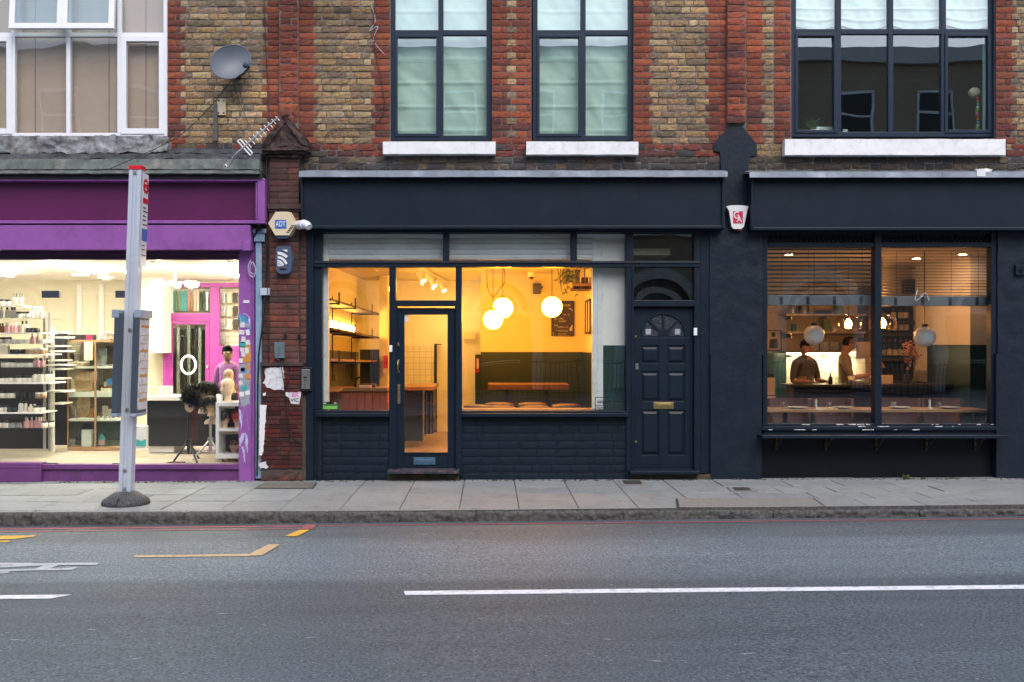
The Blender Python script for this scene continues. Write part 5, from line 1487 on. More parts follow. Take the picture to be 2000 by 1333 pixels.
cable('straight black cable down the wall left of the projecting brick pier', [gp(514, -60, 0.01), gp(517, 40, 0.01), gp(522, 140, 0.01), gp(526, 240, -0.05)], 0.006)
cable('sagging black cable from the navy window reveal along yellow brick', [gp(733, -40, 0.01), gp(731, 80, 0.01), gp(745, 160, 0.01), gp(750, 215, 0.01), gp(725, 248, 0.01), gp(660, 252, 0.01), gp(635, 265, 0.01)], 0.005)
cable('thin pale wire looping on red brick beside tall window', [gp(725, 10, 0.01), gp(733, 40, 0.01), gp(722, 60, 0.01), gp(738, 52, 0.01), gp(730, 80, 0.01), gp(752, 108, 0.01)], 0.003, PAPERW)
cable('heavy black cable down edge of brick pillar', [gp(520, 310, -0.06), gp(521, 420, -0.07), gp(519, 560, -0.08), gp(512, 640, -0.09), gp(505, 700, -0.09), gp(503, 800, -0.07), gp(502, 930, -0.06)], 0.011)
cable('black cable hanging across the red pillar to the meter box', [gp(524, 460, -0.1), gp(523, 560, -0.1), gp(520, 640, -0.1), gp(530, 690, -0.12), gp(545, 704, -0.13)], 0.006)
cable('cable curling from meter box to burgundy brick', [gp(545, 700, -0.1), gp(548, 712, -0.14), gp(556, 760, -0.11), gp(560, 820, -0.1), gp(566, 845, -0.1), gp(590, 872, -0.1)], 0.005)
cable('coil of black cable tangled at top of pale blue post', [gp(505, 420, -0.1), gp(512, 432, -0.14), gp(502, 440, -0.12), gp(512, 446, -0.13), gp(500, 452, -0.1), gp(510, 436, -0.14), gp(498, 460, -0.08), gp(488, 470, -0.06)], 0.008)
cable('hanging coil of grey wire on purple post', [gp(490, 508, -0.06), gp(485, 520, -0.09), gp(487, 536, -0.09), gp(496, 541, -0.09), gp(499, 525, -0.09), gp(492, 512, -0.09), gp(488, 530, -0.1), gp(495, 536, -0.1)], 0.005, GALV)
cable('thin wire across the brick pillar to the navy jamb', [gp(565, 484, -0.09), gp(578, 488, -0.09), gp(590, 495, -0.07)], 0.004)
# weeds and twig at the foot of the walls
def weed(label, px, py, hpx, n, seed):
    rr = random.Random(seed); c = ground(px, py, zpav); q = MB()
    for i in range(n):
        a = rr.uniform(0, 6.28); l = hpx * 0.006 * rr.uniform(0.5, 1.1); o = Vector((rr.uniform(-0.03, 0.03), rr.uniform(-0.02, 0.01), 0))
        t = Vector((math.cos(a) * l * 0.5, math.sin(a) * l * 0.35, l)); sd = Vector((-math.sin(a), math.cos(a), 0)) * 0.006
        q.add([c + o - sd, c + o + sd, c + o + t * 0.6 + sd, c + o + t + Vector((0, 0, -0.01)), c + o + t * 0.6 - sd], [(0, 1, 2, 3, 4)])
    tag(q.build('weed', LEAF), label, 'weed', 'weeds along the wall foot')
weed('tall grassy weed tuft at foot of dark restaurant wall', 1769, 937, 11, 46, 1); weed('low weed right of the grassy tuft at restaurant wall foot', 1802, 936, 5, 26, 2); weed('small brownish weed under the restaurant shelf end', 1858, 935, 5, 18, 3)
q = MB(); c = ground(572, 941, zpav)
for a, b, d in ((-0.06, 0.0, 0.12), (0.07, 0.01, 0.13), (0.0, -0.02, 0.10), (0.03, 0, 0.05)): q.tube([c, c + Vector((a * 0.5, b, d * 0.4)), c + Vector((a, b * 2, d))], 0.004, 5, r1=0.002)
tag(q.build('dead_twig', DKWOOD), 'dead dark twig sprouting at foot of brick pillar', 'twig')

# drinks shelf outside the restaurant
dsb = thing('outdoor_shelf', 'long narrow navy drinking shelf on brackets below restaurant window', 'shelf', gp(1725, 857, 0.0))
mb = MB(); mb.box(gx(1487, -0.2), gx(1966, -0.2), -0.24, 0.05, gz(857, -0.24), gz(851, -0.24)); mb.build('shelf_board', NAVY, dsb, bevel=0.004)
for a in (1521, 1618, 1717, 1816, 1912):
    mb = MB()
    x = gx(a, -0.05); z0 = gz(858, -0.24)
    mb.box(x - 0.012, x + 0.012, -0.19, 0.05, z0 - 0.008, z0); mb.box(x - 0.012, x + 0.012, 0.035, 0.05, z0 - 0.16, z0)
    mb.tube([(x, 0.03, z0 - 0.13), (x, -0.05, z0 - 0.10), (x, -0.10, z0 - 0.05), (x, -0.16, z0 - 0.01)], 0.008, 6)
    mb.tube([(x, 0.03, z0 - 0.05), (x, -0.02, z0 - 0.06), (x, -0.05, z0 - 0.03)], 0.006, 6)
    mb.build('bracket', IRON, dsb)
mb = MB(); mb.rough(gx(1905, -.1), gx(1936, -.1), -0.12, -0.06, gz(336, -.1), gz(331, -.1), 0.02, 0.015, 20, 0, 61); mb.P(1908, 1925, 333, 345, -0.27, -0.262); tag(mb.build('bird_mess', PORC), 'white splash of bird mess on lead flashing over restaurant', 'bird mess')

# ================================================================ BLINDS
def roman(label, a0, a1, p0, p1, Y, m, folds, drape=0.0, seed=0):
    x0, x1, z0, z1 = gx(a0, Y), gx(a1, Y), gz(p1, Y), gz(p0, Y)
    def f(u, v):
        x = x0 + (x1 - x0) * u; z = z0 + (z1 - z0) * v
        n = noise.noise(Vector((x * 3 + z * 2.5, (z - x) * 1.1, seed))) * 0.028 + noise.noise(Vector((x * 9 + z * 6, (z - x * 0.8) * 4, seed + 5))) * 0.013
        fz = 0.0
        for k in folds:
            d = abs(z - gz(k, Y)); fz += 0.015 * math.exp(-(d / 0.012) ** 2)
        if drape: z -= drape * (math.sin(math.pi * u) ** 1.0) * max(0, 1 - v * 6)
        return (x, Y + n - fz, z)
    q = MB(); q.grid(f, 44, 130)
    return tag(q.build('roman_blind', m), label, 'blind', 'cloth blinds in the upper navy windows')
FO = (-60, -15, 23, 117, 163, 210, 256)
roman('pale green cloth blind filling the tall window above the glazed shop door', 768, 954, -140, 270, 0.24, BLINDC, FO, 0, 1)
roman('pale green cloth blind filling the tall window nearer the navy front door', 1046, 1231, -140, 270, 0.24, BLINDC, FO, 0, 7)
for i, (a0, a1) in enumerate(((1549, 1637), (1640, 1739), (1742, 1842), (1845, 1940))):
    roman(('white gathered blind in leftmost top pane of wide restaurant window', 'white gathered blind in second top pane of wide restaurant window', 'white gathered blind in third top pane of wide restaurant window', 'white gathered blind in rightmost top pane of wide restaurant window')[i], a0, a1, -140, 49, 0.2, BLINDW, (-60, -10, 18, 36), 0.06, 20 + i)
def venetian(label, a0, a1, p0, p1, Y, m, pitch, depth, tilt, rail=None, group=None, cords=4, thick=0.002):
    root = thing('venetian_blind', label, 'blind', gp((a0 + a1) / 2, p1, Y), group)
    q = MB(); x0, x1 = gx(a0, Y), gx(a1, Y)
    z, zt = gz(p1, Y), gz(p0, Y)
    while z < zt:
        dy, dz = depth / 2 * math.cos(tilt), depth / 2 * math.sin(tilt)
        sg_ = 0.0
        v = [(x0, Y - dy, z - dz + sg_), (x1, Y - dy, z - dz - sg_), (x1, Y + dy, z + dz - sg_), (x0, Y + dy, z + dz + sg_)]
        q.hexa(v + [(a, b, c + thick) for a, b, c in v])
        z += pitch
    q.build('slats', m, root)
    q = MB()
    for i in range(cords):
        xx = x0 + (x1 - x0) * (i + 0.5) / cords; q.tube([(xx, Y - depth / 2 - 0.004, gz(p1, Y)), (xx, Y - depth / 2 - 0.004, zt)], 0.0025, 5)
    q.build('cord', BLACK, root)
    if rail:
        q = MB(); q.P(a0, a1, rail[0], rail[1], Y - 0.035, Y + 0.03)
        r_ = q.build('bottom_rail', VENG, root, bevel=0.006)
        q = MB()
        for i in range(cords): q.P(a0 + (a1 - a0) * (i + 0.5) / cords - 3, a0 + (a1 - a0) * (i + 0.5) / cords + 3, rail[0] + 2, rail[1] - 2, Y - 0.038, Y - 0.034)
        q.build('tape', BLACK, r_)
    return root
venetian('tan slatted blind down behind the white plastic upper windows', -326, 322, -140, 266, 0.20, VENB, 0.022, 0.026, R(74), cords=9)
venetian('dark slatted blind half raised in left restaurant pane', 1500, 1708, 482, 578, 0.20, VENR, 0.05, 0.05, R(2), (577, 597), 'restaurant window blinds', thick=0.022)
venetian('dark slatted blind half raised in right restaurant pane', 1723, 1935, 490, 578, 0.20, VENR, 0.036, 0.05, R(-4), (579, 598), 'restaurant window blinds')
# on the upper right sill: plant, white box, beads
pt = thing('pot_plant', 'spiky green plant in low dish behind wide upper window', 'plant', gp(1590, 262, 0.24))
mb = MB(); mb.lathe([(0.06, 0.0), (0.1, 0.02), (0.11, 0.035), (0.0, 0.03)], gp(1590, 262, 0.24)); mb.build('dish', PORC, pt)
mb = MB(); c = gp(1587, 258, 0.24)
for i in range(16):
    a = i * 2.4; l = 0.13 + 0.05 * math.sin(i * 3); mb.tube([c, c + Vector((math.cos(a) * 0.04, math.sin(a) * 0.03, l * 0.7)), c + Vector((math.cos(a) * 0.11, math.sin(a) * 0.05, l))], 0.008, 5, r1=0.002)
mb.build('leaves', LEAF, pt)
mb = MB(); mb.P(1595, 1631, 248, 258, 0.22, 0.3); tag(mb.build('box', PORC, bevel=0.004), 'long white box on sill beside spiky plant upstairs', 'box')
mb = MB(); mb.P(1646, 1656, 253, 262, 0.22, 0.25); tag(mb.build('card', PAPERW, bevel=0.002), 'small white card standing on upper window sill', 'card')
bd = thing('bead_string', 'hanging string of coloured beads behind wide upper window', 'beads', gp(1909, 256, 0.3))
for i in range(11):
    mb = MB(); mb.ell(gp(1909 + 1.2 * math.sin(i), 194 + i * 5.8, 0.3), 0.022, 10, 8); mb.build('bead', [SIGNRED, STORG, CYANB, PAPERC, STGREEN, PINKPR][i % 6], bd)
q = MB(); q.ell(gp(1903, 182, 0.36), (0.075, 0.06, 0.065), 18, 12); tag(q.build('paper_lantern', PAPERC), 'pale round paper lantern above the bead string', 'lantern')
q = MB(); q.grid(lambda u, v: (gx(1919 + 17 * u, 0.22), 0.22 + 0.02 * math.sin(u * 14), gz(262 - 190 * v, 0.22)), 16, 4); tag(q.build('curtain', BLINDC), 'narrow pale green curtain edge at end of wide upper window', 'curtain')

# ================================================================ MIDDLE SHOP
def globe(label, px, py, rpx, Y, m, group, zc_=2.72, cord=BLACK):
    c = gp(px, py, Y); r = rpx * (Y + D) / F
    root = thing('globe_pendant', label, 'pendant lamp', c, group)
    q = MB(); q.ell(c, r, 28, 18); q.build('globe', m, root)
    q = MB(); q.cyl((c.x, c.y, c.z + r * 0.97), (c.x, c.y, c.z + r + 0.025), r * 0.32, r * 0.28); q.build('gallery', BRASS if m is GLOBEON else BLACK, root)
    q = MB(); q.tube([(c.x, c.y, c.z + r + 0.02), (c.x, c.y, zc_)], 0.005, 6); q.build('flex', cord, root)
    return root, c, r
GG = 'lit globe pendants in the empty shop'
g1, c1, r1_ = globe('lower lit white globe pendant overlapping another in empty shop', 963, 625, 19, 1.55, GLOBEON, GG)
g2, c2, r2_ = globe('upper lit white globe pendant of the overlapping pair', 982, 602, 20, 1.75, GLOBEON, GG)
g3, c3, r3_ = globe('lone lit white globe pendant in front of the blackboard', 1078, 600, 20, 1.75, GLOBEON, GG)
cable('looped slack lamp flex hanging beside the pair of globes', [gp(951, 520, 1.6), gp(952, 560, 1.6), gp(963, 580, 1.6), gp(978, 562, 1.6), gp(986, 550, 1.6), gp(984, 520, 1.6)], 0.005)
cable('looped slack lamp flex hanging between lone globe and trailing plant', [gp(1088, 520, 1.9), gp(1093, 545, 1.9), gp(1098, 575, 1.9), gp(1096, 560, 1.9), gp(1094, 520, 1.9)], 0.005)
# wall shelves: rods + slatted boards on the left party wall
def wshelf(label, pya, pyb, slats=True):
    Yn, Yf = 0.40, 4.55
    zn, zf_ = gz(pya, Yn), gz(pyb, Yf)
    wx = lambda Y: -2.285 + (Y - 0.3) * 0.0317
    rx = lambda Y: wx(Y) + 0.33
    L_ = lambda t: zn + (zf_ - zn) * t
    root = thing('wall_shelf', label, 'shelf', (wx(2), 2.0, L_(0.4)), 'shelves on the wall of the empty shop')
    q = MB()
    m_ = 5 if slats else 1
    for i in range(m_):
        a, b = i / m_ + 0.012, (i + 1) / m_ - 0.012
        P4 = [(wx(Yn) + 0.33 * a, Yn, zn), (wx(Yn) + 0.33 * b, Yn, zn), (wx(Yf) + 0.33 * b, Yf, zf_), (wx(Yf) + 0.33 * a, Yf, zf_)]
        q.hexa(P4 + [(x, y, z + 0.03) for x, y, z in P4])
    q.build('board', WOODS if slats else WOOD, root)
    for t in (0.12, 0.42, 0.80):
        Y = Yn + (Yf - Yn) * t
        q = MB(); q.box(wx(Y) + 0.01, wx(Y) + 0.34, Y - 0.008, Y + 0.008, L_(t) - 0.02, L_(t)); q.box(wx(Y) + 0.005, wx(Y) + 0.02, Y - 0.008, Y + 0.008, L_(t) - 0.27, L_(t) + 0.16); q.box(wx(Y) + 0.325, wx(Y) + 0.34, Y - 0.01, Y + 0.01, L_(t) - 0.03, L_(t) + 0.14); q.build('bracket', BLACK, root)
    return wx, rx, L_, Yn, Yf
wx, rx, L1, Yn, Yf = wshelf('topmost slatted timber shelf on amber lit wall', 588, 616)
_, _, L2, _, _ = wshelf('middle slatted timber shelf above lamp strip on amber lit wall', 644, 662)
wshelf('lowest plain timber shelf above the shop counter', 706, 708, False)
root = thing('light_strip', 'bright lamp panel glowing on wall between the two upper shelves', 'lamp', (wx(1), 1, L2(0.1)))
q = MB(); q.hexa([(wx(.5) + 0.01, 0.5, L2(0.02) + 0.05), (wx(.5) + 0.03, 0.5, L2(0.02) + 0.05), (wx(4) + 0.03, 4.0, L2(0.86) + 0.05), (wx(4) + 0.01, 4.0, L2(0.86) + 0.05), (wx(.5) + 0.01, 0.5, L2(0.02) + 0.18), (wx(.5) + 0.03, 0.5, L2(0.02) + 0.18), (wx(4) + 0.03, 4.0, L2(0.86) + 0.17), (wx(4) + 0.01, 4.0, L2(0.86) + 0.17)]); q.build('diffuser', LEDA, root)
# counter
ct = thing('shop_counter', 'terracotta panelled counter with oak top in empty shop', 'counter', gp(705, 805, 1.4))
q = MB(); Yq = 1.35; x0, x1 = gx(640, Yq), gx(757, Yq)
q.box(x0, x1, Yq, 1.95, gz(765, Yq), gz(758.5, Yq)); q.hexa([(-2.27, 0.5, 1.02), (-1.95, 0.9, 1.02), (-1.95, 1.345, 1.02), (-2.27, 1.345, 1.02), (-2.27, 0.5, 1.06), (-1.95, 0.9, 1.06), (-1.95, 1.345, 1.06), (-2.27, 1.345, 1.06)]); q.build('worktop', WOOD, ct, bevel=0.004)
q = MB()
for i in range(6):
    a0 = 668 + i * 15; q.P(a0, a0 + 14, 766, 850, Yq + 0.03, Yq + 0.06)
q.P(640, 668, 766, 850, Yq + 0.029, Yq + 0.06, 1); q.P(668, 757, 766, 850, Yq + 0.06, 1.9, 0)
q.build('front_panel', [TERRAP, WOOD], ct, bevel=0.003)
mb = MB(); mb.P(702, 732, 751, 758, 1.5, 1.7); mb.tube([gp(694, 757, 1.6), gp(696, 740, 1.6), gp(704, 737, 1.6)], 0.012, 8); tag(mb.build('card_terminal', BLACK, bevel=0.006), 'small dark gadget with bent stem on the oak worktop', 'gadget')
mb = MB(); mb.P(701, 724, 753.5, 758, 1.38, 1.5); tag(mb.build('paper_pad', PAPERC, bevel=0.003), 'pale folded paper stack on the oak worktop', 'paper stack')
mb = MB(); mb.P(748, 758, 693, 730, 3.9, 4.1); a = tag(mb.build('paper_dispenser', CREAM, bevel=0.006), 'red and cream box fixed on the wall behind the counter', 'dispenser')
q = MB(); q.P(749, 757.5, 695, 720, 3.892, 3.9); q.build('label_panel', SIGNRED, a)
mb = MB(); mb.P(653, 656, 730, 743, 2.0, 2.03); tag(mb.build('wall_socket', BRASS, bevel=0.002), 'brass wall switch over the counter worktop', 'switch')
# fridge island and tap seen through the door
fr = thing('bar_fridge', 'black under counter fridge with steel edges seen through glazed door', 'fridge', gp(815, 862, 3.2))
q = MB(); q.P(785, 825, 764, 862, 2.6, 3.4); q.P(828, 846, 760, 848, 3.2, 3.9); q.build('cabinet', BLACK, fr, bevel=0.006)
q = MB(); q.P(826, 828.5, 762, 862, 2.58, 2.62); q.P(833, 834.5, 768, 846, 3.18, 3.2); q.P(841, 842.5, 768, 846, 3.18, 3.2); q.build('edge_trim', CHROME, fr)
q = MB(); q.P(784, 848, 756, 763, 2.57, 3.9); q.build('top', WOOD, fr, bevel=0.003)
q = MB(); q.tube([gp(836, 788, 3.15), gp(848, 790, 3.1), gp(849, 780, 3.1)], 0.014, 8); q.build('handle', BRASS, fr)
# ceiling track lamps
tk = thing('track_lamp', 'white ceiling track with spotlights seen in light over glazed door', 'track lamp', gp(845, 530, 3.0))
T0, T1 = Vector((gx(812, 1.5), 1.5, 2.70)), Vector((gx(868, 4.9), 4.9, 2.70))
q = MB(); q.tube([T0, T1], 0.02, 6); q.build('track', UPVC, tk)
for i in range(5):
    p = T0 + (T1 - T0) * (0.18 + 0.19 * i); a = p + Vector((-0.03, -0.01, -0.10)); d = Vector((-0.55, 0.35, -0.75)).normalized() if i % 2 else Vector((0.5, -0.2, -0.84)).normalized()
    q = MB(); q.tube([p, p + Vector((0, 0, -0.10))], 0.009, 6); q.cyl(a - d * 0.06, a + d * 0.10, 0.036, 0.04, 16); s_ = q.build('spot', UPVC, tk)
    q = MB(); q.cyl(a + d * 0.101, a + d * 0.104, 0.032, n=14); q.build('lamp_face', SPOTON, s_)
# table and stools
tb = thing('bar_table', 'high timber table on dark trestle legs in empty shop', 'table', gp(1032, 850, 2.1))
q = MB(); Yt = 2.0; q.box(gx(953, Yt), gx(1112, Yt), Yt, Yt + 0.65, gz(761.5, Yt), gz(752, Yt) + 0.005); q.build('tabletop', WOODD, tb, bevel=0.005)
for a in (990, 1068):
    q = MB()
    for dy in (0.1, 0.55): q.P(a - 4, a + 4, 761, 884, Yt + dy, Yt + dy + 0.05)
    q.build('leg', BLACK, tb)
ST0 = None
SN_ = [(934, 793, 0.78, 30), (976, 798, 0.60, 28), (975, 787, 1.25, 25), (1045, 798, 0.60, 27), (1040, 787, 1.25, 26), (1106, 791, 0.95, 33)]
SLB = ['leftmost', 'front row second', 'back row second', 'front row third', 'back row third', 'rightmost']
for i, (a, b, Y, wd) in enumerate(SN_):
    c = Vector((gx(a, Y), Y, zf))
    lab = f'round brown leather bar stool, {SLB[i]} of those behind the shop window'
    if ST0 is None:
        ST0 = thing('bar_stool', lab, 'stool', c, 'leather bar stools behind the shop window')
        hs = gz(b - 2, Y) - zf
        q = MB(); q.lathe([(0.0, hs - 0.075), (0.185, hs - 0.07), (0.195, hs - 0.045), (0.185, hs - 0.012), (0.12, hs), (0.0, hs + 0.002)], c, 24); q.build('seat', LEATHER, ST0)
        for k_ in range(4):
            t = R(45 + 90 * k_); q = MB(); q.tube([c + Vector((0.13 * math.cos(t), 0.13 * math.sin(t), hs - 0.07)), c + Vector((0.2 * math.cos(t), 0.2 * math.sin(t), 0.0))], 0.012, 8); q.build('leg', BLACK, ST0)
        q = MB(); q.tube([c + Vector((0.18 * math.cos(R(15 * j)), 0.18 * math.sin(R(15 * j)), 0.22)) for j in range(25)], 0.009, 6); q.build('foot_ring', BLACK, ST0)
    else: dup(ST0, c, lab)
# blackboard with chalk lettering
bb = thing('blackboard', 'chalk lettered blackboard on amber lit back wall', 'blackboard', gp(1100, 657, 3.5))
q = MB(); q.P(1077, 1122, 588, 657, 3.5, 3.53); q.build('board', CHALKB, bb, bevel=0.003)
Yb = 3.496
for s_, a, b, h_, wd in (('HOURS', 1107, 597, 3.5, 14), ('10 - 5', 1106, 615, 3, 11), ("25 - 30th", 1092, 623, 3.2, 18), ('CLOSED', 1098, 628, 3.2, 14), ("31st", 1086, 636, 3.6, 7), ('OPEN 10-5', 1100, 639.5, 2.4, 20), ('L', 1087, 645, 2.6, 2), ('WINE SPECIALS', 1100, 647, 2.6, 19), ('all day special', 1098, 652.5, 2, 17), ('pastries and more', 1101, 656 - 0.5, 1.6, 21)):
    text(s_, 'lettering', a, b, h_, Yb, CHALK, bb, width=wd)
q = MB(); q.prism(pz([(1113, 647), (1112, 643), (1115, 639), (1117, 635), (1118.5, 635.5), (1118, 641), (1117, 647)], Yb), Yb - 0.001, Yb + 0.003); q.tube([gp(1079, 650, Yb), gp(1082, 653, Yb), gp(1080, 656, Yb)], 0.004, 5); q.tube([gp(1110, 604, Yb), gp(1114, 603, Yb), gp(1119, 608, Yb)], 0.006, 5); q.build('chalk_drawing', CHALK, bb)
sp = thing('loudspeaker', 'small black loudspeaker on amber lit back wall', 'speaker', gp(1050, 574, 3.3))
q = MB(); q.P(1042, 1057, 554, 574, 3.25, 3.42); q.build('cabinet', BLACK, sp, bevel=0.006)
q = MB(); q.cyl(gp(1049, 564, 3.25), gp(1049, 564, 3.243), 0.045); q.build('cone', DKWOOD, sp)
q = MB(); q.tube([gp(1055, 562, 3.4), gp(1058, 562, 3.54)], 0.018, 6); q.build('bracket', BLACK, sp)
dcam = thing('dome_camera', 'white dome camera on shop ceiling near the loudspeaker', 'camera', gp(1038, 540, 3.2))
q = MB(); q.lathe([(0.055, 0.0), (0.06, 0.06), (0.045, 0.13)], gp(1038, 541, 3.2)); q.build('housing', UPVC, dcam); q = MB(); q.ell(gp(1038, 541, 3.19), 0.04, 12, 8); q.build('lens', BLACK, dcam)
# high shelf box with planter and trailing plant
hs_ = thing('high_shelf', 'slatted timber box shelf high on the shop wall', 'shelf', gp(1142, 570, 2.4))
q = MB(); 
for i in range(3): q.box(gx(1117, 2.4) + i * 0.115, gx(1117, 2.4) + i * 0.115 + 0.105, 2.1, 2.75, gz(567, 2.4), gz(567, 2.4) + 0.04)
q.box(gx(1117, 2.4), 1.43, 2.1, 2.13, gz(567, 2.4), gz(556, 2.4)); q.build('board', WOODD, hs_)
q = MB()
for a in (1128, 1141, 1155): q.P(a, a + 2, 524, 560, 2.12, 2.14)
q.build('hanger', BLACK, hs_)
mb = MB()
for i in range(4): mb.cyl((gx(1130 + i * 8, 2.5), 2.5, gz(556, 2.4)), (gx(1130 + i * 8, 2.5), 2.5, gz(541, 2.4)), 0.022, 0.02)
tag(mb.build('bottle_row', DKWOOD), 'dark bottles standing together on the high box shelf', 'bottles')
tp = thing('trailing_plant', 'green trailing plant spilling from the high box shelf', 'plant', gp(1112, 560, 2.2))
mb = MB(); mb.lathe([(0.06, 0), (0.085, 0.12), (0.08, 0.13)], gp(1122, 545, 2.3)); mb.build('pot', BLACK, tp)
lv, stm = MB(), MB()
rr = random.Random(5)
for i in range(20):
    p = gp(1120 + rr.uniform(-14, 4), 533 + rr.uniform(-6, 8), 2.2); pts = [p]
    tx = rr.choice((-0.05, -0.09, -0.02, 0.02, 0.04)); ln = rr.choice((3, 4, 5, 5, 6, 10))
    for j_ in range(ln): p = p + Vector((tx * (0.25 if j_ else 1) * rr.uniform(0.2, 0.9), rr.uniform(-0.02, 0.02), -rr.uniform(0.02, 0.05) if j_ else 0.02)); pts.append(p)
    stm.tube(pts, 0.004, 4)
    for p in pts[1:]:
        for _ in range(2):
            d = Vector((rr.uniform(-1, 1), rr.uniform(-1, 0.3), rr.uniform(-1, 0.2))).normalized(); s_ = d.orthogonal().normalized(); l = rr.uniform(0.05, 0.085)
            o = p + Vector((rr.uniform(-.02, .02), rr.uniform(-.02, .02), 0))
            lv.add([o, o + d * l * 0.4 + s_ * l * 0.33, o + d * l, o + d * l * 0.4 - s_ * l * 0.33], [(0, 1, 2, 3)])
stm.build('stem', LEAFD, tp); lv.build('leaves', LEAFY, tp)
# picture on the side wall, fire notice, stickers on the glass
pc = thing('wall_picture', 'narrow dark framed picture on the shop side wall', 'picture', (1.44, 2.7, 1.75))
q = MB(); ya, yb_ = 2.35, 3.05; za, zb = 1.78, 2.28
for a, b, c, d in ((ya, ya + .04, za, zb), (yb_ - .04, yb_, za, zb), (ya, yb_, za, za + .03), (ya, yb_, zb - .03, zb), ((ya + yb_) / 2 - .02, (ya + yb_) / 2 + .02, za, zb)): q.box(1.42, 1.45, a, b, c, d)
q.build('frame', DKWOOD, pc); q = MB(); q.box(1.435, 1.449, ya + .04, yb_ - .04, za + .03, zb - .03); q.build('print', PAPERC, pc)
q = MB(); q.P(930, 936, 700, 728, 5.15, 5.18); a = tag(q.build('fire_notice', SIGNRED, bevel=0.002), 'narrow red and white notice at back of the empty shop', 'notice'); q = MB(); q.P(931, 935, 701, 720, 5.147, 5.15); q.build('text_panel', PORC, a)
YS = 0.046
es = thing('window_sticker', 'black and green hygiene style sticker low on shop glass', 'sticker', gp(645, 800, YS))
q = MB(); q.P(630, 660, 785.5, 800.5, YS, YS + 0.003); q.build('backing', BLACK, es)
q = MB(); q.P(631, 659, 791, 799.5, YS - 0.002, YS); q.build('green_panel', STGREEN, es)
q = MB(); q.P(632.5, 658, 792, 793.2, YS - 0.003, YS - 0.001); q.build('print', BLACK, es); q = MB(); q.P(631.5, 637, 787, 789, YS - 0.002, YS); q.P(652, 658, 787, 788.5, YS - 0.002, YS); q.build('print', PAPERW, es)
ap = thing('window_sticker', 'black outlined letting agent sticker in corner of shop glass', 'sticker', gp(1192, 802, YS))
q = MB()
for a0, a1, b0, b1 in ((1162, 1222, 776, 777.2), (1162, 1222, 801, 802.2), (1162, 1163.3, 777.2, 801), (1221, 1222.3, 777.2, 801), (1163.3, 1221, 792, 792.8), (1211, 1211.8, 792.8, 801)): q.P(a0, a1, b0, b1, YS, YS + 0.002)
q.build('outline', BLACK, ap)
text('appear', 'lettering', 1181, 784.5, 6.2, YS, BLACK, ap, width=29)
text('[', 'lettering', 1199.5, 784, 8, YS, BLACK, ap); text('here', 'lettering', 1207, 784.5, 2.8, YS, BLACK, ap, width=12); text(']', 'lettering', 1216, 784, 8, YS, BLACK, ap)
q = MB(); 
for b in (795, 797, 799): q.P(1166, 1166 + (40 if b == 797 else 20), b, b + 0.7, YS, YS + 0.002)
q.build('small_print', BLACK, ap)
# ================================================================ LEFT SHOP
def lamp_box(name, label, x0, x1, y0, y1, z1, th, m, cat='ceiling lamp', group=None, body=UPVC):
    root = thing(name, label, cat, ((x0 + x1) / 2, (y0 + y1) / 2, z1), group)
    q = MB(); q.box(x0, x1, y0, y1, z1 - th * 0.4, z1); q.build('casing', body, root, bevel=0.003)
    q = MB(); q.box(x0 + 0.02, x1 - 0.02, y0 + 0.02, y1 - 0.02, z1 - th, z1 - th * 0.4 - 0.001); q.build('diffuser', m, root, bevel=0.006)
    return root
GL = 'strip lamps on the beauty shop ceiling'
lamp_box('strip_lamp', 'bright ceiling strip lamp nearest the bus stop post', -5.5, -5.38, 0.5, 2.2, 2.66, 0.05, FLUO, group=GL)
lamp_box('strip_lamp', 'bright ceiling strip lamp over the reception desk', -3.75, -3.62, 1.2, 3.0, 2.66, 0.05, FLUO, group=GL)
lamp_box('strip_lamp', 'bright ceiling strip lamp far at left of the beauty shop', -7.0, -6.88, 0.8, 2.6, 2.66, 0.05, FLUO, group=GL)
for a, Y, lab in ((97, 0.65, 'glaring'), (300, 0.6, 'round'), (455, 0.5, 'corner')):
    c = Vector((gx(a, Y), Y, 2.655)); root = thing('ceiling_lamp', f'{lab} white ceiling lamp just inside the purple shop window', 'ceiling lamp', c, 'small lamps inside the purple shop window')
    q = MB(); q.lathe([(0.075, -0.02), (0.085, -0.005), (0.085, 0.005)], c, 20); q.build('rim', UPVC, root); q = MB(); q.lathe([(0.0, -0.05), (0.04, -0.045), (0.07, -0.02)], c, 20); q.build('bulb', BULBW, root)
def spots(label, px, py, Y, n):
    c = Vector((gx(px, Y), Y, 2.65)); root = thing('spot_cluster', label, 'spotlights', c, 'spotlight clusters in the beauty shop')
    q = MB(); q.box(c.x - 0.12, c.x + 0.12, Y - 0.02, Y + 0.02, 2.62, 2.66); q.build('bar', UPVC, root)
    for i in range(n):
        o = Vector((gx(px + (i - (n - 1) / 2) * 5, Y), Y, gz(py, Y))); q = MB(); q.tube([(o.x, Y, 2.63), o + Vector((0, 0, 0.05))], 0.008, 6); q.cyl(o + Vector((0.0, 0, 0.06)), o + Vector((0.03, -0.03, -0.06)), 0.026, 0.036, 14); q.build('spot', UPVC, root)
spots('white three spot cluster by the cream wall batten', 158, 527, 2.6, 3); spots('white three spot cluster left of the bus stop post', 207, 540, 3.2, 3)
ch = thing('chandelier', 'white branched chandelier with small round shades in beauty shop', 'chandelier', gp(342, 565, 1.6))
cz = gp(342, 556, 1.6)
q = MB(); q.tube([(cz.x, cz.y, 2.65), cz], 0.014, 8); q.ell(cz, (0.05, 0.05, 0.03), 14, 8); q.lathe([(0.06, -0.03), (0.07, 0.0)], (cz.x, cz.y, 2.655)); q.build('stem', UPVC, ch)
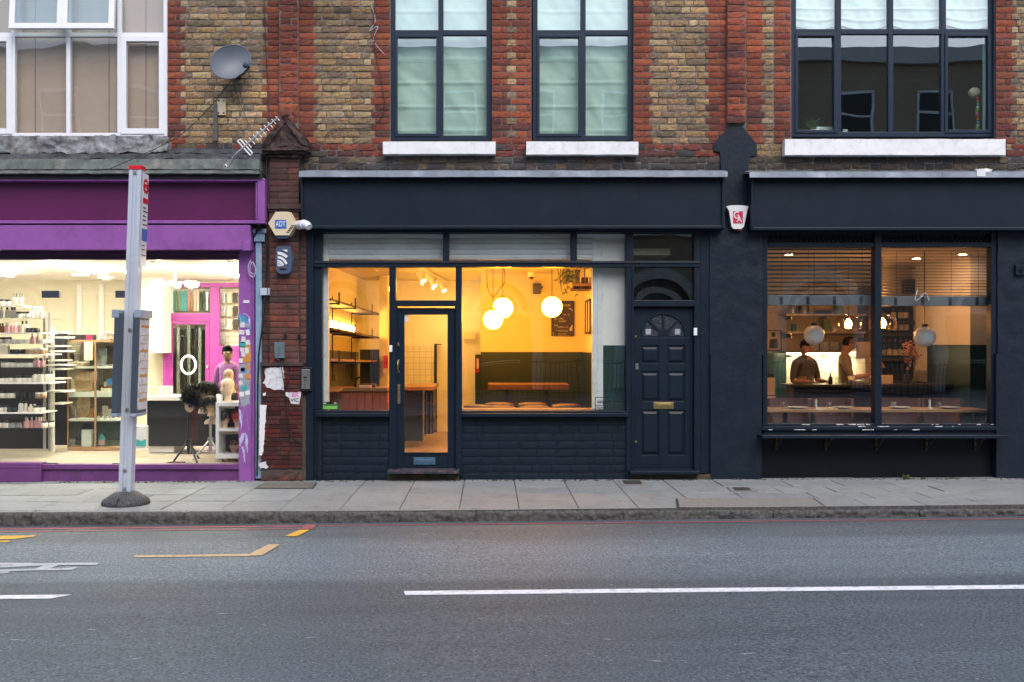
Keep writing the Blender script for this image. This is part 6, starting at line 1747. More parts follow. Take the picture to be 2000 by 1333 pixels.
for i in range(8):
    t = i * math.pi / 4 + 0.2; r = 0.26; e = cz + Vector((r * math.cos(t), r * math.sin(t), 0.0))
    q = MB(); q.tube([cz, cz + Vector((r * .5 * math.cos(t), r * .5 * math.sin(t), 0.03)), e], 0.008, 6); a = q.build('arm', UPVC, ch)
    q = MB(); q.ell(e + Vector((0, 0, 0.0)), (0.055, 0.055, 0.05), 14, 10); q.build('shade', BULBW if i in (5,) else OPAL, a)
# gondola of glass shelves with cosmetics, far left
def stock(name, label, cat, grp, mb_fn, spots_, mats):
    """one of a kind built, then copied along a row"""
    first = None
    for c in spots_:
        if first is None:
            q = MB(); mb_fn(q, Vector(c)); first = tag(q.build(name, mats, origin=c), label, cat, grp)
        else:
            o = first.copy(); COL.objects.link(o); o.location = c
def jar(r, h): return lambda q, c: (q.lathe([(r * .92, 0), (r, 0.006), (r, h * 0.68), (r * .8, h * 0.72)], c, 12, 0), q.lathe([(r * .93, h * 0.70), (r * .93, h), (0, h)], c, 12, 1))
def bot(r, h): return lambda q, c: (q.lathe([(r * .9, 0), (r, 0.006), (r, h * 0.6), (r * .4, h * 0.72)], c, 12, 0), q.lathe([(r * .42, h * 0.70), (r * .42, h), (0, h)], c, 10, 1))
def tin(wd, h): return lambda q, c: q.box(c.x - wd / 2, c.x + wd / 2, c.y - 0.03, c.y + 0.03, c.z, c.z + h)
gon = thing('display_shelving', 'tall stand of glass shelves full of cosmetics at far left of beauty shop', 'shelves', (gx(20, 1.2), 1.2, 0.19))
q = MB()
for a, Y in ((-90, 1.0), (84, 1.0), (94, 1.5), (-80, 1.5)): q.P(a, a + 4, 610, 880, Y, Y + 0.03)
q.build('upright', CHROME, gon)
q = MB(); q.P(-95, 100, 700, 880, 1.9, 1.93); q.build('back_panel', BLACK, gon)
LV = [(598, 0.85), (622, 0.85), (650, 0.85), (672, 0.85), (692, 0.85), (718, 0.85), (748, 0.85), (778, 0.85), (806, 0.85), (836, 0.85)]
rr = random.Random(11)
def mk(nm, cn, fn, m1, m2): return (nm, cn, fn, [m1, m2])
kinds = [mk('jar', 'white', jar(0.040, 0.085), WHITEB, BLACK), mk('bottle', 'pale', bot(0.030, 0.15), WHITEB, BLACK), mk('bottle', 'amber', bot(0.027, 0.12), AMBERB, BLACK), mk('jar', 'tan', jar(0.044, 0.07), TANB, WHITEB),
         mk('bottle', 'pink', bot(0.026, 0.13), PINKB, WHITEB), mk('bottle', 'slim green', bot(0.02, 0.14), GREENB, WHITEB), mk('jar', 'black', jar(0.036, 0.06), BLACK, BLACK), mk('carton', 'cream', tin(0.06, 0.11), PAPERC, BLACK),
         mk('carton', 'dark', tin(0.05, 0.13), DKWOOD, BLACK), mk('jar', 'squat white', jar(0.05, 0.055), WHITEB, WHITEB), mk('bottle', 'slim white', bot(0.018, 0.16), WHITEB, BLACK), mk('carton', 'orange', tin(0.07, 0.08), STORG, BLACK),
         mk('jar', 'amber', jar(0.034, 0.075), AMBERB, BLACK), mk('carton', 'silver', tin(0.08, 0.06), CLEARTINT, BLACK), mk('bottle', 'squat cream', bot(0.036, 0.10), PAPERC, WHITEB), mk('carton', 'purple', tin(0.045, 0.12), SHIRTP, BLACK)]
ords = ['topmost', 'second', 'third', 'fourth', 'fifth', 'sixth', 'seventh', 'eighth', 'ninth', 'lowest']
for li, (py, Y) in enumerate(LV):
    z = gz(py, Y)
    a1 = 100 - (li % 3) * 9 if li else 50
    q = MB(); q.box(gx(-95, Y), gx(a1, Y), Y - 0.05, Y + 0.45, z - 0.014, z)
    q.build('shelf', GLASSC if li % 2 else WALLW, gon)
    px = -60
    gi = 0
    while px < a1 - 8:
        nm, cn, fn, mm = kinds[rr.choice((0, 1, 0, 3, 0, 1, 6, 7, 9, 10, 9, 14, 4, 10, 8, 1, 13, 15, 2, 0))] if li > 1 else kinds[(10, 1, 0)[gi % 3]]
        cnt = rr.randint(2, 5); sp_ = {'jar': 8.5, 'bottle': 6.2, 'carton': 9.5}[nm]
        pts = [(gx(px + i * sp_, Y) + rr.uniform(-.004, .004), Y + 0.04 + rr.uniform(0, 0.07), z + 0.001) for i in range(cnt) if px + i * sp_ < a1 - 4]
        if pts and px > -40: stock(f'cosmetic_{nm}', f'{cn} cosmetic {nm} on the {ords[li]} glass shelf, far left of beauty shop', nm, 'cosmetics on the glass shelves', fn, pts, mm)
        px += cnt * sp_ + rr.uniform(0.5, 2.5); gi += 1
# second, narrow stand of white shelves
ns = thing('display_shelving', 'narrow rack of short white shelves between cosmetics and glass cabinet', 'shelves', (gx(112, 1.6), 1.6, 0.19))
q = MB(); q.P(99, 104, 640, 884, 1.5, 1.55); q.build('upright', WALLW, ns)
q = MB(); q.P(104, 132, 650, 870, 1.9, 1.93); q.build('back_panel', BLACK, ns)
for i, py in enumerate((650, 660, 677, 687, 705, 714, 722, 741, 766, 790)):
    q = MB(); q.P(97 - (i % 3) * 4, 118 + (i * 7) % 12, py - 2, py + 1, 1.35, 1.7); q.build('shelf', WALLW, ns)
# glass display cabinet with oak edges
gc = thing('glass_cabinet', 'glass display cabinet with oak rails full of hair goods', 'cabinet', gp(186, 878, 1.7))
Yg, Yh = 1.65, 2.15
q = MB()
for p0, p1 in ((665, 669), (874, 880)): q.P(132, 242, p0, p1, Yg, Yh)
for a in (184, 240): q.P(a, a + 3, 669, 874, Yg, Yg + 0.03)
q.P(131, 133, 669, 874, Yg, Yg + 0.02); q.build('frame', WOOD, gc, bevel=0.002)
q = MB(); q.P(133, 184, 669, 874, Yg + 0.008, Yg + 0.012); q.P(187, 240, 669, 874, Yg + 0.008, Yg + 0.012); q.build('door_glass', GLASSC, gc)
for py in (716, 766, 819):
    q = MB(); q.P(133, 241, py, py + (10 if py == 766 else 4), Yg + 0.05, Yh - 0.03); q.build('shelf', WALLW, gc)
q = MB(); q.P(132, 242, 669, 874, Yh - 0.02, Yh); q.build('back_panel', mat('cabinet back', (0.20, 0.17, 0.115), 0.7, var=0.3, scale=6), gc)
Yi = Yg + 0.12
def item(name, label, cat, fn, m, bevel=0.003):
    q = MB(); fn(q); return tag(q.build(name, m, bevel=bevel), label, cat)
item('hair_packet', 'tan woven hair packet on cabinet middle shelf', 'packet', lambda q: q.rough(gx(146, Yi), gx(180, Yi), Yi, Yi + .1, gz(764, Yi), gz(726, Yi), 0.03, 0.012, 9), TANB, 0)
item('hair_packet', 'rounded brown hair bundle on cabinet lower shelf', 'packet', lambda q: q.ell(gp(163, 792, Yi + .05), (0.09, 0.05, 0.17), 16, 12), TANB, 0)
item('hair_packet', 'big round dark hair bundle at bottom of cabinet', 'packet', lambda q: q.ell(gp(170, 852, Yi + .1), (0.13, 0.05, 0.17), 16, 12), DKWOOD, 0)
item('carton', 'plain white carton at bottom of glass cabinet', 'box', lambda q: q.P(159, 178, 840, 873, Yi - .03, Yi + .05), PORC)
item('carton', 'white paper notice card hung in front of glass cabinet', 'card', lambda q: q.P(164, 181, 668, 704, Yg - 0.012, Yg - 0.008), PAPERC, 0)
item('carton', 'long black and red carton on top of glass cabinet', 'box', lambda q: (q.P(134, 180, 654, 664.5, Yi - .05, Yi + .1), q.P(168, 180, 654.5, 664, Yi - .055, Yi - .05, 1)), [BLACK, SIGNRED])
item('crumpled_bag', 'crumpled silver bag on top of glass cabinet', 'bag', lambda q: q.rough(gx(198, Yi), gx(232, Yi), Yi, Yi + .15, gz(665, Yi), gz(651, Yi), 0.02, 0.03, 9), CLEARTINT, 0)
item('hair_packet', 'teal and pink toy house box at cabinet bottom', 'box', lambda q: (q.P(192, 202, 858, 870, Yi - .02, Yi + .04, 1), q.prism(pz([(190, 859), (197, 848), (204, 859)], Yi - .02), Yi - .025, Yi + .04, 0)), [CYANB, PINKB])
item('carton', 'pale blue carton on right middle cabinet shelf', 'box', lambda q: q.P(208, 224, 740, 752, Yi - .02, Yi + .04), STBLUE)
item('hair_packet', 'mixed olive packets heaped at right bottom of cabinet', 'packets', lambda q: q.rough(gx(195, Yi + .1), gx(236, Yi + .1), Yi + .1, Yi + .2, gz(873, Yi), gz(826, Yi), 0.03, 0.03, 6), LEAFD, 0)
item('hair_packet', 'dark hanging hair packet in right cabinet bay', 'packet', lambda q: q.P(206, 232, 676, 712, Yi + .05, Yi + .08), DKWOOD)
item('hair_packet', 'silver wrapped packet in right cabinet bay', 'packet', lambda q: q.rough(gx(190, Yi), gx(206, Yi), Yi, Yi + .06, gz(715, Yi), gz(680, Yi), 0.02, 0.015, 9), CLEARTINT, 0)
item('brush', 'wooden paddle brush leaning in cabinet', 'brush', lambda q: q.tube([gp(150, 818, Yi), gp(137, 785, Yi + .05)], 0.014, 8), WOOD, 0)
stock('polish_bottle', 'tiny white bottle with black cap in a row on lower right cabinet shelf', 'bottle', 'polish bottles in the glass cabinet', bot(0.016, 0.06), [(gx(192 + i * 8.5, Yi), Yi, gz(818.5, Yi)) for i in range(5)], [WHITEB, BLACK])
stock('cream_tub', 'small cream tub in a row on upper left cabinet shelf', 'tub', 'tubs in the glass cabinet', jar(0.028, 0.06), [(gx(138 + i * 8, Yi), Yi, gz(715.5, Yi)) for i in range(5)], [TANB, WHITEB])
stock('cream_tub', 'small yellow tub in a row on middle right cabinet shelf', 'tub', 'tubs in the glass cabinet', jar(0.022, 0.07), [(gx(200 + i * 6, Yi), Yi, gz(765.5, Yi)) for i in range(6)], [WHITEB, AMBERB])
for si, (py, nm_) in enumerate(((715.5, 'upper'), (765.5, 'middle'), (818.5, 'lower'), (873, 'bottom'))):
    for bi, (xa, xb) in enumerate(((136, 180), (190, 238))):
        px = xa + rr.uniform(0, 4)
        while px < xb - 4:
            wd = rr.uniform(5, 10); ht = rr.uniform(10, 26); mi = rr.randrange(7)
            m_, cn = ((CLEARTINT, 'silver'), (TANB, 'tan'), (DKWOOD, 'dark brown'), (WHITEB, 'cream'), (LEAFD, 'olive'), (PAPERC, 'pale'), (STORG, 'orange'))[mi]
            yy_ = Yi + rr.uniform(0.09, 0.22); q = MB()
            if rr.random() < 0.5: q.P(px, px + wd, py - ht, py, yy_, yy_ + 0.05)
            else: q.rough(gx(px, yy_), gx(px + wd, yy_), yy_, yy_ + 0.05, gz(py, yy_), gz(py - ht, yy_), 0.02, 0.012, 12)
            tag(q.build('hair_packet', m_), f'{cn} packet at back of the {nm_} shelf, {("left", "right")[bi]} bay of glass cabinet', 'packet', 'packets at the back of the glass cabinet')
            px += wd + rr.uniform(0, 4)
# packets of hair hanging behind the magenta partition
rr = random.Random(3)
HC_ = [(CYANB, 'teal'), (GREENB, 'green'), (CYANB, 'teal'), (AMBERB, 'amber'), (PAPERC, 'cream'), (LEAFD, 'olive'), (CLEARTINT, 'silver')]
for i in range(13):
    m_, cn = HC_[min(6, i // 2)]
    item('hair_packet', f'{cn} hair extension packet hanging in borrowed light above the magenta door', 'packet', lambda q, i=i: q.P(330 + i * 6, 334.6 + i * 6, 567 + rr.uniform(0, 4), 608, YP + 0.11, YP + 0.13), m_)['group'] = 'hair packets above the magenta door'
for i in range(9):
    m_, cn = [(BLACK, 'black'), (CLEARTINT, 'silver'), (HAIRBR, 'brown')][i % 3]
    item('hair_packet', f'long {cn} hair packet hanging behind glass of magenta door', 'packet', lambda q, i=i: q.P(338 + i * 7, 343.5 + i * 7, 636 + rr.uniform(0, 10), 730 + rr.uniform(0, 60), YP + 0.11, YP + 0.14), m_)['group'] = 'hair packets behind the magenta door'
for i in range(10):
    m_, cn = [(CLEARTINT, 'silver'), (PAPERC, 'cream'), (DKWOOD, 'dark')][i % 3]
    item('hair_packet', f'{cn} small packet on display beside magenta door', 'packet', lambda q, i=i: q.P(431 + (i % 3) * 12, 440 + (i % 3) * 12, 572 + (i // 3) * 26, 592 + (i // 3) * 26, YP + 0.11, YP + 0.14), m_)['group'] = 'packets beside the magenta door'
# reception desk with ring lamp and bits
dk = thing('reception_desk', 'black fronted reception desk with pale top in beauty shop', 'desk', gp(310, 875, 1.5))
q = MB(); Yk = 1.3; q.P(286, 425, 783, 872, Yk, Yk + 0.5); q.build('front', BLACK, dk, bevel=0.02)
q = MB(); q.P(284, 427, 775, 783, Yk - 0.04, Yk + 0.55); q.build('top', WALLW, dk, bevel=0.006)
q = MB(); q.P(290, 340, 872, 884, Yk + 0.05, Yk + 0.5); q.build('plinth', WALLW, dk)
item('tin', 'row of upright cream leaflets on reception desk', 'leaflets', lambda q: (q.P(290, 312, 757, 775, 1.4, 1.5), q.P(314, 333, 755, 775, 1.5, 1.6)), PAPERC)
rg = thing('ring_lamp', 'round white ring lamp on black stand above reception desk', 'ring lamp', gp(368, 775, 1.9))
c = gp(368, 713, 1.9); q = MB(); 
q.tube([c + Vector((0.10 * math.cos(R(i * 10)), 0, 0.125 * math.sin(R(i * 10)))) for i in range(37)], 0.013, 10); q.build('ring', RINGL, rg)
q = MB(); q.tube([c + Vector((0, 0, -0.14)), gp(368, 775, 1.9)], 0.01, 8)
for s_ in (-1, 1): q.tube([gp(368, 745, 1.9), gp(368 + 10 * s_, 775, 1.9)], 0.008, 6)
q.build('stand', BLACK, rg)
q = MB(); q.P(373, 379, 708, 716, 1.88, 1.9); q.build('phone_clip', BLACK, rg)
cb = thing('carrier_bag', 'white carrier bag with blue green print beneath timetable case', 'bag', gp(275, 876, 0.9))
q = MB(); x0, x1, z0, z1 = gx(263, .9), gx(287, .9), gz(877, .9), gz(832, .9)
q.rough(x0, x1, 0.85, 0.95, z0, z1, 0.03, 0.008, 8); q.build('body', PORC, cb); q = MB(); q.prism(pz([(266, 872), (265, 858), (276, 862), (285, 858), (285, 872)], .83), .83, .838); q.build('print', CYANB, cb)
# white cube unit with mannequin heads
cu = thing('cube_shelf', 'white two tier cube shelf against the window post', 'shelf', gp(445, 896, 0.35))
Yq = 0.3
q = MB()
for a0, a1, b0, b1 in ((421, 427, 786, 896), (470, 476, 786, 896), (427, 470, 786, 794), (427, 470, 838, 843), (427, 470, 888, 896)): q.P(a0, a1, b0, b1, Yq, Yq + 0.35)
q.build('carcass', PORC, cu, bevel=0.003)
q = MB(); q.P(427, 470, 794, 888, Yq + 0.33, Yq + 0.349); q.build('back_panel', DKWOOD, cu)
def head(label, px, py_chin, hpx, Y, yaw, bust=True, m=SKINM, grp='mannequin heads in the beauty shop', dark=False):
    """bald display head: skull, jaw, neck and shoulders in one skin, with a face"""
    s = hpx * (Y + D) / F            # chin to crown
    o = gp(px, py_chin, Y)
    root = thing('mannequin_head', label, 'mannequin head', o + Vector((0, 0, -0.45 * s)), grp)
    v0 = MB()
    prof = [(-0.95, .62, .30), (-0.80, .60, .30), (-0.62, .50, .27), (-0.50, .25, .22), (-0.30, .205, .205), (-0.08, .22, .235), (0.0, .27, .33), (0.10, .33, .40), (0.28, .375, .43), (0.45, .395, .45), (0.62, .40, .47), (0.80, .345, .42), (0.92, .22, .28), (1.0, 0.02, 0.03)]
    if not bust: prof = prof[3:]
    N_ = 24; vs = []
    for zz, rx_, ry_ in prof:
        for i in range(N_):
            t = 2 * math.pi * i / N_
            y = -math.cos(t) * ry_ + (0.06 if zz > 0.1 else 0.04 if zz > -0.05 else 0.08)
            x = math.sin(t) * rx_
            if -0.05 < zz < 0.3 and math.cos(t) > 0: x *= 1 - 0.25 * math.cos(t) * (0.3 - zz)
            vs.append((o.x + x * s, o.y + y * s, o.z + zz * s))
    k = len(prof)
    v0.add(vs, [(j * N_ + i, j * N_ + (i + 1) % N_, (j + 1) * N_ + (i + 1) % N_, (j + 1) * N_ + i) for j in range(k - 1) for i in range(N_)], 0, None, True)
    v0.add(vs[:N_] + vs[-N_:], [tuple(reversed(range(N_))), tuple(range(N_, 2 * N_))])
    P_ = lambda x, y, z: o + Vector((x, y, z)) * s
    v0.ell(P_(0, -0.40, 0.33), (0.055 * s, 0.09 * s, 0.12 * s), 10, 8)
    for sd in (-1, 1):
        v0.ell(P_(sd * 0.16, -0.355, 0.46), (0.075 * s, 0.035 * s, 0.035 * s), 10, 6, 1); v0.ell(P_(sd * 0.17, -0.345, 0.56), (0.10 * s, 0.03 * s, 0.015 * s), 10, 6, 2)
        v0.ell(P_(sd * 0.385, 0.08, 0.40), (0.03 * s, 0.07 * s, 0.12 * s), 8, 8, 0)
    v0.ell(P_(0, -0.35, 0.145), (0.105 * s, 0.045 * s, 0.035 * s), 10, 6, 3)
    v0.rot(0, yaw, 'Z', o)
    v0.build('head_form', [m, BLACK, HAIRBR, LIP], root)
    return root, o, s
def wig(parent, o, s, ln, m, seed, curl=0.0, fringe=True, n=420, face=0.5, back=0.0, wd=0.02):
    """strands laid over the crown and hanging past it"""
    r2 = random.Random(seed); q = MB()
    cen = o + Vector((0, 0.05 * s, 0.52 * s))
    q.ell(cen + Vector((0, 0.05 * s, 0.06 * s)), (0.42 * s, 0.46 * s, 0.46 * s), 16, 10)
    for i in range(n):
        t = r2.uniform(0, 2 * math.pi); u = r2.random() ** 0.6 * 1.5
        d = Vector((math.sin(u) * math.cos(t), math.sin(u) * math.sin(t), math.cos(u)))
        p = cen + Vector((d.x * 0.44, d.y * 0.50, d.z * 0.50)) * s
        fr = d.y < -0.35 and abs(d.x) < 0.75
        L_ = (0.42 if fringe else 0.15) * s if fr and face else ln * s * r2.uniform(0.6, 1.05)
        pts = [p]
        h = Vector((d.x, d.y, 0)); h = h.normalized() if h.length > 1e-3 else Vector((1, 0, 0))
        stp = 7
        for j_ in range(stp):
            w_ = (j_ + 1) / stp
            g = Vector((0, 0, -1)) * w_ + (Vector((h.x, h.y, 0)) * 0.7 + Vector((0, 0, 0.15))) * (1 - w_) * max(0.05, d.z)
            g = g.normalized() * (L_ / stp)
            if curl: g += Vector((math.sin(j_ * 2.1 + i), math.cos(j_ * 2.3 + i * 1.3), 0)) * curl * s
            p = p + g; pts.append(p)
        side = Vector((-h.y, h.x, 0)) * wd * s
        v = []
        for j_, p in enumerate(pts):
            ww = side * (1 - 0.6 * j_ / stp); v += [p - ww, p + ww]
        q.add(v, [(2 * j_, 2 * j_ + 1, 2 * j_ + 3, 2 * j_ + 2) for j_ in range(stp)], 0, None, True)
    return q.build('wig', m, parent)
def afro(parent, c, r, m, seed, n=900):
    r2 = random.Random(seed); q = MB(); q.ell(c, r * 0.8, 18, 12)
    for i in range(n):
        d = Vector((r2.gauss(0, 1), r2.gauss(0, 1), r2.gauss(0, 1))).normalized(); p = c + Vector((d.x * r.x, d.y * r.y, d.z * r.z)) * r2.uniform(0.72, 0.92)
        pts = [p]; L_ = r.x * 0.28
        for j_ in range(4): pts.append(pts[-1] + (d * 0.6 + Vector((r2.uniform(-1, 1), r2.uniform(-1, 1), r2.uniform(-1, 1) - 0.2)) * 0.8) * L_ / 4)
        sd = d.orthogonal().normalized() * r.x * 0.03; v = []
        for p in pts: v += [p - sd, p + sd]
        q.add(v, [(2 * j_, 2 * j_ + 1, 2 * j_ + 3, 2 * j_ + 2) for j_ in range(4)], 0, None, True)
    return q.build('wig', m, parent)
h1, o1, s1 = head('bald pale mannequin head at the front on top of cube shelf', 443, 769, 30, 0.42, R(-38))
h2, o2, s2 = head('bald tan mannequin head behind another on top of cube shelf', 446, 745, 24, 0.62, 0, True, mat('mannequin tan', (0.5, 0.32, 0.2), 0.4))
h3, o3, s3 = head('mannequin head in black fringed bob wig in upper cube', 439, 826, 24, 0.45, 0)
wig(h3, o3, s3, 1.0, HAIRB, 5)
h4, o4, s4 = head('mannequin head in bright red wig in upper cube', 463, 826, 23, 0.47, 0)
wig(h4, o4, s4, 1.05, HAIRR, 6)
h5, o5, s5 = head('dark haired mannequin bust with short wig in lower cube', 457, 879, 22, 0.45, R(8), True, mat('mannequin rose', (0.42, 0.22, 0.15), 0.4))
wig(h5, o5, s5, 0.35, HAIRB, 7, 0.05, False)
item('jar', 'short white jar on cube shelf beside bald head', 'jar', lambda q: q.lathe([(0.035, 0), (0.036, 0.1), (0.0, 0.1)], gp(429, 786, 0.42), 16), PORC, 0)
def tripod(label, px, py, Y, ptop, m, legpx, grp='wig stands in the beauty shop'):
    root = thing('wig_tripod', label, 'tripod', gp(px, py, Y), grp)
    c = gp(px, py, Y); top = gp(px, ptop, Y); hub = gp(px, py - 38, Y)
    q = MB(); q.tube([top, hub], 0.016, 10); q.tube([hub, gp(px, py - 12, Y)], 0.02, 10); q.cyl(hub + Vector((0, 0, -0.02)), hub + Vector((0, 0, 0.02)), 0.034); q.build('pole', m, root)
    for i, (dx, dy) in enumerate(((-1, -0.12), (1, -0.15), (0.25, 0.3))):
        e = gp(px + dx * legpx, py, Y) ; e.y = Y + dy; e.z = 0.19
        q = MB(); q.tube([hub, e], 0.013, 8); q.tube([gp(px, py - 14, Y), hub + (e - hub) * 0.6], 0.008, 6); q.build('leg', m, root)
    return root
tripod('short black tripod under the round afro wig', 368, 899, 0.40, 800, BLACK, 24)
tripod('tall silver tripod behind the afro wig', 411, 896, 0.62, 795, CHROME, 30)
def wigform(label, c): return thing('wig_on_stand', label, 'wig', c, 'wigs on tripods')
wr1 = wigform('round black afro wig on black tripod', gp(373, 800, 0.38)); afro(wr1, gp(373, 776, 0.38), Vector((0.125, 0.12, 0.145)), HAIRB, 2, 1300)
q = MB(); q.ell(gp(371, 790, 0.38), (0.07, 0.07, 0.10), 14, 10); q.build('head_form', SKINM, wr1)
q = MB()
for i in range(60):
    x = 380 + random.uniform(-6, 6); q.tube([gp(x, 795, 0.36), gp(x + random.uniform(-2, 2), 830, 0.36), gp(x + random.uniform(-3, 3), 862 + random.uniform(-8, 6), 0.36)], 0.003, 4, r1=0.001)
q.build('braids', HAIRA, wr1)
h6, o6, s6 = head('mannequin head in wavy brown black wig on silver tripod', 411, 800, 26, 0.62, R(20), False)
wig(h6, o6, s6, 1.3, HAIRBR, 8, 0.06, True, 520)
h7, o7, s7 = head('mannequin bust in long black wavy wig beside cube shelf', 404, 778, 32, 0.85, R(-14))
wig(h7, o7, s7, 1.5, HAIRB, 9, 0.06, True, 560)
h8, o8, s8 = head('mannequin bust with brown curly wig on reception desk end', 414, 806, 24, 0.72, R(10))
wig(h8, o8, s8, 0.9, HAIRBR, 12, 0.08, True, 420)
item('hair_clump', 'flat clump of auburn hair on shop floor by tripod', 'hair', lambda q: [q.tube([gp(325 + i * 0.7, 904, 0.25), gp(330 + i * 0.7 + random.uniform(-4, 4), 902.5, 0.25), gp(336 + i * 0.7, 903.5 + random.uniform(-1, 1), 0.25)], 0.004, 4) for i in range(40)], HAIRA, 0)
# shop keeper
person('person in a mauve jumper with short hair standing behind the mannequin heads, looking down', (gx(446, 1.15), 1.15, 0.185), 1.44, R(-14), (SKIND, SHIRTP, TROUS, HAIRB),
       (((-0.03, -0.02, -0.17), (0.05, -0.12, -0.06)), ((0.03, -0.03, -0.17), (-0.06, -0.12, -0.05))), 'short', R(22), R(18))

# ================================================================ RESTAURANT
tw = thing('window_table', 'long narrow oak table laid along inside of restaurant window', 'table', gp(1715, 806, 0.6))
zt_ = gz(800.5, 0.35)
q = MB(); q.box(gx(1495, 0.35), gx(1934, 0.35), 0.35, 0.85, gz(806, 0.35), zt_); q.build('tabletop', WOOD, tw, bevel=0.004)
for a in (1530, 1715, 1905):
    q = MB(); q.P(a, a + 8, 806, 890, 0.55, 0.6); q.build('leg', BLACK, tw)
CH0 = None
GCH = 'pink chairs at the restaurant window table'
for i, (a0, lab) in enumerate(((1540, 'leftmost pink upholstered tub chair at the window table'), (1623, 'second pink upholstered tub chair from left at window table'), (1752, 'third pink upholstered tub chair from left at window table'), (1835, 'rightmost pink upholstered tub chair at the window table'))):
    Y = 1.05; c = Vector((gx(a0, Y), Y, 0.08))
    if CH0 is None:
        CH0 = thing('tub_chair', lab, 'chair', c, GCH)
        q = MB(); q.lathe([(0.0, 0.38), (0.20, 0.38), (0.22, 0.41), (0.21, 0.46), (0.0, 0.475)], c, 20); q.build('seat', CHAIRP, CH0)
        q = MB()
        for i_ in range(14):
            t0, t1 = R(-20 + 220 * i_ / 14) , R(-20 + 220 * (i_ + 1) / 14)
            f = lambda r, t, z: (c.x + r * math.cos(t), c.y + r * math.sin(t) * 0.95, c.z + z)
            q.hexa([f(0.235, t0, 0.36), f(0.235, t1, 0.36), f(0.275, t1, 0.36), f(0.275, t0, 0.36), f(0.245, t0, 0.84), f(0.245, t1, 0.84), f(0.285, t1, 0.84), f(0.285, t0, 0.84)])
        q.build('backrest', CHAIRP, CH0)
        for sx in (-1, 1):
            for sy in (-1, 1):
                q = MB(); q.tube([c + Vector((0.14 * sx, 0.14 * sy, 0.39)), c + Vector((0.19 * sx, 0.19 * sy, 0))], 0.013, 8); q.build('leg', BLACK, CH0)
    else: dup(CH0, c, lab, GCH)
bn = thing('slatted_panel', 'low dark slatted timber panel behind the pink tub chairs', 'panel', gp(1715, 828, 1.55))
q = MB(); a = 1512
while a < 1930:
    q.P(a, a + 3.2, 812, 860, 1.55, 1.58); a += 4.6
q.build('slat_front', DKWOOD, bn)
q = MB(); q.P(1508, 1932, 812, 862, 1.58, 1.62); q.build('back_board', BLACK, bn)
for i, a in enumerate((1557, 1646, 1757, 1855)):
    c = Vector((gx(a, 0.5), 0.5, zt_))
    if i == 0:
        q = MB(); q.lathe([(0.05, 0.001), (0.055, 0.006), (0.12, 0.02), (0.13, 0.028), (0.08, 0.014), (0.0, 0.012)], c, 24); PL0 = tag(q.build('plate', PORC, origin=c), 'white plate on window table, ' + 'first from the left', 'plate', 'plates on the window table')
    else:
        o = PL0.copy(); COL.objects.link(o); o.location = c; o['label'] = 'white plate on window table, ' + ('second from the left', 'third from the left', 'last on the right')[i - 1]
def tumbler(q, c, r=0.032, h=0.09): q.lathe([(r * .8, 0.002), (r * .85, 0.006), (r, h), (r * .93, h), (r * .78, 0.012), (0, 0.012)], c, 16)
for i, a in enumerate((1529, 1619, 1746, 1833)):
    c = Vector((gx(a, 0.5), 0.5, zt_)); q = MB(); tumbler(q, c); tag(q.build('tumbler', GLASSC, origin=c), 'clear drinking glass on the window table, ' + ('left of the first plate', 'left of the second plate', 'left of the third plate', 'left of the last plate')[i], 'glass', 'glasses on the window table')
for a, lab in ((1594, 'pale stub candle in holder on left half of window table'), (1816, 'pale stub candle in holder on right half of window table')):
    c = Vector((gx(a, 0.55), 0.55, zt_)); root = thing('candle', lab, 'candle', c, 'candles on the window table')
    q = MB(); q.cyl(c + Vector((0, 0, 0.012)), c + Vector((0, 0, 0.11)), 0.013, 0.012, 14); q.tube([c + Vector((0, 0, 0.11)), c + Vector((0.002, 0, 0.122))], 0.0015, 5); q.build('wax', mat('pale green wax', (0.58, 0.68, 0.58), 0.5) if a == 1594 else MATS['pale green wax'], root)
    q = MB(); q.lathe([(0.045, 0), (0.048, 0.006), (0.016, 0.012), (0.016, 0.02), (0, 0.013)], c, 18); q.build('holder', CHROME, root)
for a, lab in ((1590, 'left'), (1806, 'right')):
    globe(f'unlit white globe pendant in the {lab} restaurant pane', a, 655 if a == 1590 else 658, 19.5 if a == 1590 else 20.5, 0.75, OPAL, 'unlit globe pendants in the restaurant', 2.8)
def domel(label, px, py, Y):
    c = gp(px, py, Y); root = thing('glass_pendant', label, 'pendant lamp', c, 'glowing glass pendants in the restaurant')
    q = MB(); prof = [(0.165, -0.075), (0.178, -0.02), (0.17, 0.05), (0.12, 0.105), (0.05, 0.125)]; q.lathe(prof, c, 28); q.build('shade', SMOKEG, root)
    q = MB(); q.tube([c + Vector((0.165 * math.cos(R(i * 12)), 0.165 * math.sin(R(i * 12)), -0.075)) for i in range(31)], 0.003, 5); q.build('rim', BRASS, root)
    q = MB(); q.lathe([(0.0, -0.055), (0.028, -0.05), (0.047, -0.02), (0.044, 0.008), (0.022, 0.045), (0.014, 0.06)], c, 16); b_ = q.build('bulb', BULBG, root)
    q = MB(); q.cyl(c + Vector((0, 0, 0.06)), c + Vector((0, 0, 0.13)), 0.018); q.tube([c + Vector((0, 0, 0.12)), (c.x, c.y, 2.8)], 0.004, 6); q.build('flex', BLACK, root)
    q = MB(); q.tube([c + Vector((0.012 * math.cos(i), 0.012 * math.sin(i), -0.035 + i * 0.006)) for i in range(12)], 0.004, 5); q.build('filament', FILAM, b_)
domel('smoked glass dome pendant with glowing bulb left of the window bar', 1657, 632, 1.5)
domel('smoked glass dome pendant with glowing bulb behind the window bar', 1724, 631, 1.45)
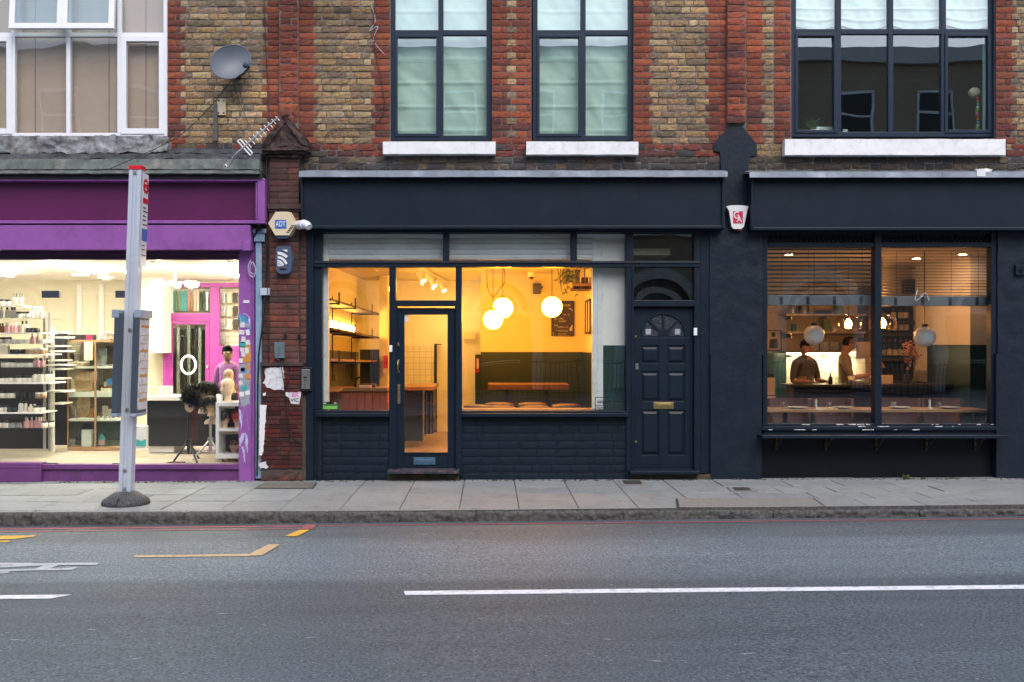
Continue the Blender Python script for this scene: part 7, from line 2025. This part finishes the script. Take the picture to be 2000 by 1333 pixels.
for a, Y in ((1541, 1.0), (1640, 2.0), (1790, 1.6), (1880, 1.0)):
    c = Vector((gx(a, Y), Y, 2.795)); root = thing('downlight', 'recessed ceiling downlight in the restaurant', 'ceiling lamp', c, 'restaurant ceiling downlights')
    q = MB(); q.lathe([(0.06, -0.008), (0.065, 0.0)], c, 18); q.build('rim', CHROME, root); q = MB(); q.lathe([(0.0, -0.012), (0.045, -0.01), (0.05, -0.002)], c, 18); q.build('lens', DOWNL, root)
# bar
br = thing('bar_counter', 'dark timber bar with glasses in front of the two staff', 'bar', gp(1640, 860, 2.2))
q = MB(); q.P(1545, 1728, 752, 757, 2.1, 2.65); q.build('top', DKWOOD, br, bevel=0.004)
q = MB(); q.P(1550, 1724, 757, 880, 2.2, 2.6); q.build('front', DKWOOD, br)
t2 = thing('side_table', 'dark timber high table with vase near the wine shelves', 'table', gp(1790, 860, 1.9))
q = MB(); q.P(1724, 1870, 751, 757, 1.75, 2.3); q.build('tabletop', DKWOOD, t2, bevel=0.004)
q = MB(); q.P(1732, 1862, 757, 880, 1.95, 2.2); q.build('base', DKWOOD, t2)
rr = random.Random(9)
for i, (a, cat, m_, h_) in enumerate(((1583, 'wine glass', GLASSC, .12), (1622, 'bottle', BOTTLE, .16), (1634, 'glass', GLASSC, .11), (1645, 'glass', GLASSC, .1), (1660, 'steel cup', CHROME, .12), (1666, 'steel cup', CHROME, .12), (1684, 'glass', GLASSC, .09), (1700, 'glass', GLASSC, .1))):
    c = Vector((gx(a, 2.25), 2.25, gz(752, 2.1) + 0.001)); q = MB()
    if cat == 'bottle': bot(0.03, h_)(q, c)
    else: tumbler(q, c, 0.03, h_)
    tag(q.build(cat.replace(' ', '_'), [m_, BLACK], origin=c), f'{cat} on the dark bar, {["first","second","third","fourth","fifth","sixth","seventh","eighth"][i]} along from the left', cat, 'glassware on the bar')
vs = thing('flower_vase', 'tall vase of dried rust coloured flowers on side table', 'vase', gp(1771, 751, 1.9))
c = gp(1771, 751, 1.9); q = MB(); q.lathe([(0.04, 0), (0.045, 0.01), (0.04, 0.13), (0.038, 0.14), (0.0, 0.13)], c, 16); q.build('vase', DKWOOD, vs)
st_, fl_ = MB(), MB()
for i in range(16):
    e = c + Vector((rr.uniform(-0.10, 0.12), rr.uniform(-0.06, 0.06), rr.uniform(0.3, 0.56))); st_.tube([c + Vector((0, 0, 0.12)), (c + e) / 2 + Vector((0.01, 0, 0.06)), e], 0.003, 4)
    for _ in range(10):
        p = e + Vector((rr.gauss(0, 0.022), rr.gauss(0, 0.02), rr.gauss(-0.03, 0.045))); d = Vector((rr.uniform(-1, 1), rr.uniform(-1, 1), rr.uniform(-1, 1))).normalized() * 0.017; s_ = d.orthogonal().normalized() * 0.012
        fl_.add([p - d - s_, p - d + s_, p + d + s_, p + d - s_], [(0, 1, 2, 3)])
st_.build('stem', DKWOOD, vs); fl_.build('petals', DRIED, vs)
wsp = thing('flower_sprig', 'white and pink sprig of dried flowers at end of bar', 'flowers', gp(1706, 760, 1.7))
c = gp(1708, 762, 1.7); st_, fl_ = MB(), MB()
for i in range(12):
    e = c + Vector((rr.uniform(-0.07, 0.10), rr.uniform(-0.05, 0.05), rr.uniform(0.02, 0.42))); st_.tube([c, e], 0.003, 4)
    for _ in range(8):
        p = e + Vector((rr.gauss(0, 0.02), rr.gauss(0, 0.02), rr.gauss(0, 0.02))); d = Vector((rr.uniform(-1, 1), rr.uniform(-1, 1), rr.uniform(-1, 1))).normalized() * 0.012; s_ = d.orthogonal().normalized() * 0.009
        fl_.add([p - d - s_, p - d + s_, p + d + s_, p + d - s_], [(0, 1, 2, 3)], 0 if e.z < c.z + 0.2 else 1)
st_.build('stem', DKWOOD, wsp); fl_.build('petals', [PORC, DRIED], wsp)
# kitchen shelves and things on them
GK = 'kitchen shelves behind the bar'
SH = mat('steel shelf', (0.30, 0.27, 0.23), 0.4, 0.3)
for py, lab in ((613, 'upper steel kitchen shelf with pans'), (648, 'middle steel kitchen shelf above tubs'), (686, 'lowest kitchen shelf over the glowing tiles')):
    root = thing('kitchen_shelf', lab, 'shelf', gp(1612, py, 3.5), GK)
    q = MB(); q.P(1536, 1692, py, py + 4, 3.35, 3.74); q.build('board', SH, root)
    for a in (1545, 1615, 1685):
        q = MB(); q.P(a, a + 2, py + 4, py + 12, 3.45, 3.74); q.build('bracket', CHROME, root)
root = thing('led_strip', 'glowing lamp strip under lowest kitchen shelf', 'lamp', gp(1612, 691, 3.5))
q = MB(); q.box(gx(1538, 3.42), gx(1690, 3.42), 3.42, 3.46, gz(692.5, 3.42), gz(690.5, 3.42)); q.build('diffuser', LEDW, root)
def pan(a0, a1, b0, b1, Y): 
    c = gp((a0 + a1) / 2, b1, Y); r = (a1 - a0) / 2 * (Y + D) / F; h = (b1 - b0) * (Y + D) / F
    return lambda q: q.lathe([(r * .96, 0), (r, 0.01), (r, h), (r * 1.05, h + .004), (r * .94, h), (r * .9, 0.02), (0, 0.02)], c, 20)
item('stock_pot', 'steel stock pot on upper kitchen shelf, leftmost', 'pot', pan(1538, 1556, 597, 613, 3.5), CHROME, 0)
item('stock_pot', 'large steel stock pot on upper kitchen shelf beside a smaller one', 'pot', pan(1560, 1580, 595, 613, 3.5), CHROME, 0)
item('tea_tin', 'green patterned tin on upper kitchen shelf', 'tin', pan(1628, 1648, 597, 613, 3.5), GREENB, 0)
item('tea_tin', 'green and white coffee tin on middle kitchen shelf', 'tin', pan(1606, 1621, 627, 648, 3.5), GREENB, 0)
item('glass_jar', 'violet lit glass jar on middle kitchen shelf', 'jar', pan(1545, 1555, 634, 648, 3.5), STBLUE, 0)
item('white_bowl', 'white bowl stack on middle kitchen shelf', 'bowl', pan(1624, 1636, 639, 648, 3.5), PORC, 0)
item('serving_tray', 'dark shallow tray on upper kitchen shelf', 'tray', pan(1590, 1624, 608, 613, 3.5), BLACK, 0)
for i, (a0, a1) in enumerate(((1583, 1600), (1602, 1619), (1621, 1640), (1642, 1660))):
    item('food_tub', ('first', 'second', 'third', 'last')[i] + ' grey storage tub from the left on lowest kitchen shelf', 'tub', lambda q, a0=a0, a1=a1: q.P(a0, a1, 669, 686, 3.45, 3.7), GREYART, 0.006)['group'] = 'storage tubs on the kitchen shelf'
item('coffee_machine', 'boxy pale coffee machine beside the second staff member', 'machine', lambda q: (q.P(1672, 1700, 668, 700, 3.0, 3.4), q.P(1690, 1702, 700, 752, 3.0, 3.4), q.P(1668, 1690, 745, 753, 3.0, 3.4)), mat('machine panel', (0.42, 0.33, 0.26), 0.4), 0.006)
def framed(label, a0, a1, b0, b1, Y, m, fig=None):
    root = thing('framed_picture', label, 'picture', gp((a0 + a1) / 2, b1, Y))
    q = MB()
    for x0, x1, y0, y1 in ((a0, a0 + 2, b0, b1), (a1 - 2, a1, b0, b1), (a0 + 2, a1 - 2, b0, b0 + 2), (a0 + 2, a1 - 2, b1 - 2, b1)): q.P(x0, x1, y0, y1, Y, Y + 0.03)
    q.build('frame', BLACK, root, bevel=0.003); q = MB(); q.P(a0 + 2, a1 - 2, b0 + 2, b1 - 2, Y + 0.012, Y + 0.02); p = q.build('print', m, root)
    if fig: q = MB(); fig(q, Y + 0.010); q.build('figure', DARKART, p)
framed('black framed print of dark abstract shapes on restaurant wall', 1497, 1527, 645, 686, 3.70, PAPERC, lambda q, Y: (q.prism(pz([(1504, 663), (1518, 662), (1520, 680), (1502, 681)], Y), Y, Y + .002), q.prism(pz([(1506, 650), (1514, 649), (1515, 657), (1508, 659)], Y), Y, Y + .002)))
framed('dark framed grey print on white restaurant column', 1870, 1899, 614, 668, 2.565, GREYART)
item('menu_stand', 'cream card stand at left side of the bar', 'card stand', lambda q: (q.P(1494, 1514, 738, 772, 2.2, 2.24), q.P(1496, 1512, 730, 737, 2.2, 2.24, 1), q.P(1494, 1516, 775, 784, 2.15, 2.24)), [PAPERC, BLACK])
# wine rack: dark shelves with bottles
wr = thing('wine_shelving', 'dark timber wine shelving beyond the right restaurant pane', 'shelves', gp(1775, 760, 3.6))
Yw = 3.45
q = MB(); q.P(1722, 1832, 590, 790, 3.70, 3.74); q.build('back_panel', DKWOOD, wr)
q = MB(); q.P(1826, 1834, 590, 790, Yw, 3.7); q.build('upright', WOODD, wr)
for py in (628, 652, 701, 745):
    q = MB(); q.P(1722, 1826, py, py + 4, Yw, 3.7); q.build('shelf', WOODD, wr)
def wine(q, c):
    q.lathe([(0.034, 0), (0.037, 0.008), (0.037, 0.19), (0.030, 0.215), (0.014, 0.24), (0.0135, 0.30), (0.0, 0.301)], c, 16, 0); q.lathe([(0.0378, 0.045), (0.0378, 0.135)], c, 16, 1); q.lathe([(0.0148, 0.255), (0.0148, 0.302), (0, 0.303)], c, 12, 2)
CAPS = mat('wine capsule', (0.30, 0.2, 0.13), 0.4, 0.3)
WB0 = None
k = 0
for row, (py, xs) in enumerate(((627.5, (1759, 1769.5, 1745, 1820)), (700.5, (1726, 1737, 1748, 1759, 1770, 1785, 1798, 1811, 1822)), (651.5, (1737, 1748, 1760, 1771)))):
    for a in xs:
        c = Vector((gx(a, 3.58), 3.58, gz(py, Yw) + 0.002))
        lab = 'dark wine bottle with pale label on ' + ('top', 'lowest', 'middle')[row] + ' row of wine shelving'
        if WB0 is None: q = MB(); wine(q, c); WB0 = tag(q.build('wine_bottle', [BOTTLE, PAPERC, CAPS], origin=c), lab, 'bottle', 'wine bottles on the shelving')
        else:
            o = WB0.copy(); COL.objects.link(o); o.location = c; o['label'] = lab
item('wall_heater', 'dark rectangular speaker box on restaurant rear wall behind blind', 'box', lambda q: q.P(1768, 1812, 546, 574, 3.6, 3.74), BLACK, 0.01)
for a, lab in ((1787, 'left'), (1862, 'right')):
    c = Vector((gx(a, 2.0), 2.0, gz(756 - 5, 1.75) + 0.001)); q = MB(); tumbler(q, c, 0.035, 0.1); tag(q.build('tumbler', GLASSC, origin=c), ('clear tumbler by the vase on side table' if a == 1787 else 'clear tumbler at far end of side table'), 'glass', 'tumblers on the side table')
item('menu_block', 'pale gridded card on the side table near window bar', 'card', lambda q: q.P(1722, 1744, 733, 751, 1.95, 1.97), PAPERC)
sc_ = thing('pinned_sculpture', 'small pale wire ornament hung from the right blind', 'ornament', gp(1797, 588, 0.13))
q = MB(); q.tube([gp(1787, 586, .13), gp(1792, 566, .13), gp(1798, 580, .13), gp(1808, 572, .13), gp(1815, 587, .13)], 0.007, 6); q.tube([gp(1789, 588, .13), gp(1803, 578, .13)], 0.005, 6); q.build('wire', PORC, sc_)
# staff
person('person in a dark collared shirt facing the room with forearms raised over the bar', (gx(1572, 2.95), 2.95, 0.05), 1.66, R(28), (SKINL, SHIRTD, TROUS, HAIRBR),
       (((-0.045, -0.01, -0.165), (0.09, -0.11, 0.0)), ((0.045, -0.01, -0.165), (-0.05, -0.125, 0.005))), 'short', R(10), R(6), 'staff behind the bar', 1.15)
person('person in a grey brown jumper turned sideways to work at the coffee machine', (gx(1650, 3.0), 3.0, 0.05), 1.70, R(72), (SKINL, SHIRTB, TROUS, HAIRBR),
       (((-0.03, -0.06, -0.15), (0.02, -0.13, 0.03)), ((0.03, -0.05, -0.155), (-0.02, -0.13, 0.02))), 'short', R(22), 0, 'staff behind the bar', 1.18)

# ================================================================ ACROSS THE ROAD (seen mirrored in the glass)
op = thing('terrace_across_road', 'brown brick terrace with pale stone arches across the road, mirrored in the shop glass', 'building', (0, -19, 0))
STONE = mat('pale stone', (0.62, 0.60, 0.55), 0.8, var=0.12)
q = MB(); q.box(-24, 24, -22, -18.6, -0.5, 10.3); q.build('wall', STONEB, op)
q = MB(); q.box(-24.1, 24.1, -22.1, -18.4, 10.3, 10.75); q.box(-24, 24, -18.6, -18.42, 4.9, 5.25); q.build('cornice', STONE, op)
for i in range(-4, 5):
    cx = 0.25 + i * 4.9
    q = MB()
    for r0, r1, yy_ in ((1.0, 1.38, -18.42), (0.62, 0.78, -18.5)):
        for j in range(20):
            t0, t1 = math.pi * j / 20, math.pi * (j + 1) / 20
            f = lambda r, t: (cx + r * math.cos(t), 2.6 + r * math.sin(t))
            q.prism([f(r0, t0), f(r1, t0), f(r1, t1), f(r0, t1)], yy_, -18.61)
    q.box(cx - 1.38, cx - 1.0, -18.61, -18.42, 0.2, 2.6); q.box(cx + 1.0, cx + 1.38, -18.61, -18.42, 0.2, 2.6); q.box(cx - 1.5, cx + 1.5, -18.61, -18.38, 2.5, 2.66); q.box(cx - 0.16, cx + 0.16, -18.61, -18.36, 3.6, 4.1); q.box(cx - 0.7, cx + 0.7, -18.61, -18.45, 1.0, 1.12)
    q.build('stone_arch', STONE, op)
    q = MB(); q.prism([(cx + 1.0 * math.cos(math.pi * j / 20), 2.6 + 1.0 * math.sin(math.pi * j / 20)) for j in range(21)] + [(cx - 1.0, 0.2), (cx + 1.0, 0.2)], -18.62, -18.59); q.build('window', BLACK, op)
    for k_ in (0, 1):
        wxx = cx + (k_ * 2 - 1) * 1.2
        for zz in (5.8, 8.0):
            q = MB(); q.box(wxx - 0.5, wxx + 0.5, -18.62, -18.58, zz, zz + 1.4); w_ = q.build('window', BLACK, op)
            q = MB()
            for a, b, c, d in ((-0.55, -0.48, 0, 1.4), (0.48, 0.55, 0, 1.4), (-0.55, 0.55, -0.06, 0.03), (-0.55, 0.55, 1.38, 1.46), (-0.5, 0.5, 0.68, 0.74)): q.box(wxx + a, wxx + b, -18.63, -18.54, zz + c, zz + d)
            q.build('frame', UPVC, w_)
rl = thing('iron_railing', 'black iron railing along the opposite pavement, mirrored in the glass', 'railing', (0, -17.4, 0))
q = MB(); x = -16.0
while x < 16: q.box(x - 0.01, x + 0.01, -17.41, -17.39, 0.0, 1.15); x += 0.14
q.build('bars', BLACK, rl); q = MB(); q.box(-16, 16, -17.42, -17.38, 1.05, 1.09); q.box(-16, 16, -17.42, -17.38, 0.15, 0.19); q.build('rail', BLACK, rl)

# grit along the wall foot and pale scuffs on the carriageway
rq = random.Random(77)
q = MB()
for i in range(420):
    x = rq.uniform(-6.2, 7.2); y = -0.06 - abs(rq.gauss(0, 0.035)); s_ = rq.uniform(0.004, 0.013)
    q.ell((x, y, zpav(x) + s_ * 0.3), (s_ * rq.uniform(0.8, 2.2), s_, s_ * 0.6), 5, 4)
tag(q.build('grit', mat('brown grit', (0.10, 0.085, 0.065), 0.95, var=0.5, scale=60)), kind='stuff')
q = MB()
for i in range(230):
    x = rq.uniform(-5.5, 6.5); y = rq.uniform(-10.2, -2.6); l = rq.choice((0.006, 0.01, 0.015, 0.03, 0.05)) * rq.uniform(0.7, 1.3); wd = rq.uniform(0.003, 0.007); a = rq.gauss(0, 0.25)
    d = Vector((math.cos(a), math.sin(a), 0)) * l; n_ = Vector((-math.sin(a), math.cos(a), 0)) * wd; c = Vector((x, y, zroad(x) + 0.0045))
    q.add([c - d, c - d * 0.3 - n_, c + d - n_ * 0.3, c + d * 0.4 + n_ * 0.8, c - d * 0.4 + n_], [(0, 1, 2, 3, 4)])
tag(q.build('road_scuffs', mat('pale scuff', (0.36, 0.37, 0.39), 0.8, var=0.3, scale=40)), kind='stuff')
